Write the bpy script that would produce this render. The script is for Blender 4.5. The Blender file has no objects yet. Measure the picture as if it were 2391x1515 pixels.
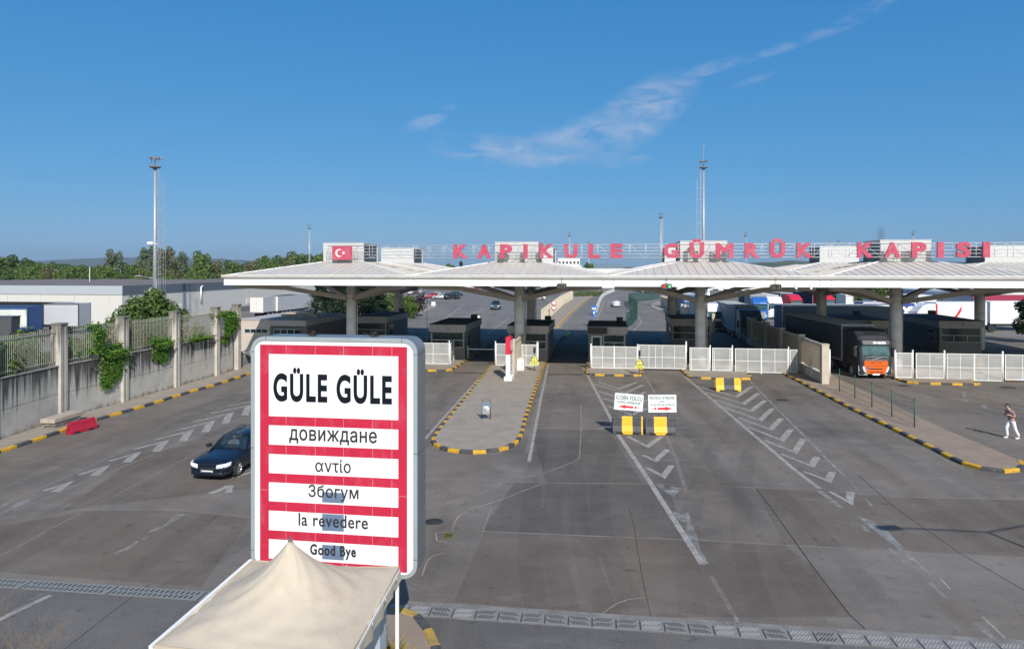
import bpy, bmesh, math, random
from mathutils import Vector, Matrix
R = math.radians
S = bpy.context.scene
COL = S.collection

# ------------------------------------------------------------------ camera
FOC, HOR, CXP, CAMH = 1580.0, 625.0, 1195.5, 8.7        # focal length in photo px, horizon row, centre column, eye height
cam_d = bpy.data.cameras.new('camera'); cam = bpy.data.objects.new('camera', cam_d); COL.objects.link(cam)
cam.location = (0, 0, CAMH); cam.rotation_euler = (R(90), 0, 0)
cam_d.sensor_width = 36; cam_d.lens = FOC / 2391 * 36
cam_d.shift_y = -(757.5 - HOR) / 2391; cam_d.clip_end = 20000; cam_d.clip_start = 0.2
S.camera = cam
S.view_settings.view_transform = 'Standard'; S.view_settings.look = 'None'
S.view_settings.exposure = 0.0; S.view_settings.gamma = 1.0; S.view_settings.use_curve_mapping = False

# ------------------------------------------------------------------ sky + sun
SUN_EL = R(37); SUN_TO = Vector((0.25, -0.97, 0)).normalized()        # towards the sun, on the ground plane
SUN_AZ = math.atan2(SUN_TO.x, SUN_TO.y)
world = bpy.data.worlds.new('World'); S.world = world; world.use_nodes = True
wn, wl = world.node_tree.nodes, world.node_tree.links
wn.clear()
w_out = wn.new('ShaderNodeOutputWorld'); w_bg = wn.new('ShaderNodeBackground')
sky = wn.new('ShaderNodeTexSky'); sky.sky_type = 'NISHITA'; sky.sun_disc = False
sky.sun_elevation = SUN_EL; sky.sun_rotation = SUN_AZ % (2 * math.pi)
sky.air_density = 1.0; sky.dust_density = 0.25; sky.ozone_density = 1.0; sky.altitude = 0
w_bg.inputs['Strength'].default_value = 0.095
# colour grade of the sky: keeps its shape, deepens the blue as the camera's film did
sp_ = wn.new('ShaderNodeSeparateColor'); cb_ = wn.new('ShaderNodeCombineColor'); wl.new(sky.outputs[0], sp_.inputs[0])
for k_, (p_, g_) in enumerate(((.98, .305), (.50, 1.56), (.33, 3.72))):
    a_ = wn.new('ShaderNodeMath'); a_.operation = 'POWER'; a_.inputs[1].default_value = p_; wl.new(sp_.outputs[k_], a_.inputs[0])
    m_ = wn.new('ShaderNodeMath'); m_.operation = 'MULTIPLY'; m_.inputs[1].default_value = g_; wl.new(a_.outputs[0], m_.inputs[0]); wl.new(m_.outputs[0], cb_.inputs[k_])

def cloud_nodes():
    tc = wn.new('ShaderNodeTexCoord'); sep = wn.new('ShaderNodeSeparateXYZ'); wl.new(tc.outputs['Generated'], sep.inputs[0])
    def M(op, a, b=None, c=None):
        n = wn.new('ShaderNodeMath'); n.operation = op
        for i, x in enumerate((a, b, c)):
            if x is None: continue
            if isinstance(x, (int, float)): n.inputs[i].default_value = x
            else: wl.new(x, n.inputs[i])
        return n.outputs[0]
    yy = M('MAXIMUM', sep.outputs['Y'], 0.05)
    u = M('DIVIDE', sep.outputs['X'], yy); w = M('DIVIDE', sep.outputs['Z'], yy)
    cmb = wn.new('ShaderNodeCombineXYZ'); wl.new(u, cmb.inputs[0]); wl.new(w, cmb.inputs[1])
    mp = wn.new('ShaderNodeMapping'); mp.inputs['Rotation'].default_value = (0, 0, R(-20)); mp.inputs['Scale'].default_value = (14, 42, 1)
    wl.new(cmb.outputs[0], mp.inputs[0])
    ns = wn.new('ShaderNodeTexNoise'); ns.inputs['Scale'].default_value = 1.0; ns.inputs['Detail'].default_value = 7; ns.inputs['Roughness'].default_value = 0.62
    ns.inputs['Distortion'].default_value = 0.7
    wl.new(mp.outputs[0], ns.inputs['Vector'])
    total = None
    # photo-measured directions of the cirrus wisps: centre, half length, half width, tilt, strength
    for cx, cy, a, b, ang, k in ((1480, 275, 165, 62, 33, 1.0), (1360, 315, 185, 42, 18, .9), (1200, 355, 185, 36, -4, .95), (1075, 332, 60, 12, -24, .5), (990, 287, 52, 16, 17, .8), (1049, 251, 18, 7, 8, .6),
                              (1665, 158, 80, 15, 17, .75), (1850, 104, 150, 12, 20, .42), (2010, 36, 110, 17, 27, .5), (1460, 378, 60, 13, 8, .45), (1760, 188, 60, 9, 18, .3)):
        u0, w0 = (cx - CXP) / FOC, (HOR - cy) / FOC
        du = M('SUBTRACT', u, u0); dw = M('SUBTRACT', w, w0)
        c, s = math.cos(R(ang)), math.sin(R(ang))
        p = M('ADD', M('MULTIPLY', du, c * FOC / a), M('MULTIPLY', dw, s * FOC / a))
        q = M('ADD', M('MULTIPLY', du, -s * FOC / b), M('MULTIPLY', dw, c * FOC / b))
        rr = M('ADD', M('MULTIPLY', p, p), M('MULTIPLY', q, q))
        g = M('MULTIPLY', M('MAXIMUM', M('SUBTRACT', 1.0, M('MULTIPLY', rr, .75)), 0.0), k)
        total = g if total is None else M('MAXIMUM', total, g)
    nz = M('MULTIPLY', M('SUBTRACT', ns.outputs['Fac'], 0.37), 2.9)
    fac = M('MINIMUM', M('MAXIMUM', M('MULTIPLY', M('MULTIPLY', total, nz), 0.66), 0.0), 0.56)
    return fac
# the sky brightens towards the sun, behind the viewer
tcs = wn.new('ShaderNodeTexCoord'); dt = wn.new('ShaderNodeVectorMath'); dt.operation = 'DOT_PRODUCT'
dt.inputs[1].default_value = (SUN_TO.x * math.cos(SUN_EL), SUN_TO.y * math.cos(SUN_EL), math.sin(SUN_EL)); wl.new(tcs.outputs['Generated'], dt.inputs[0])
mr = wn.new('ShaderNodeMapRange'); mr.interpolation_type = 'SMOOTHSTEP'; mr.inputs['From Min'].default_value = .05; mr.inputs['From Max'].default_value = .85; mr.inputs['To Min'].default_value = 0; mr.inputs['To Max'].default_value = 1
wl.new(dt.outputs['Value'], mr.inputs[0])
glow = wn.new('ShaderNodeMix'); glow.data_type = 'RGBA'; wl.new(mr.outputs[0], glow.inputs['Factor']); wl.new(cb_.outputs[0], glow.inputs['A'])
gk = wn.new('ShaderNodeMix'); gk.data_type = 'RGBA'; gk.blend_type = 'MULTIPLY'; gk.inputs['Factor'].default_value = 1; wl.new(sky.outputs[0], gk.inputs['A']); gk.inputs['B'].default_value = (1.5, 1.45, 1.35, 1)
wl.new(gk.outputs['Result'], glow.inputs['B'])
cl = wn.new('ShaderNodeMix'); cl.data_type = 'RGBA'
wl.new(cloud_nodes(), cl.inputs['Factor']); wl.new(glow.outputs['Result'], cl.inputs['A']); cl.inputs['B'].default_value = (6.4, 6.5, 7.6, 1)
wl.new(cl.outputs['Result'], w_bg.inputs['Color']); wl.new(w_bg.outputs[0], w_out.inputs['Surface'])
sun_d = bpy.data.lights.new('sun', 'SUN'); sun_d.energy = 4.9; sun_d.angle = R(0.53); sun_d.color = (1.0, 0.95, 0.88)
sun = bpy.data.objects.new('sun', sun_d); COL.objects.link(sun)
_to = Vector((SUN_TO.x * math.cos(SUN_EL), SUN_TO.y * math.cos(SUN_EL), math.sin(SUN_EL)))
sun.rotation_euler = _to.to_track_quat('Z', 'Y').to_euler(); sun.location = (20, -60, 60)

# ------------------------------------------------------------------ places: photo measurements to metres
TH = R(8.09); CT, SN = math.cos(TH), math.sin(TH); D0 = 61.5         # the customs gate stands turned 8 degrees
def G(px, py, z=0.0):
    d = (CAMH - z) * FOC / (py - HOR); return Vector(((px - CXP) / FOC * d, d, z))
def P(px, py, d): return Vector(((px - CXP) / FOC * d, d, CAMH - (py - HOR) / FOC * d))
def F(s, t, z=0.0): return Vector((s * CT + t * SN, D0 - s * SN + t * CT, z))
def ST(v):                                                            # ground point -> gate frame
    x, y = v[0], v[1] - D0; return (x * CT - y * SN, x * SN + y * CT)
def SX(px, t):                                                        # along-gate position of a photo column on plane t
    k = (px - CXP) / FOC; d = (CT * D0 + t) / (CT + k * SN); return ST((k * d, d))[0]
def ZX(px, py, t):
    k = (px - CXP) / FOC; d = (CT * D0 + t) / (CT + k * SN); return CAMH - (py - HOR) / FOC * d
rng = random.Random(7)

# ------------------------------------------------------------------ materials
def nmat(name):
    m = bpy.data.materials.new(name); m.use_nodes = True
    return m, m.node_tree.nodes, m.node_tree.links, m.node_tree.nodes['Principled BSDF']
_mc = {}
def mat(name, rgb, rough=.6, var=.12, scale=3.0, metal=0.0, bump=0.0, dirt=None, spec=None, stretch=(1, 1, 1), coat=0.0):
    """Principled paint with procedural mottling; dirt = (rgb, amount, scale)."""
    if name in _mc: return _mc[name]
    m, n, l, b = nmat(name); _mc[name] = m
    b.inputs['Roughness'].default_value = rough; b.inputs['Metallic'].default_value = metal
    if coat: b.inputs['Coat Weight'].default_value = coat; b.inputs['Coat Roughness'].default_value = .05
    if spec is not None: b.inputs['Specular IOR Level'].default_value = spec
    tc = n.new('ShaderNodeTexCoord'); mp = n.new('ShaderNodeMapping'); mp.inputs['Scale'].default_value = stretch
    l.new(tc.outputs['Object'], mp.inputs[0])
    ns = n.new('ShaderNodeTexNoise'); ns.inputs['Scale'].default_value = scale; ns.inputs['Detail'].default_value = 6; ns.inputs['Roughness'].default_value = .65
    l.new(mp.outputs[0], ns.inputs['Vector'])
    r = n.new('ShaderNodeValToRGB'); e = r.color_ramp.elements
    e[0].position, e[1].position = .25, .75
    e[0].color = (*[c * (1 - var) for c in rgb], 1); e[1].color = (*[min(1, c * (1 + var)) for c in rgb], 1)
    l.new(ns.outputs['Fac'], r.inputs[0]); out = r.outputs[0]
    if dirt:
        d2 = n.new('ShaderNodeTexNoise'); d2.inputs['Scale'].default_value = dirt[2]; d2.inputs['Detail'].default_value = 8; d2.inputs['Roughness'].default_value = .7
        l.new(mp.outputs[0], d2.inputs['Vector'])
        rr = n.new('ShaderNodeValToRGB'); rr.color_ramp.elements[0].position = .5; rr.color_ramp.elements[1].position = .72
        l.new(d2.outputs['Fac'], rr.inputs[0])
        mu = n.new('ShaderNodeMath'); mu.operation = 'MULTIPLY'; mu.inputs[1].default_value = dirt[1]; l.new(rr.outputs[0], mu.inputs[0])
        mx = n.new('ShaderNodeMix'); mx.data_type = 'RGBA'; l.new(mu.outputs[0], mx.inputs['Factor']); l.new(out, mx.inputs['A']); mx.inputs['B'].default_value = (*dirt[0], 1)
        out = mx.outputs['Result']
    l.new(out, b.inputs['Base Color'])
    if bump:
        bp = n.new('ShaderNodeBump'); bp.inputs['Strength'].default_value = bump; bp.inputs['Distance'].default_value = .02
        l.new(ns.outputs['Fac'], bp.inputs['Height']); l.new(bp.outputs[0], b.inputs['Normal'])
    return m

def asphalt(name, dark, light, warm, seed, rot=-TH):
    m, n, l, b = nmat(name); _mc[name] = m
    b.inputs['Roughness'].default_value = .82; b.inputs['Specular IOR Level'].default_value = .16
    tc = n.new('ShaderNodeTexCoord')
    def noise(scale, st=(1, 1, 1), det=6, ro=.6, off=0):
        mp = n.new('ShaderNodeMapping'); mp.inputs['Scale'].default_value = st; mp.inputs['Rotation'].default_value = (0, 0, -rot); mp.inputs['Location'].default_value = (seed + off, seed * 2.3, 0)
        l.new(tc.outputs['Object'], mp.inputs[0])
        ns = n.new('ShaderNodeTexNoise'); ns.inputs['Scale'].default_value = scale; ns.inputs['Detail'].default_value = det; ns.inputs['Roughness'].default_value = ro
        l.new(mp.outputs[0], ns.inputs['Vector']); return ns.outputs['Fac']
    def ramp(x, p0, p1, c0=(0, 0, 0), c1=(1, 1, 1)):
        r = n.new('ShaderNodeValToRGB'); r.color_ramp.elements[0].position = p0; r.color_ramp.elements[1].position = p1
        r.color_ramp.elements[0].color = (*c0, 1); r.color_ramp.elements[1].color = (*c1, 1); l.new(x, r.inputs[0]); return r.outputs[0]
    def mix(fac, a, bb, bt='MIX', k=1.0):
        x = n.new('ShaderNodeMix'); x.data_type = 'RGBA'; x.blend_type = bt
        if k != 1.0:
            mu = n.new('ShaderNodeMath'); mu.operation = 'MULTIPLY'; mu.inputs[1].default_value = k; l.new(fac, mu.inputs[0]); fac = mu.outputs[0]
        l.new(fac, x.inputs['Factor'])
        for key, val in (('A', a), ('B', bb)):
            if isinstance(val, tuple): x.inputs[key].default_value = (*val, 1)
            else: l.new(val, x.inputs[key])
        return x.outputs['Result']
    base = ramp(noise(.11, (1, 1, 1), 6, .68), .36, .64, dark, light)
    base = mix(ramp(noise(.22, (1.4, .35, 1), 5, .6, 9), .42, .68), base, warm, k=.55)          # brownish worn lanes
    base = mix(ramp(noise(.55, (1, .12, 1), 5, .6, 21), .52, .78), base, tuple(c * .55 for c in dark), k=.55)   # tyre-dark streaks along the lanes
    base = mix(ramp(noise(.8, (.5, 1.0, 1), 9, .78, 33), .52, .74), base, tuple(c * 1.45 for c in light), k=.5)
    base = mix(ramp(noise(1.9, (1, 1, 1), 8, .7, 45), .58, .68), base, tuple(c * .5 for c in dark), k=.55)      # oil spots
    sp = noise(28, (1, 1, 1), 3, .8, 3)
    base = mix(ramp(sp, .3, .7, (.78, .78, .78), (1.2, 1.2, 1.2)), base, base)
    mul = n.new('ShaderNodeMix'); mul.data_type = 'RGBA'; mul.blend_type = 'MULTIPLY'; mul.inputs['Factor'].default_value = 1
    l.new(base, mul.inputs['A']); l.new(ramp(sp, .3, .7, (.68, .68, .68), (1.3, 1.3, 1.3)), mul.inputs['B'])
    l.new(mul.outputs['Result'], b.inputs['Base Color'])
    bp = n.new('ShaderNodeBump'); bp.inputs['Strength'].default_value = .25; bp.inputs['Distance'].default_value = .01
    l.new(noise(40, (1, 1, 1), 4, .8, 5), bp.inputs['Height']); l.new(bp.outputs[0], b.inputs['Normal'])
    return m

def worn_paint(name, rgb, keep=.5, scale=2.2, soft=.12, stretch=(1, 1, 1), amax=.92, amin=.12):
    """Road paint with wear: holes really open on the asphalt below."""
    m, n, l, b = nmat(name); _mc[name] = m
    b.inputs['Roughness'].default_value = .75
    tc = n.new('ShaderNodeTexCoord'); mp = n.new('ShaderNodeMapping'); mp.inputs['Scale'].default_value = stretch; l.new(tc.outputs['Object'], mp.inputs[0])
    ns = n.new('ShaderNodeTexNoise'); ns.inputs['Scale'].default_value = scale; ns.inputs['Detail'].default_value = 9; ns.inputs['Roughness'].default_value = .72
    l.new(mp.outputs[0], ns.inputs['Vector'])
    r = n.new('ShaderNodeValToRGB'); r.color_ramp.elements[0].position = 1 - keep - soft; r.color_ramp.elements[1].position = 1 - keep + soft
    r.color_ramp.elements[0].color = (amin, amin, amin, 1); r.color_ramp.elements[1].color = (amax, amax, amax, 1)
    l.new(ns.outputs['Fac'], r.inputs[0]); l.new(r.outputs[0], b.inputs['Alpha'])
    n2 = n.new('ShaderNodeTexNoise'); n2.inputs['Scale'].default_value = 11; n2.inputs['Detail'].default_value = 6
    r2 = n.new('ShaderNodeValToRGB'); r2.color_ramp.elements[0].color = (*[c * .75 for c in rgb], 1); r2.color_ramp.elements[1].color = (*[min(1, c * 1.15) for c in rgb], 1)
    l.new(tc.outputs['Object'], n2.inputs['Vector']); l.new(n2.outputs['Fac'], r2.inputs[0]); l.new(r2.outputs[0], b.inputs['Base Color'])
    return m

def stained_concrete(name, rgb, dark=(.05, .05, .045), streak=.75, ztop=3.2, green=True, drop=1.9):
    """Concrete with rain streaks running down from the top edge at height ztop, moss at the foot."""
    m, n, l, b = nmat(name); _mc[name] = m
    b.inputs['Roughness'].default_value = .9
    tc = n.new('ShaderNodeTexCoord')
    def noise(scale, st, det=6, ro=.6):
        mp = n.new('ShaderNodeMapping'); mp.inputs['Scale'].default_value = st; l.new(tc.outputs['Object'], mp.inputs[0])
        ns = n.new('ShaderNodeTexNoise'); ns.inputs['Scale'].default_value = scale; ns.inputs['Detail'].default_value = det; ns.inputs['Roughness'].default_value = ro
        l.new(mp.outputs[0], ns.inputs['Vector']); return ns.outputs['Fac']
    def M(op, a, bb=None):
        x = n.new('ShaderNodeMath'); x.operation = op; x.use_clamp = False
        for i, v in enumerate((a, bb)):
            if v is None: continue
            if isinstance(v, (int, float)): x.inputs[i].default_value = v
            else: l.new(v, x.inputs[i])
        return x.outputs[0]
    r = n.new('ShaderNodeValToRGB'); r.color_ramp.elements[0].position = .3; r.color_ramp.elements[1].position = .7
    r.color_ramp.elements[0].color = (*[c * .82 for c in rgb], 1); r.color_ramp.elements[1].color = (*[c * 1.12 for c in rgb], 1)
    l.new(noise(1.1, (1, 1, 1), 8), r.inputs[0])
    sep = n.new('ShaderNodeSeparateXYZ'); l.new(tc.outputs['Object'], sep.inputs[0]); z = sep.outputs['Z']
    st = noise(3.0, (1, 1, .035), 6, .7)
    fall = M('DIVIDE', M('SUBTRACT', z, ztop - drop), drop)
    f1 = M('MULTIPLY', M('SUBTRACT', M('ADD', st, M('MULTIPLY', fall, .32)), .635), 7.0)
    f1 = M('MULTIPLY', M('MINIMUM', M('MAXIMUM', f1, 0.0), 1.0), streak)
    mx = n.new('ShaderNodeMix'); mx.data_type = 'RGBA'; l.new(f1, mx.inputs['Factor']); l.new(r.outputs[0], mx.inputs['A']); mx.inputs['B'].default_value = (*dark, 1)
    out = mx.outputs['Result']
    if green:
        f2 = M('SUBTRACT', M('MULTIPLY', noise(2.3, (1, 1, .5), 7, .7), 1.6), M('ADD', M('MULTIPLY', z, 1.3), .33))
        f2 = M('MULTIPLY', M('MINIMUM', M('MAXIMUM', M('MULTIPLY', f2, 2.4), 0.0), 1.0), .75)
        m2 = n.new('ShaderNodeMix'); m2.data_type = 'RGBA'; l.new(f2, m2.inputs['Factor']); l.new(out, m2.inputs['A']); m2.inputs['B'].default_value = (.075, .07, .03, 1); out = m2.outputs['Result']
    l.new(out, b.inputs['Base Color'])
    return m

def foliage_mat(name, c0, c1, c2=None, trans=.25):
    m, n, l, b = nmat(name); _mc[name] = m
    g = n.new('ShaderNodeNewGeometry'); r = n.new('ShaderNodeValToRGB'); e = r.color_ramp.elements
    e[0].color = (*c0, 1); e[1].color = (*c1, 1)
    if c2: x = e.new(.93); x.color = (*c1, 1); e[-1].color = (*c2, 1)
    l.new(g.outputs['Random Per Island'], r.inputs[0]); l.new(r.outputs[0], b.inputs['Base Color'])
    b.inputs['Roughness'].default_value = .55; b.inputs['Specular IOR Level'].default_value = .25
    tr = n.new('ShaderNodeBsdfTranslucent'); l.new(r.outputs[0], tr.inputs[0]); mx = n.new('ShaderNodeMixShader'); mx.inputs[0].default_value = trans
    l.new(b.outputs[0], mx.inputs[1]); l.new(tr.outputs[0], mx.inputs[2]); l.new(mx.outputs[0], n['Material Output'].inputs[0])
    return m

def see_through(name, rgb, cover, rough=.5, metal=0):
    """Expanded-metal or wire mesh too fine to model: part of the light passes straight through."""
    m, n, l, b = nmat(name); _mc[name] = m
    b.inputs['Base Color'].default_value = (*rgb, 1); b.inputs['Roughness'].default_value = rough; b.inputs['Metallic'].default_value = metal
    tc = n.new('ShaderNodeTexCoord'); ns = n.new('ShaderNodeTexNoise'); ns.inputs['Scale'].default_value = 1.3; ns.inputs['Detail'].default_value = 5
    l.new(tc.outputs['Object'], ns.inputs['Vector'])
    r = n.new('ShaderNodeMapRange'); r.inputs['From Min'].default_value = .3; r.inputs['From Max'].default_value = .7; r.inputs['To Min'].default_value = cover - .06; r.inputs['To Max'].default_value = cover + .06
    l.new(ns.outputs['Fac'], r.inputs[0]); l.new(r.outputs[0], b.inputs['Alpha'])
    return m

def glass_mat(name, rgb, rough=.06, alpha=1.0):
    m, n, l, b = nmat(name); _mc[name] = m
    tc = n.new('ShaderNodeTexCoord'); ns = n.new('ShaderNodeTexNoise'); ns.inputs['Scale'].default_value = 1.5; ns.inputs['Detail'].default_value = 3; l.new(tc.outputs['Object'], ns.inputs['Vector'])
    r = n.new('ShaderNodeValToRGB'); r.color_ramp.elements[0].color = (*[c * .6 for c in rgb], 1); r.color_ramp.elements[1].color = (*[c * 1.5 for c in rgb], 1)
    r.color_ramp.elements[0].position = .4; r.color_ramp.elements[1].position = .62
    l.new(ns.outputs['Fac'], r.inputs[0]); l.new(r.outputs[0], b.inputs['Base Color'])
    b.inputs['Roughness'].default_value = rough; b.inputs['Specular IOR Level'].default_value = .7
    if alpha < 1: b.inputs['Alpha'].default_value = alpha
    return m

ASPH = asphalt('asphalt', (.112, .101, .093), (.205, .185, .167), (.190, .154, .122), 3.0)
ASPH2 = asphalt('road_asphalt', (.105, .102, .102), (.158, .152, .148), (.15, .135, .12), 17.0)
YARD = asphalt('yard_asphalt', (.15, .142, .134), (.21, .199, .188), (.19, .172, .155), 29.0)
PAINT = worn_paint('road_paint', (.41, .39, .365), .62, 2.6, .22)
PAINT_OLD = worn_paint('old_road_paint', (.37, .37, .37), .46, 2.0, .16)
PAINT_THIN = worn_paint('faint_road_paint', (.33, .31, .29), .42, 3.0, .22)
JOINT_L = worn_paint('joint_light', (.36, .30, .25), .60, .9, .2)
JOINT_D = worn_paint('joint_dark', (.045, .04, .038), .62, 1.2, .2)
PAVE = mat('pavement', (.30, .26, .215), .9, .14, 1.2, dirt=((.17, .15, .13), .5, .8), bump=.1)
PAVE_B = mat('pavement_brown', (.27, .21, .16), .9, .16, 1.0, dirt=((.16, .13, .11), .5, .7), bump=.1)
KY = mat('kerb_yellow', (.62, .35, .018), .65, .25, 6, dirt=((.15, .125, .09), .8, 2.6))
KB = mat('kerb_black', (.055, .056, .062), .7, .3, 5, dirt=((.17, .16, .15), .55, 3.0))
WHITE = mat('white_paint', (.80, .80, .79), .45, .04, 2)
WHITE_D = mat('white_paint_weathered', (.72, .70, .66), .5, .08, 1.5, dirt=((.45, .40, .34), .4, 1.6))
GREYM = mat('galvanised_steel', (.42, .44, .46), .45, .12, 3, metal=.35)
GREYD = mat('dark_steel', (.10, .105, .11), .5, .2, 4, metal=.4)
BLACK = mat('black_plastic', (.018, .018, .02), .45, .2, 6)
RUBBER = mat('tyre_rubber', (.022, .022, .023), .85, .2, 9)
CHROME = mat('bright_metal', (.62, .63, .65), .25, .08, 5, metal=.9)
CONC = mat('column_concrete', (.76, .75, .73), .85, .1, 1.1, dirt=((.22, .21, .2), .5, .9))
BEIGE = mat('beige_concrete', (.52, .46, .37), .85, .1, 1.4, dirt=((.30, .26, .2), .5, 1.1))
BLUEGLASS = glass_mat('window_glass', (.010, .030, .030), .12)
CARGLASS = glass_mat('car_glass', (.012, .02, .026), .04)
RED = mat('sign_red', (.62, .022, .05), .45, .1, 3)
LAMP = mat('lamp_lens', (.72, .76, .8), .12, .1, 8, spec=.8)

# ------------------------------------------------------------------ mesh building
class MB:
    def __init__(s): s.v, s.f, s.m, s.sm = [], [], [], []
    def add(s, vs, fs, mi=0, smooth=False):
        o = len(s.v); s.v += [tuple(v) for v in vs]; s.f += [tuple(i + o for i in f) for f in fs]; s.m += [mi] * len(fs); s.sm += [smooth] * len(fs); return s
    def box(s, x0, x1, y0, y1, z0, z1, mi=0, M=None):
        vs = [Vector(p) for p in ((x0, y0, z0), (x1, y0, z0), (x1, y1, z0), (x0, y1, z0), (x0, y0, z1), (x1, y0, z1), (x1, y1, z1), (x0, y1, z1))]
        if M is not None: vs = [M @ v for v in vs]
        return s.add(vs, [(0, 3, 2, 1), (4, 5, 6, 7), (0, 1, 5, 4), (1, 2, 6, 5), (2, 3, 7, 6), (3, 0, 4, 7)], mi)
    def bar(s, a, b, w, h, mi=0, up=(0, 0, 1)):
        a, b = Vector(a), Vector(b); d = (b - a); L = d.length; d.normalize(); up = Vector(up)
        if abs(d.dot(up)) > .98: up = Vector((1, 0, 0))
        x = d.cross(up).normalized(); z = x.cross(d)
        M = Matrix((x, d, z)).transposed().to_4x4(); M.translation = a
        return s.box(-w / 2, w / 2, 0, L, -h / 2, h / 2, mi, M)
    def tube(s, a, b, r0, r1=None, n=8, mi=0, cap=True):
        a, b = Vector(a), Vector(b); r1 = r0 if r1 is None else r1; d = (b - a).normalized()
        x = d.orthogonal().normalized(); y = d.cross(x)
        vs = []
        for p, r in ((a, r0), (b, r1)):
            vs += [p + (x * math.cos(2 * math.pi * i / n) + y * math.sin(2 * math.pi * i / n)) * r for i in range(n)]
        fs = [(i, (i + 1) % n, n + (i + 1) % n, n + i) for i in range(n)]
        s.add(vs, fs, mi, n > 5)
        if cap: s.add(vs, [tuple(range(n))[::-1], tuple(range(n, 2 * n))], mi)
        return s
    def path(s, pts, r, n=6, mi=0):
        for a, b in zip(pts, pts[1:]): s.tube(a, b, r, r, n, mi)
        return s
    def prism(s, poly, z0, z1, mi=0, M=None, mi_side=None):
        n = len(poly); vs = [Vector((p[0], p[1], z0)) for p in poly] + [Vector((p[0], p[1], z1)) for p in poly]
        if M is not None: vs = [M @ v for v in vs]
        s.add(vs, [tuple(range(n))[::-1], tuple(range(n, 2 * n))], mi)
        return s.add(vs, [(i, (i + 1) % n, n + (i + 1) % n, n + i) for i in range(n)], mi if mi_side is None else mi_side)
    def face(s, pts, mi=0): return s.add(pts, [tuple(range(len(pts)))], mi)
    def loft(s, secs, mi=0, closed=True, cap=True, smooth=True):
        n = len(secs[0]); vs = [p for q in secs for p in q]; fs = []
        for j in range(len(secs) - 1):
            for i in range(n if closed else n - 1):
                fs.append((j * n + i, j * n + (i + 1) % n, (j + 1) * n + (i + 1) % n, (j + 1) * n + i))
        s.add(vs, fs, mi, smooth)
        if cap: s.add(vs, [tuple(range(n))[::-1], tuple(range((len(secs) - 1) * n, len(secs) * n))], mi)
        return s
    def lathe(s, prof, n=16, mi=0, M=None, smooth=True):
        secs = []
        for r, z in prof:
            q = [Vector((r * math.cos(2 * math.pi * i / n), r * math.sin(2 * math.pi * i / n), z)) for i in range(n)]
            secs.append([M @ v for v in q] if M is not None else q)
        return s.loft(secs, mi, True, True, smooth)
    def build(s, name, mats, parent=None, loc=None, bevel=0, seg=2):
        me = bpy.data.meshes.new(name); me.from_pydata(s.v, [], s.f)
        for m in (mats if isinstance(mats, (list, tuple)) else [mats]): me.materials.append(m)
        me.polygons.foreach_set('material_index', s.m); me.polygons.foreach_set('use_smooth', s.sm)
        bm = bmesh.new(); bm.from_mesh(me); bmesh.ops.remove_doubles(bm, verts=bm.verts, dist=1e-5); bmesh.ops.recalc_face_normals(bm, faces=bm.faces); bm.to_mesh(me); bm.free()
        return link(name, me, parent, loc, bevel, seg)
    def raw(s, name, mats, parent=None, loc=None):        # keeps loose leaves as they are
        me = bpy.data.meshes.new(name); me.from_pydata(s.v, [], s.f)
        for m in (mats if isinstance(mats, (list, tuple)) else [mats]): me.materials.append(m)
        me.polygons.foreach_set('material_index', s.m)
        return link(name, me, parent, loc)
def link(name, me, parent=None, loc=None, bevel=0, seg=2):
    o = bpy.data.objects.new(name, me); COL.objects.link(o)
    if parent is not None: o.parent = parent
    if loc is not None: o.location = loc
    if bevel:
        b = o.modifiers.new('bevel', 'BEVEL'); b.width = bevel; b.segments = seg; b.limit_method = 'ANGLE'; b.angle_limit = R(40)
    return o
def tag(o, label=None, cat=None, group=None, kind=None):
    if label: o['label'] = label
    if cat: o['category'] = cat
    if group: o['group'] = group
    if kind: o['kind'] = kind
    return o
def thing(name, label, cat, loc=(0, 0, 0), rz=0.0, group=None):
    o = bpy.data.objects.new(name, None); COL.objects.link(o); o.location = loc; o.rotation_euler = (0, 0, rz); o.empty_display_size = .3
    return tag(o, label, cat, group)
def struct(o): o['kind'] = 'structure'; return o
def again(me_obj, parent, loc=(0, 0, 0), rot=(0, 0, 0), name=None):   # a further part that shares mesh data
    o = me_obj.copy(); o.parent = parent; o.location = loc; o.rotation_euler = rot
    COL.objects.link(o); return o
def dup(root, loc, rz, label, group=None, scale=None):
    r = root.copy(); COL.objects.link(r); r.location = loc; r.rotation_euler = (0, 0, rz)
    if scale: r.scale = scale if isinstance(scale, tuple) else (scale,) * 3
    r['label'] = label
    if group: r['group'] = group
    for ch in list(root.children):
        c = ch.copy(); COL.objects.link(c); c.parent = r
        for g in list(ch.children):
            d = g.copy(); COL.objects.link(d); d.parent = c
    return r
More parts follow.
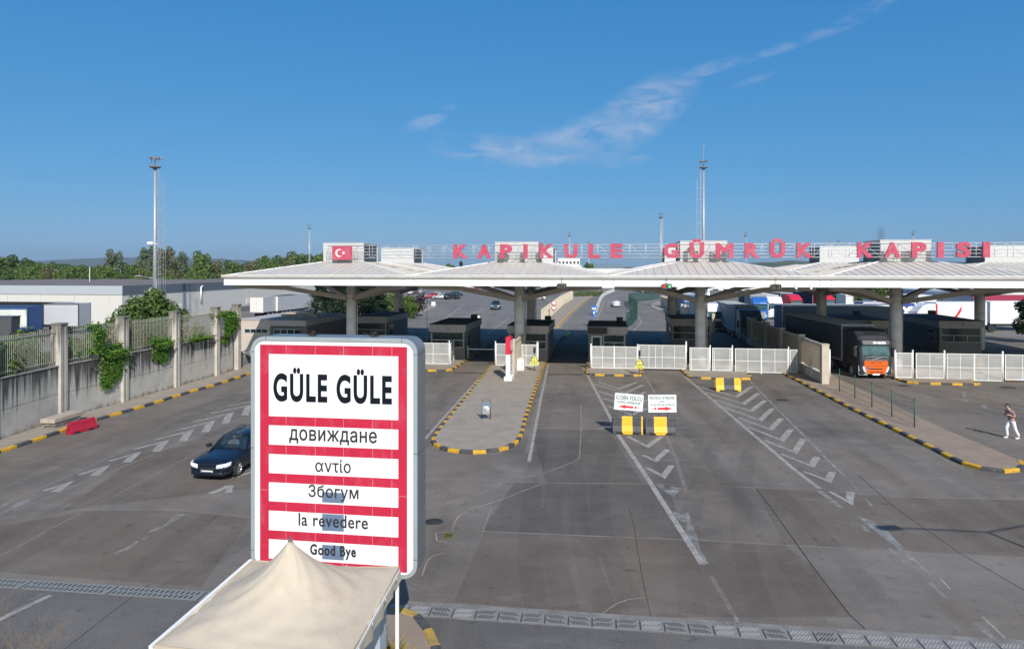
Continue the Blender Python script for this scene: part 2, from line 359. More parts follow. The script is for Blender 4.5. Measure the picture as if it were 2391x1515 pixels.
def text_data(txt, bold=0.0, depth=.01, res=4, space=1.0):
    """Outlines of a line of text, filled by non-zero winding and extruded to +-depth."""
    from mathutils.geometry import delaunay_2d_cdt
    cu = bpy.data.curves.new('lettering', 'FONT'); cu.body = txt; cu.size = 1; cu.offset = bold; cu.dimensions = '2D'; cu.fill_mode = 'NONE'
    cu.resolution_u = res; cu.space_character = space
    o = bpy.data.objects.new('lettering', cu); COL.objects.link(o)
    dg = bpy.context.evaluated_depsgraph_get(); dg.update()
    src = bpy.data.meshes.new_from_object(o.evaluated_get(dg)); bpy.data.objects.remove(o); bpy.data.curves.remove(cu)
    P_ = [Vector((v.co.x, v.co.y)) for v in src.vertices]; E_ = [tuple(e.vertices) for e in src.edges]; bpy.data.meshes.remove(src)
    nx = {}
    for a, b in E_: nx.setdefault(a, []).append(b); nx.setdefault(b, []).append(a)
    seen, loops = set(), []
    for k in range(len(P_)):                              # walk each closed outline in index order
        if k in seen or k not in nx: continue
        lp, cur, prev = [k], k, None; seen.add(k)
        while True:
            c = [q for q in nx[cur] if q != prev and q not in seen]
            if not c: break
            n_ = cur + 1 if cur + 1 in c else c[0]; lp.append(n_); seen.add(n_); prev, cur = cur, n_
        loops.append(lp)
    if bold:                                              # thicken the strokes: push every outline outwards
        ar = max((sum(P_[a].x * P_[b].y - P_[b].x * P_[a].y for a, b in zip(lp, lp[1:] + lp[:1])) for lp in loops), key=abs); sg = 1 if ar > 0 else -1; Q_ = list(P_)
        for lp in loops:
            for a, b, c in zip(lp[-1:] + lp[:-1], lp, lp[1:] + lp[:1]):
                d1, d2 = (P_[b] - P_[a]), (P_[c] - P_[b])
                if d1.length < 1e-6 or d2.length < 1e-6: continue
                d1.normalize(); d2.normalize(); n1, n2 = Vector((d1.y, -d1.x)), Vector((d2.y, -d2.x)); m_ = n1 + n2
                if m_.length < .3: continue
                m_.normalize(); Q_[b] = P_[b] + m_ * (sg * bold / max(.45, m_.dot(n1)))
        P_ = Q_
    seg = [(P_[a], P_[b]) for lp in loops for a, b in zip(lp, lp[1:] + lp[:1])]
    vs, es, fs, *_ = delaunay_2d_cdt(P_, [(a, b) for lp in loops for a, b in zip(lp, lp[1:] + lp[:1])], [], 0, 1e-6)
    def wind(p):
        w = 0
        for a, b in seg:
            if (a.y <= p.y) != (b.y <= p.y):
                x = a.x + (p.y - a.y) / (b.y - a.y) * (b.x - a.x)
                if x > p.x: w += 1 if b.y > a.y else -1
        return w
    fs = [f for f in fs if len(f) == 3 and wind((vs[f[0]] + vs[f[1]] + vs[f[2]]) / 3) != 0]
    cnt = {}
    for f in fs:
        for a, b in zip(f, f[1:] + f[:1] if isinstance(f, list) else f[1:] + f[:1]): cnt[(a, b)] = cnt.get((a, b), 0) + 1
    n = len(vs); V_ = [(v.x, v.y, depth) for v in vs] + [(v.x, v.y, -depth) for v in vs]
    F_ = [tuple(f) for f in fs] + [tuple(q + n for q in reversed(f)) for f in fs]
    F_ += [(a, a + n, b + n, b) for (a, b) in cnt if (b, a) not in cnt]
    me = bpy.data.meshes.new('lettering'); me.from_pydata(V_, [], F_); return me
def lettering(name, txt, m, parent, x0, x1, z0, z1, y, bold=0.0, depth=.006, res=4, space=1.0):
    """Text fitted to a rectangle in the parent's local x-z plane, front at local y, facing -y."""
    me = text_data(txt, bold, .5, res, space)
    xs = [v.co.x for v in me.vertices]; ys = [v.co.y for v in me.vertices]
    ax, bx, ay, by = min(xs), max(xs), min(ys), max(ys)
    for v in me.vertices:
        a, b, c = v.co
        v.co = (x0 + (a - ax) / (bx - ax) * (x1 - x0), y + (.5 - c) * depth, z0 + (b - ay) / (by - ay) * (z1 - z0))
    me.materials.clear(); me.materials.append(m)
    for p in me.polygons: p.use_smooth = False
    return link(name, me, parent)
# ================================================================== GROUND, ROADS, MARKINGS
FIELD = mat('field_grass', (.105, .115, .05), .95, .35, .01, dirt=((.26, .2, .1), .8, .004))
HILL = mat('hill_green', (.05, .075, .035), .95, .4, .006, dirt=((.22, .17, .085), .75, .0035))
FARHILL = mat('far_hill', (.06, .08, .055), .95, .3, .002)
GRASS_SOIL = mat('verge_soil', (.17, .14, .085), .95, .3, .8, dirt=((.09, .1, .04), .8, .6))
LAWN = mat('lawn_green', (.10, .15, .035), .95, .3, .7, dirt=((.2, .17, .08), .5, .3))

def sheet(name, pts, z, m):
    o = MB().face([(p[0], p[1], z) for p in pts]).build(name, m); return struct(o)
sheet('ground', [(-5500, -190), (5500, -190), (5500, 6550), (-5500, 6550)], -.06, FIELD)
sheet('asphalt_forecourt', [(-140, -60), (150, -60), (150, 330), (-140, 330)], 0.0, ASPH)
def drain_y(x): return 18.05 - (x + 8.1) * .1275          # near edge of the drain across the road
sheet('road', [(-140, -59), (140, -59), (140, drain_y(140) - .30), (-140, drain_y(-140) - .30)], .004, ASPH2)
sheet('yard', [F(-110, 33), F(120, 33), F(120, 250), F(-110, 250)], .004, YARD)

def ridge(name, x0, x1, y0, depth, hs, m, seed, n=60, k=8, base=-1.0):
    """A hill range: crest heights hs interpolated along x, falling to both sides."""
    r = random.Random(seed); secs = []
    for j in range(k + 1):
        q = []
        for i in range(n + 1):
            a = i / n * (len(hs) - 1); b = min(int(a), len(hs) - 2); hh = hs[b] + (hs[b + 1] - hs[b]) * (a - b)
            w = math.sin(math.pi * j / k) ** 1.3
            q.append((x0 + (x1 - x0) * i / n, y0 + depth * j / k, base + hh * w * (1 + .06 * math.sin(i * 1.7 + seed) + r.uniform(-.03, .03))))
        secs.append(q)
    o = MB().loft(secs, 0, False, False).build(name, m); return struct(o)
ridge('hills', -1500, -800, 1300, 500, [26, 24, 22, 23, 20, 14, 7, 3], HILL, 1)
ridge('mountains', -4000, -1500, 4700, 1500, [30, 66, 84, 92, 90, 86, 66, 40, 15], FARHILL, 3)
ridge('hills', 120, 1700, 1700, 700, [5, 10, 14, 18, 30, 30, 26, 26, 24, 22], HILL, 5)
ridge('hills', 900, 3200, 2300, 800, [24, 32, 30, 34, 32, 30], HILL, 9)

# ---- embankment behind the retaining wall
def wallx(y): return -25.55 + max(0, y - 38) * .125       # road face of the retaining wall
secs = []
for y in (8, 16, 24, 32, 40, 48, 54, 58, 62):
    x = wallx(y) - .35; top = 2.85 if y < 56 else (1.6 if y < 60 else .02)
    secs.append([(x, y, top), (x - 2.5, y, top + .05 * math.sin(y)), (x - 6, y, top * .62), (x - 10, y, top * .25), (x - 15, y, .01)])
struct(MB().loft(secs, 0, False, False).build('embankment', GRASS_SOIL))

# ---- kerbs and islands
def resample(pts, step):
    out = [Vector((p[0], p[1], 0)) for p in pts]; L = [0]
    for a, b in zip(out, out[1:]): L.append(L[-1] + (b - a).length)
    n = max(1, round(L[-1] / step)); res = []
    for i in range(n + 1):
        t = L[-1] * i / n; j = max(k for k in range(len(L)) if L[k] <= t + 1e-6); j = min(j, len(out) - 2)
        res.append(out[j].lerp(out[j + 1], (t - L[j]) / max(1e-6, L[j + 1] - L[j])))
    return res
def kerb(pts, step=1.0, w=.24, h=.15, mats=(KY, KB), start=0, gap=.012, name='kerb'):
    b = MB(); p = resample(pts, step); n = len(p) - 1
    nor = []
    for i in range(n + 1):
        d = (p[min(n, i + 1)] - p[max(0, i - 1)]).normalized(); nor.append(Vector((-d.y, d.x, 0)))
    for i in range(n):
        a, c = p[i], p[i + 1]; d = (c - a).normalized() * gap; mi = (i + start) % 2
        na, nc = nor[i] * w / 2, nor[i + 1] * w / 2; hh = h + ((i * 37) % 5 - 2) * .003; ch = .035
        sec = lambda q, nn: [q - nn, q + nn, q + nn + Vector((0, 0, hh - ch)), q + nn * .72 + Vector((0, 0, hh)), q - nn * .72 + Vector((0, 0, hh)), q - nn + Vector((0, 0, hh - ch))]
        b.loft([sec(a + d, na), sec(c - d, nc)], mi, True, True, False)
    return struct(b.build(name, list(mats)))
def pavement(poly, z=.135, m=PAVE, name='pavement'):
    b = MB().prism([(p[0], p[1]) for p in poly], -.03, z)
    return struct(b.build(name, m))
def gp(lst): return [G(*p) for p in lst]
def smooth_poly(pts, it=2):
    for _ in range(it):
        out = [pts[0]]
        for a, b in zip(pts, pts[1:]): out += [a.lerp(b, .25), a.lerp(b, .75)]
        out.append(pts[-1]); pts = out
    return pts

# left pavement along the wall
lk = gp([(-120, 1101), (0, 1057), (83, 1029.5), (160, 1003), (221, 983), (319, 955.5), (427, 921.6), (514, 896.5), (586, 872.7)]) + [F(-22.6, -.2), F(-22.2, 6)]
kerb(lk, .95, start=1)
pavement([(p.x - .1, p.y) for p in lk] + [(-25.0, 67.6), (-26.0, 50), (-27.5, 14)], .13)

# central island with the pylon
isA = smooth_poly(gp([(1152, 850), (1071, 951.5), (1016, 1018), (1010, 1036), (1026, 1046.5), (1056, 1056), (1107, 1059.6), (1158, 1055), (1188, 1046.5), (1206, 1035), (1217, 1018), (1228, 970.5), (1272, 848)]), 2)
sA0, sA1 = ST(isA[0])[0], ST(isA[-1])[0]
isA = [F(sA0 + .1, 14), F(sA0 + .1, 4)] + isA + [F(sA1 - .05, 4), F(sA1 - .05, 14)]
kerb(isA, .62, start=1); pavement(isA + [F(sA1, 24), F(sA0, 24)], .138)
# island in front of the fourth booth
def gate_island(s0, s1, tf, tb=22, st=0, r=.6, step=.75, m=PAVE):
    pts = [F(s0, 8), F(s0, tf + r * 2.0), F(s0 + r * .25, tf + r * .7), F(s0 + r, tf), F(s1 - r, tf), F(s1 - r * .25, tf + r * .7), F(s1, tf + r * 2.0), F(s1, 8)]
    pts = smooth_poly(pts, 2); kerb(pts, step, start=st); pavement(pts + [F(s1, tb), F(s0, tb)], .138, m)
gate_island(SX(1370, -2.5), SX(1497, -2.5), -6.0, st=1)
gate_island(SX(1594, -2.5), SX(1738, -2.5), -6.4, st=0)
gate_island(SX(930, -3), SX(1078, -1.0), -5.6, st=0)
gate_island(SX(2086, -4), SX(2256, -4), -6.6, st=1, m=PAVE_B)
gate_island(SX(2330, -3), SX(2330, -3) + 4, -4.6, st=0, m=PAVE_B)
gate_island(-18.2, -12.6, -2.5, st=0)
# long diagonal island with the green mesh fence
dl = gp([(1829, 873), (1871.5, 894.5), (1905, 912.5), (1943.6, 931.8), (1985, 953.7), (2033.7, 978), (2082.6, 1001), (2134, 1027), (2191, 1055.4), (2232, 1077), (2263, 1090), (2312, 1102), (2362, 1104), (2386, 1096), (2388, 1088), (2381, 1081)])
dr = gp([(2381, 1081), (2350, 1068), (2283, 1039), (2206, 1007.8), (2142, 977), (2070, 942), (2000, 908), (1955, 886)])
kerb(smooth_poly(dl, 1), .8, start=0); kerb(dr, 1.1, h=.06, w=.2, start=1)
pavement(smooth_poly(dl, 1) + dr[1:] + [F(SX(1935, 0), 4), F(SX(1935, 0), 24), F(SX(1862, 0) - .2, 24), F(SX(1850, 0) - .4, 4)], .128, PAVE_B)
# island the farewell sign stands on
sg = smooth_poly([Vector((-2.95, 17.1, 0)), Vector((-2.55, 17.0, 0)), Vector((-2.15, 16.4, 0)), Vector((-1.75, 15.5, 0)), Vector((-1.5, 14.2, 0)), Vector((-1.5, 8, 0))], 2)
kerb(sg, .72, start=0, mats=(mat('kerb_yellow_worn', (.42, .27, .05), .75, .3, 4, dirt=((.2, .17, .12), .8, 3)), KB))
pavement([(-5.9, 17.3)] + [(p.x - .05, p.y) for p in sg] + [(-5.9, 8)], .12, PAVE_B)
# pavement, kerbs and small islands beyond the gate
mid = gp([(1300, 765), (1324, 739), (1347, 718), (1366, 702), (1392, 687), (1412, 680)])
kerb([F(3.4, 24), F(3.6, 30)] + mid, 1.2, w=.3, mats=(KY, mat('kerb_faded', (.42, .3, .08), .8, .2, 4)))
pavement([F(3.4, 24), F(3.6, 30)] + mid + gp([(1395, 678.5), (1330, 692), (1300, 712), (1262, 745)]) + [F(.2, 24)], .13, PAVE)
lawn_k = gp([(985, 735), (1010, 721), (1024, 716), (1005, 714)])
pavement(gp([(940, 748), (965, 742), (1010, 722), (1022, 716), (1003, 712), (940, 712), (880, 712), (860, 735)]), .10, PAVE)
sheet('lawn', gp([(905, 738), (940, 734), (985, 722), (998, 715), (960, 713), (890, 712), (870, 730)]), .105, LAWN)
isl = smooth_poly(gp([(1575, 735), (1545, 728), (1522, 719), (1520, 712), (1535, 706), (1560, 704)]), 2)
kerb(isl, 1.0, w=.3, mats=(mat('kerb_tan', (.42, .33, .2), .8, .2, 3), mat('kerb_grey', (.3, .28, .26), .8, .2, 3)))
pavement(isl + gp([(1640, 704), (1640, 735)]), .13)
# white concrete crash barrier between the carriageways
wb = gp([(1388, 738), (1397, 712), (1403, 697), (1412, 688), (1434, 680)])
b = MB()
for a, c in zip(smooth_poly(wb, 2), smooth_poly(wb, 2)[1:]):
    d = (c - a).normalized(); nn = Vector((-d.y, d.x, 0))
    b.loft([[q - nn * .3, q + nn * .3, q + nn * .12 + Vector((0, 0, .9)), q - nn * .12 + Vector((0, 0, .9))] for q in (a, c)], 0, True, True, False)
tag(b.build('crash_barrier', WHITE_D), 'long white concrete crash barrier curving between the two carriageways beyond the gate', 'barrier')

# ---- painted markings (each family one sheet 4-6 mm above the asphalt)
class Mark:
    def __init__(s): s.b = MB(); s.k = 0
    def poly(s, pts, mi=0): s.b.face([(p[0], p[1], .006 + .0004 * (s.k % 9)) for p in pts], mi); s.k += 1
    def line(s, pts, w, mi=0):
        for a, c in zip(pts, pts[1:]):
            d = (c - a).normalized(); n = Vector((-d.y, d.x, 0)) * w / 2; s.poly([a - n, c - n, c + n, a + n], mi)
    def chev(s, tip, e1, e2, w, w2=None, mi=0):
        """V of two arms meeting at tip; ends cut square to the lane."""
        w2 = w2 or w
        m = ((e1 - tip).normalized() + (e2 - tip).normalized()).normalized()
        for e, ww in ((e1, w), (e2, w2)):
            d = (e - tip).normalized(); n = Vector((-d.y, d.x, 0))
            if n.dot(m) < 0: n = -n
            k = ww / max(.35, n.dot(m))
            s.poly([tip, e, e + n * ww, tip + m * k], mi)
    def build(s, name='road_markings', mats=(PAINT, PAINT_OLD, PAINT_THIN)): return struct(s.b.build(name, list(mats)))
def raw_face_fix(): pass
mk = Mark(); z6 = lambda x, y: G(x / 3.985, y / 3.985 + 830); z8 = lambda x, y: G(x / 4.208 + 1350, y / 4.208 + 760)
for tip, e1, e2 in (((1320, 892), (1000, 980), (1225, 990)), ((1580, 783), (1230, 870), (1490, 893)), ((1805, 688), (1430, 782), (1740, 795)), ((2003, 602), (1640, 692), (1945, 710)),
                    ((2178, 527), (1790, 617), (2130, 628)), ((2345, 455), (1950, 537), (2310, 555)), ((1032, 1015), (720, 1105), (925, 1115)), ((703, 1158), (390, 1257), (560, 1265)), ((2500, 395), (2110, 468), (2470, 490))):
    mk.chev(z6(*tip), z6(*e1), z6(*e2), .2, .38)
mk.line([z6(130, 1450), z6(690, 1215), z6(1010, 1090), z6(1380, 940), z6(1710, 800), z6(2335, 555)], .13, 2)
mk.line([z6(290, 1275), z6(860, 1020), z6(1400, 785)], .13, 2); mk.line([z6(1830, 585), z6(2110, 465), z6(2300, 385)], .12, 2)
mk.line([z6(740, 1470), z6(1160, 1255), z6(1590, 1025), z6(1900, 870)], .11, 2); mk.line([G(186, 1199), G(0, 1298), G(-60, 1330)], .10, 2)
mk.line([z6(1950, 1285), z6(2090, 1235), z6(2165, 1210)], .3, 0); mk.poly([z6(2080, 1215), z6(2168, 1205), z6(2160, 1275), z6(2085, 1280), z6(2110, 1245)], 0)
mk.line([z6(2200, 1130), z6(2335, 1085), z6(2440, 1045)], .2, 0)
mk.poly([z6(-60, 1490), z6(60, 1440), z6(160, 1370), z6(300, 1325), z6(270, 1365), z6(150, 1420), z6(30, 1470)], 1); mk.poly([z6(-40, 1430), z6(100, 1345), z6(170, 1335), z6(130, 1358), z6(0, 1420)], 1)
q = lambda x, y: G(x / 3.985, y / 3.985 + 1200)
mk.poly([q(1050, 378), q(1130, 330), q(1200, 300), q(1265, 250), q(1300, 245), q(1270, 280), q(1200, 325), q(1110, 365)], 1)
mk.poly([q(1320, 225), q(1390, 205), q(1370, 225), q(1330, 240)], 1); mk.poly([q(1365, 178), q(1440, 130), q(1520, 110), q(1560, 70), q(1640, 0), q(1735, 5), q(1640, 55), q(1580, 90), q(1500, 140)], 1)
mk.line([q(-60, 1010), q(120, 920), q(470, 755)], .17, 0); mk.line([q(140, 900), q(240, 840)], .14, 2); mk.line([q(290, 795), q(400, 740)], .14, 2)
# middle hatch, in front of the direction boards
for tip, e1, e2 in (((410, 628), (190, 556), (590, 558)), ((478, 668), (150, 580), (655, 585)), ((505, 742), (185, 645), (678, 653)), ((515, 815), (230, 714), (690, 735)), ((530, 885), (275, 790), (692, 815)),
                    ((690, 1203), (470, 1090), (848, 1090)), ((772, 1345), (618, 1273), (905, 1222)), ((855, 1507), (655, 1398), (948, 1378))):
    mk.chev(z8(*tip), z8(*e1), z8(*e2), .20, .27)
mk.chev(G(1572.6, 1161), G(1530, 1132), G(1592, 1139), .26, .42, 1)
mk.line([G(1362, 858), G(1428, 981), G(1434, 1002)], .2); mk.line([G(1443, 1014), G(1514, 1120), G(1641, 1318)], .21)
mk.line([G(1502, 874), G(1531, 919)], .18, 1); mk.line([G(1557, 1018), G(1578, 1071), G(1603, 1150)], .18, 2)
mk.poly([G(1569, 1192), G(1592, 1201), G(1607, 1194), G(1614, 1222), G(1626, 1246), G(1636, 1284), G(1656, 1318), G(1644, 1312), G(1618, 1272), G(1600, 1243), G(1604, 1222), G(1582, 1213)], 1)
mk.poly([G(1712, 1434), G(1722, 1440), G(1728, 1455), G(1716, 1450)], 1); mk.line([G(1660, 1345), G(1690, 1395), G(1712, 1435)], .14, 2)
# right hatch
for tip, e1, e2 in (((1570, 708), (1160, 595), (1728, 602)), ((1640, 780), (1232, 655), (1790, 668)), ((1716, 850), (1325, 730), (1862, 738)), ((1805, 942), (1418, 803), (1936, 818)), ((1907, 1035), (1558, 905), (2026, 913)), ((2022, 1143), (1658, 998), (2122, 1022))):
    mk.chev(z8(*tip), z8(*e1), z8(*e2), .19, .31)
for tip, e1, e2 in (((1861, 1060), (1781, 1028), (1883, 1026)), ((1901, 1092), (1820, 1060), (1916, 1068)), ((1941, 1127), (1873, 1101), (1953, 1103)), ((1992, 1180), (1931, 1147), (1996, 1150))):
    mk.chev(G(*tip), G(*e1), G(*e2), .18, .30, 0)
mk.line([G(1595, 876), G(1650, 922), G(1850, 1092), G(1912, 1140)], .19); mk.line([G(1914, 1146), G(1964, 1186)], .22, 1)
mk.line([G(1735, 874), G(1850, 990), G(1897, 1036), G(1931, 1072), G(1974, 1113)], .15, 1); mk.line([G(1985, 1125), G(2005, 1148)], .12, 2)
q = lambda x, y: G(x / 3.023 + 1600, y / 3.023 + 1100)
mk.poly([q(1215, 320), q(1330, 352), q(1380, 400), q(1430, 418), q(1480, 480), q(1560, 552), q(1600, 605), q(1660, 655), q(1750, 750), q(1690, 712), q(1620, 640), q(1560, 612), q(1480, 530), q(1370, 450), q(1290, 385)], 1)
mk.poly([q(1235, 385), q(1270, 388), q(1302, 428), q(1262, 420)], 1); mk.poly([q(1425, 545), q(1460, 548), q(1580, 652), q(1530, 640)], 1); mk.poly([q(1700, 780), q(1745, 790), q(1780, 830), q(1870, 905), q(1835, 905), q(1760, 835)], 1)
mk.poly([q(1262, 198), q(1290, 200), q(1330, 250), q(1300, 240)], 1); mk.poly([q(2030, 1070), q(2085, 1082), q(2150, 1135), q(2215, 1200), q(2180, 1198), q(2090, 1130)], 1); mk.line([q(1795, 752), q(1870, 832)], .05, 0); mk.line([q(2095, 1025), q(2255, 1175)], .05, 0)
# lane edges around the central island and the gate lanes
mk.line([G(1280, 850), G(1262, 935), G(1235, 1078)], .17); mk.line([G(1272, 880), G(1250, 960), G(1229, 1060)], .14, 2)
mk.line([G(1119, 883), G(1000, 1016), G(960, 1060)], .17); mk.line([G(1080, 884), G(985, 940)], .12, 2)
for x0, x1, y in ((1045, 1125, 881), (1275, 1362, 882), (1497, 1590, 874)): mk.line([G(x0, y), G(x1, y)], .22, 2)
mk.line([G(1860, 889), G(1943, 930), G(1995, 957), G(2125, 1022), G(2215, 1078)], .13, 2); mk.line([G(2232, 1086), G(2270, 1107)], .12, 2)
mk.line([G(1955, 893), G(2060, 902), G(2180, 903)], .16, 2); mk.line([G(2256, 894), G(2300, 905), G(2391, 940)], .12, 2); mk.line([G(2250, 915), G(2391, 948)], .14, 2)
mk.poly([G(2244, 913), G(2254, 913), G(2256, 927), G(2246, 927)], 1); mk.poly([G(2246, 932), G(2256, 931), G(2260, 938), G(2250, 938)], 1); mk.poly([G(2289, 944), G(2302, 946), G(2306, 955), G(2294, 952)], 1)
mk.line([G(2366, 949), G(2391, 955)], .25, 1); mk.line([G(2335, 1049), G(2391, 1071)], .12, 2)
for px0, py0, px1, py1 in ((1000, 775, 1085, 709), (1140, 778, 1190, 741), (1080, 742, 1140, 718), (1150, 700, 1180, 688), (1205, 735, 1236, 712)): mk.line([G(px0, py0), G(px1, py1)], .2, 0)
for pts in (((1390, 755), (1405, 720), (1410, 705), (1440, 690), (1462, 682)), ((1419, 718), (1421, 702), (1440, 694)), ((1300, 770), (1345, 725), (1375, 700)), ((1480, 772), (1498, 752), (1490, 738)), ((1462, 735), (1470, 722), (1463, 714)), ((1500, 730), (1535, 722)), ((1490, 712), (1540, 700))): mk.line([G(*p) for p in pts], .2, 0)
mk.build()

# ---- slab joints and cracks
jt = Mark()
jt.line(smooth_poly(gp([(1012, 1117), (1188, 1122), (1250, 1110), (1290, 1098), (1340, 1078), (1353, 1070)]), 2), .05); jt.line(gp([(1353, 1070), (1357, 1000), (1356, 945)]), .05)
jt.line(smooth_poly(gp([(992, 1190), (1030, 1180), (1100, 1158), (1150, 1140), (1172, 1125)]), 2), .05); jt.line(smooth_poly(gp([(1055, 1240), (1065, 1210), (1090, 1192), (1125, 1181), (1180, 1163), (1210, 1150), (1270, 1128)]), 2), .06)
jt.line(gp([(1125, 1240), (1420, 1253), (1600, 1259), (1830, 1272), (2130, 1287)]), .045); jt.line(gp([(1270, 1127), (1480, 1129), (1560, 1131), (1760, 1138), (1930, 1142), (2085, 1160), (2391, 1166)]), .04)
jt.line(gp([(2068, 1152), (2092, 1161)]), .04); jt.line(smooth_poly(gp([(1040, 1290), (1000, 1300), (985, 1345)]), 1), .05); jt.line(gp([(1018, 1244), (1050, 1241)]), .06); jt.line(gp([(1018, 1244), (1020, 1263), (1045, 1266)]), .05)
jt.line(gp([(1148, 1182), (1128, 1240)]), .03); jt.line(gp([(1240, 1000), (1420, 1003)]), .04); jt.line(gp([(1060, 985), (1228, 990)]), .03)
jt.line(smooth_poly(gp([(1406, 1432), (1450, 1402), (1510, 1394)]), 1), .04); jt.line(gp([(1590, 1000), (1650, 985), (1700, 970)]), .04); jt.line(gp([(0, 1225), (200, 1190), (420, 1190), (585, 1208)]), .03)
jt.line(gp([(1468, 1185), (1480, 1225), (1500, 1350), (1520, 1440)]), .014, 1); jt.line(gp([(1765, 1140), (1800, 1185), (1900, 1325), (1980, 1430), (2020, 1468)]), .03, 1); jt.line(gp([(2005, 1110), (2090, 1185), (2240, 1290), (2391, 1377)]), .025, 1)
jt.line(gp([(150, 1515), (190, 1485), (240, 1445), (310, 1393)]), .02, 1); jt.line(gp([(480, 1228), (510, 1200)]), .014, 1)
jt.build('slab_joints', (JOINT_L, JOINT_D))
# tyre-black strips where lanes cross the speed sensors
st = Mark()
for x0, x1, y in ((1060, 1138, 871), (1278, 1362, 874)): st.line([G(x0, y), G(x1, y)], .45, 0)
st.build('sensor_strips', (mat('sensor_rubber', (.045, .043, .042), .9, .3, 3),))
# ---- tyre-darkened tracks and slabs of slightly different tone
tk = Mark()
for lane in (((1318, 900), (1302, 1000), (1292, 1150), (1302, 1330), (1345, 1440)), ((1095, 895), (985, 1010), (800, 1150), (430, 1400)), ((1545, 890), (1640, 1000), (1760, 1140), (1900, 1300), (2010, 1440)), ((1800, 890), (1960, 1000), (2150, 1130), (2391, 1290)),
             ((586, 920), (330, 1005), (0, 1135), (-150, 1190)), ((586, 985), (300, 1135), (0, 1290), (-120, 1350)), ((1400, 1420), (1330, 1200), (1380, 1020), (1560, 900)), ((2391, 960), (2200, 920), (2060, 900)), ((1700, 1440), (1660, 1250), (1700, 1050), (1790, 905))):
    c_ = smooth_poly(gp(lane), 3)
    for off in (-.85, .85):
        pts_ = []
        for k_, p_ in enumerate(c_):
            d_ = (c_[min(len(c_) - 1, k_ + 1)] - c_[max(0, k_ - 1)]).normalized(); pts_.append(p_ + Vector((-d_.y, d_.x, 0)) * off)
        for wd_ in (.7,):
            l_, r_ = [], []
            for k_, p_ in enumerate(pts_):
                d_ = (pts_[min(len(pts_) - 1, k_ + 1)] - pts_[max(0, k_ - 1)]).normalized(); n_ = Vector((-d_.y, d_.x, 0)) * wd_ / 2; l_.append(p_ + n_); r_.append(p_ - n_)
            tk.k += 1; z_ = .0020 + .0001 * tk.k
            tk.b.loft([[(a_.x, a_.y, z_) for a_ in l_], [(a_.x, a_.y, z_) for a_ in r_]], 0, False, False, False)
tk.build('tyre_tracks', (worn_paint('tyre_dark', (.05, .047, .045), .50, .5, .35, (1, .35, 1), .11, .0),))
sl = Mark()
for k_, (pts_, mi_) in enumerate(((((1125, 1241), (1600, 1259), (1560, 1132), (1200, 1127)), 0), (((1830, 1272), (2391, 1300), (2391, 1168), (2085, 1161), (1765, 1139)), 1), (((1130, 1243), (1505, 1256), (1522, 1440), (1060, 1405)), 1), (((1505, 1257), (1830, 1273), (1900, 1322), (1990, 1440), (1523, 1440)), 1), (((0, 1230), (200, 1192), (420, 1192), (585, 1210), (470, 1370), (0, 1335)), 1), (((1240, 1001), (1420, 1004), (1500, 1128), (1275, 1126)), 0), (((330, 1060), (586, 1010), (586, 1140), (150, 1190)), 1))):
    sl.b.face([(p_.x, p_.y, .0008 + .00015 * k_) for p_ in gp(pts_)], mi_)
sl.build('slab_tones', (worn_paint('slab_cool', (.085, .082, .082), .55, .35, .35, (1, 1, 1), .34, .04), worn_paint('slab_warm', (.17, .12, .085), .5, .4, .35, (1, 1, 1), .34, .04)))
# ================================================================== CANOPY OF THE CUSTOMS GATE
ROOFM = mat('roof_sheet', (.54, .505, .455), .5, .07, .6, dirt=((.34, .31, .27), .35, .35), stretch=(3, .6, 1))
SEAM = mat('roof_seam', (.46, .435, .40), .6, .1, 3)
FASC = mat('fascia_white', (.84, .84, .83), .45, .03, .6, dirt=((.66, .62, .56), .3, .5))
GUTT = mat('gutter_grey', (.46, .44, .41), .5, .1, 1.0, dirt=((.25, .22, .19), .5, .8))
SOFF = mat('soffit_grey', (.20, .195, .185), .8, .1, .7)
STEELB = mat('strut_steel', (.42, .39, .355), .6, .08, 1.0)
MONW = mat('monitor_sheet', (.55, .555, .55), .5, .06, .8, stretch=(1, 1, 6))
MONS = mat('monitor_louvre', (.075, .085, .10), .45, .25, 2.0, metal=.3)
COLS = [-15.26 + 15.95 * k for k in range(-0, 5)]; HB = 7.975
ZF, ZFT, ZE, ZR = 7.24, 7.86, 8.06, 9.22            # fascia foot / top, eaves, monitor foot
canopy = thing('canopy', 'wide white canopy on concrete columns over the customs lanes, five hipped bays with roof boxes', 'canopy', F(0, 0), -TH)
colm = MB().tube((0, 0, 0), (0, 0, ZF + .1), .46, .46, 20).tube((0, 0, 6.0), (0, 0, 6.22), .5, .5, 20).box(-.62, .62, -.62, .62, 7.05, 7.3).tube((.56, .1, .2), (.56, .1, 6.9), .055, .055, 6, 1)
for z in (1.5, 3.0, 4.5): colm.bar((.4, .1, z), (.6, .1, z), .03, .03, 1)
colm = colm.build('column', [CONC, GREYM], canopy)
stm = MB(); a, e = Vector((.42, .42, 5.85)), Vector((HB - .6, HB - .6, 7.16)); mid_ = Vector((HB * .55, HB * .55, 6.92))
for p, q_ in ((a, mid_), (mid_, e)): stm.bar(p, q_, .34, .38)
stm = stm.build('strut', STEELB, canopy)
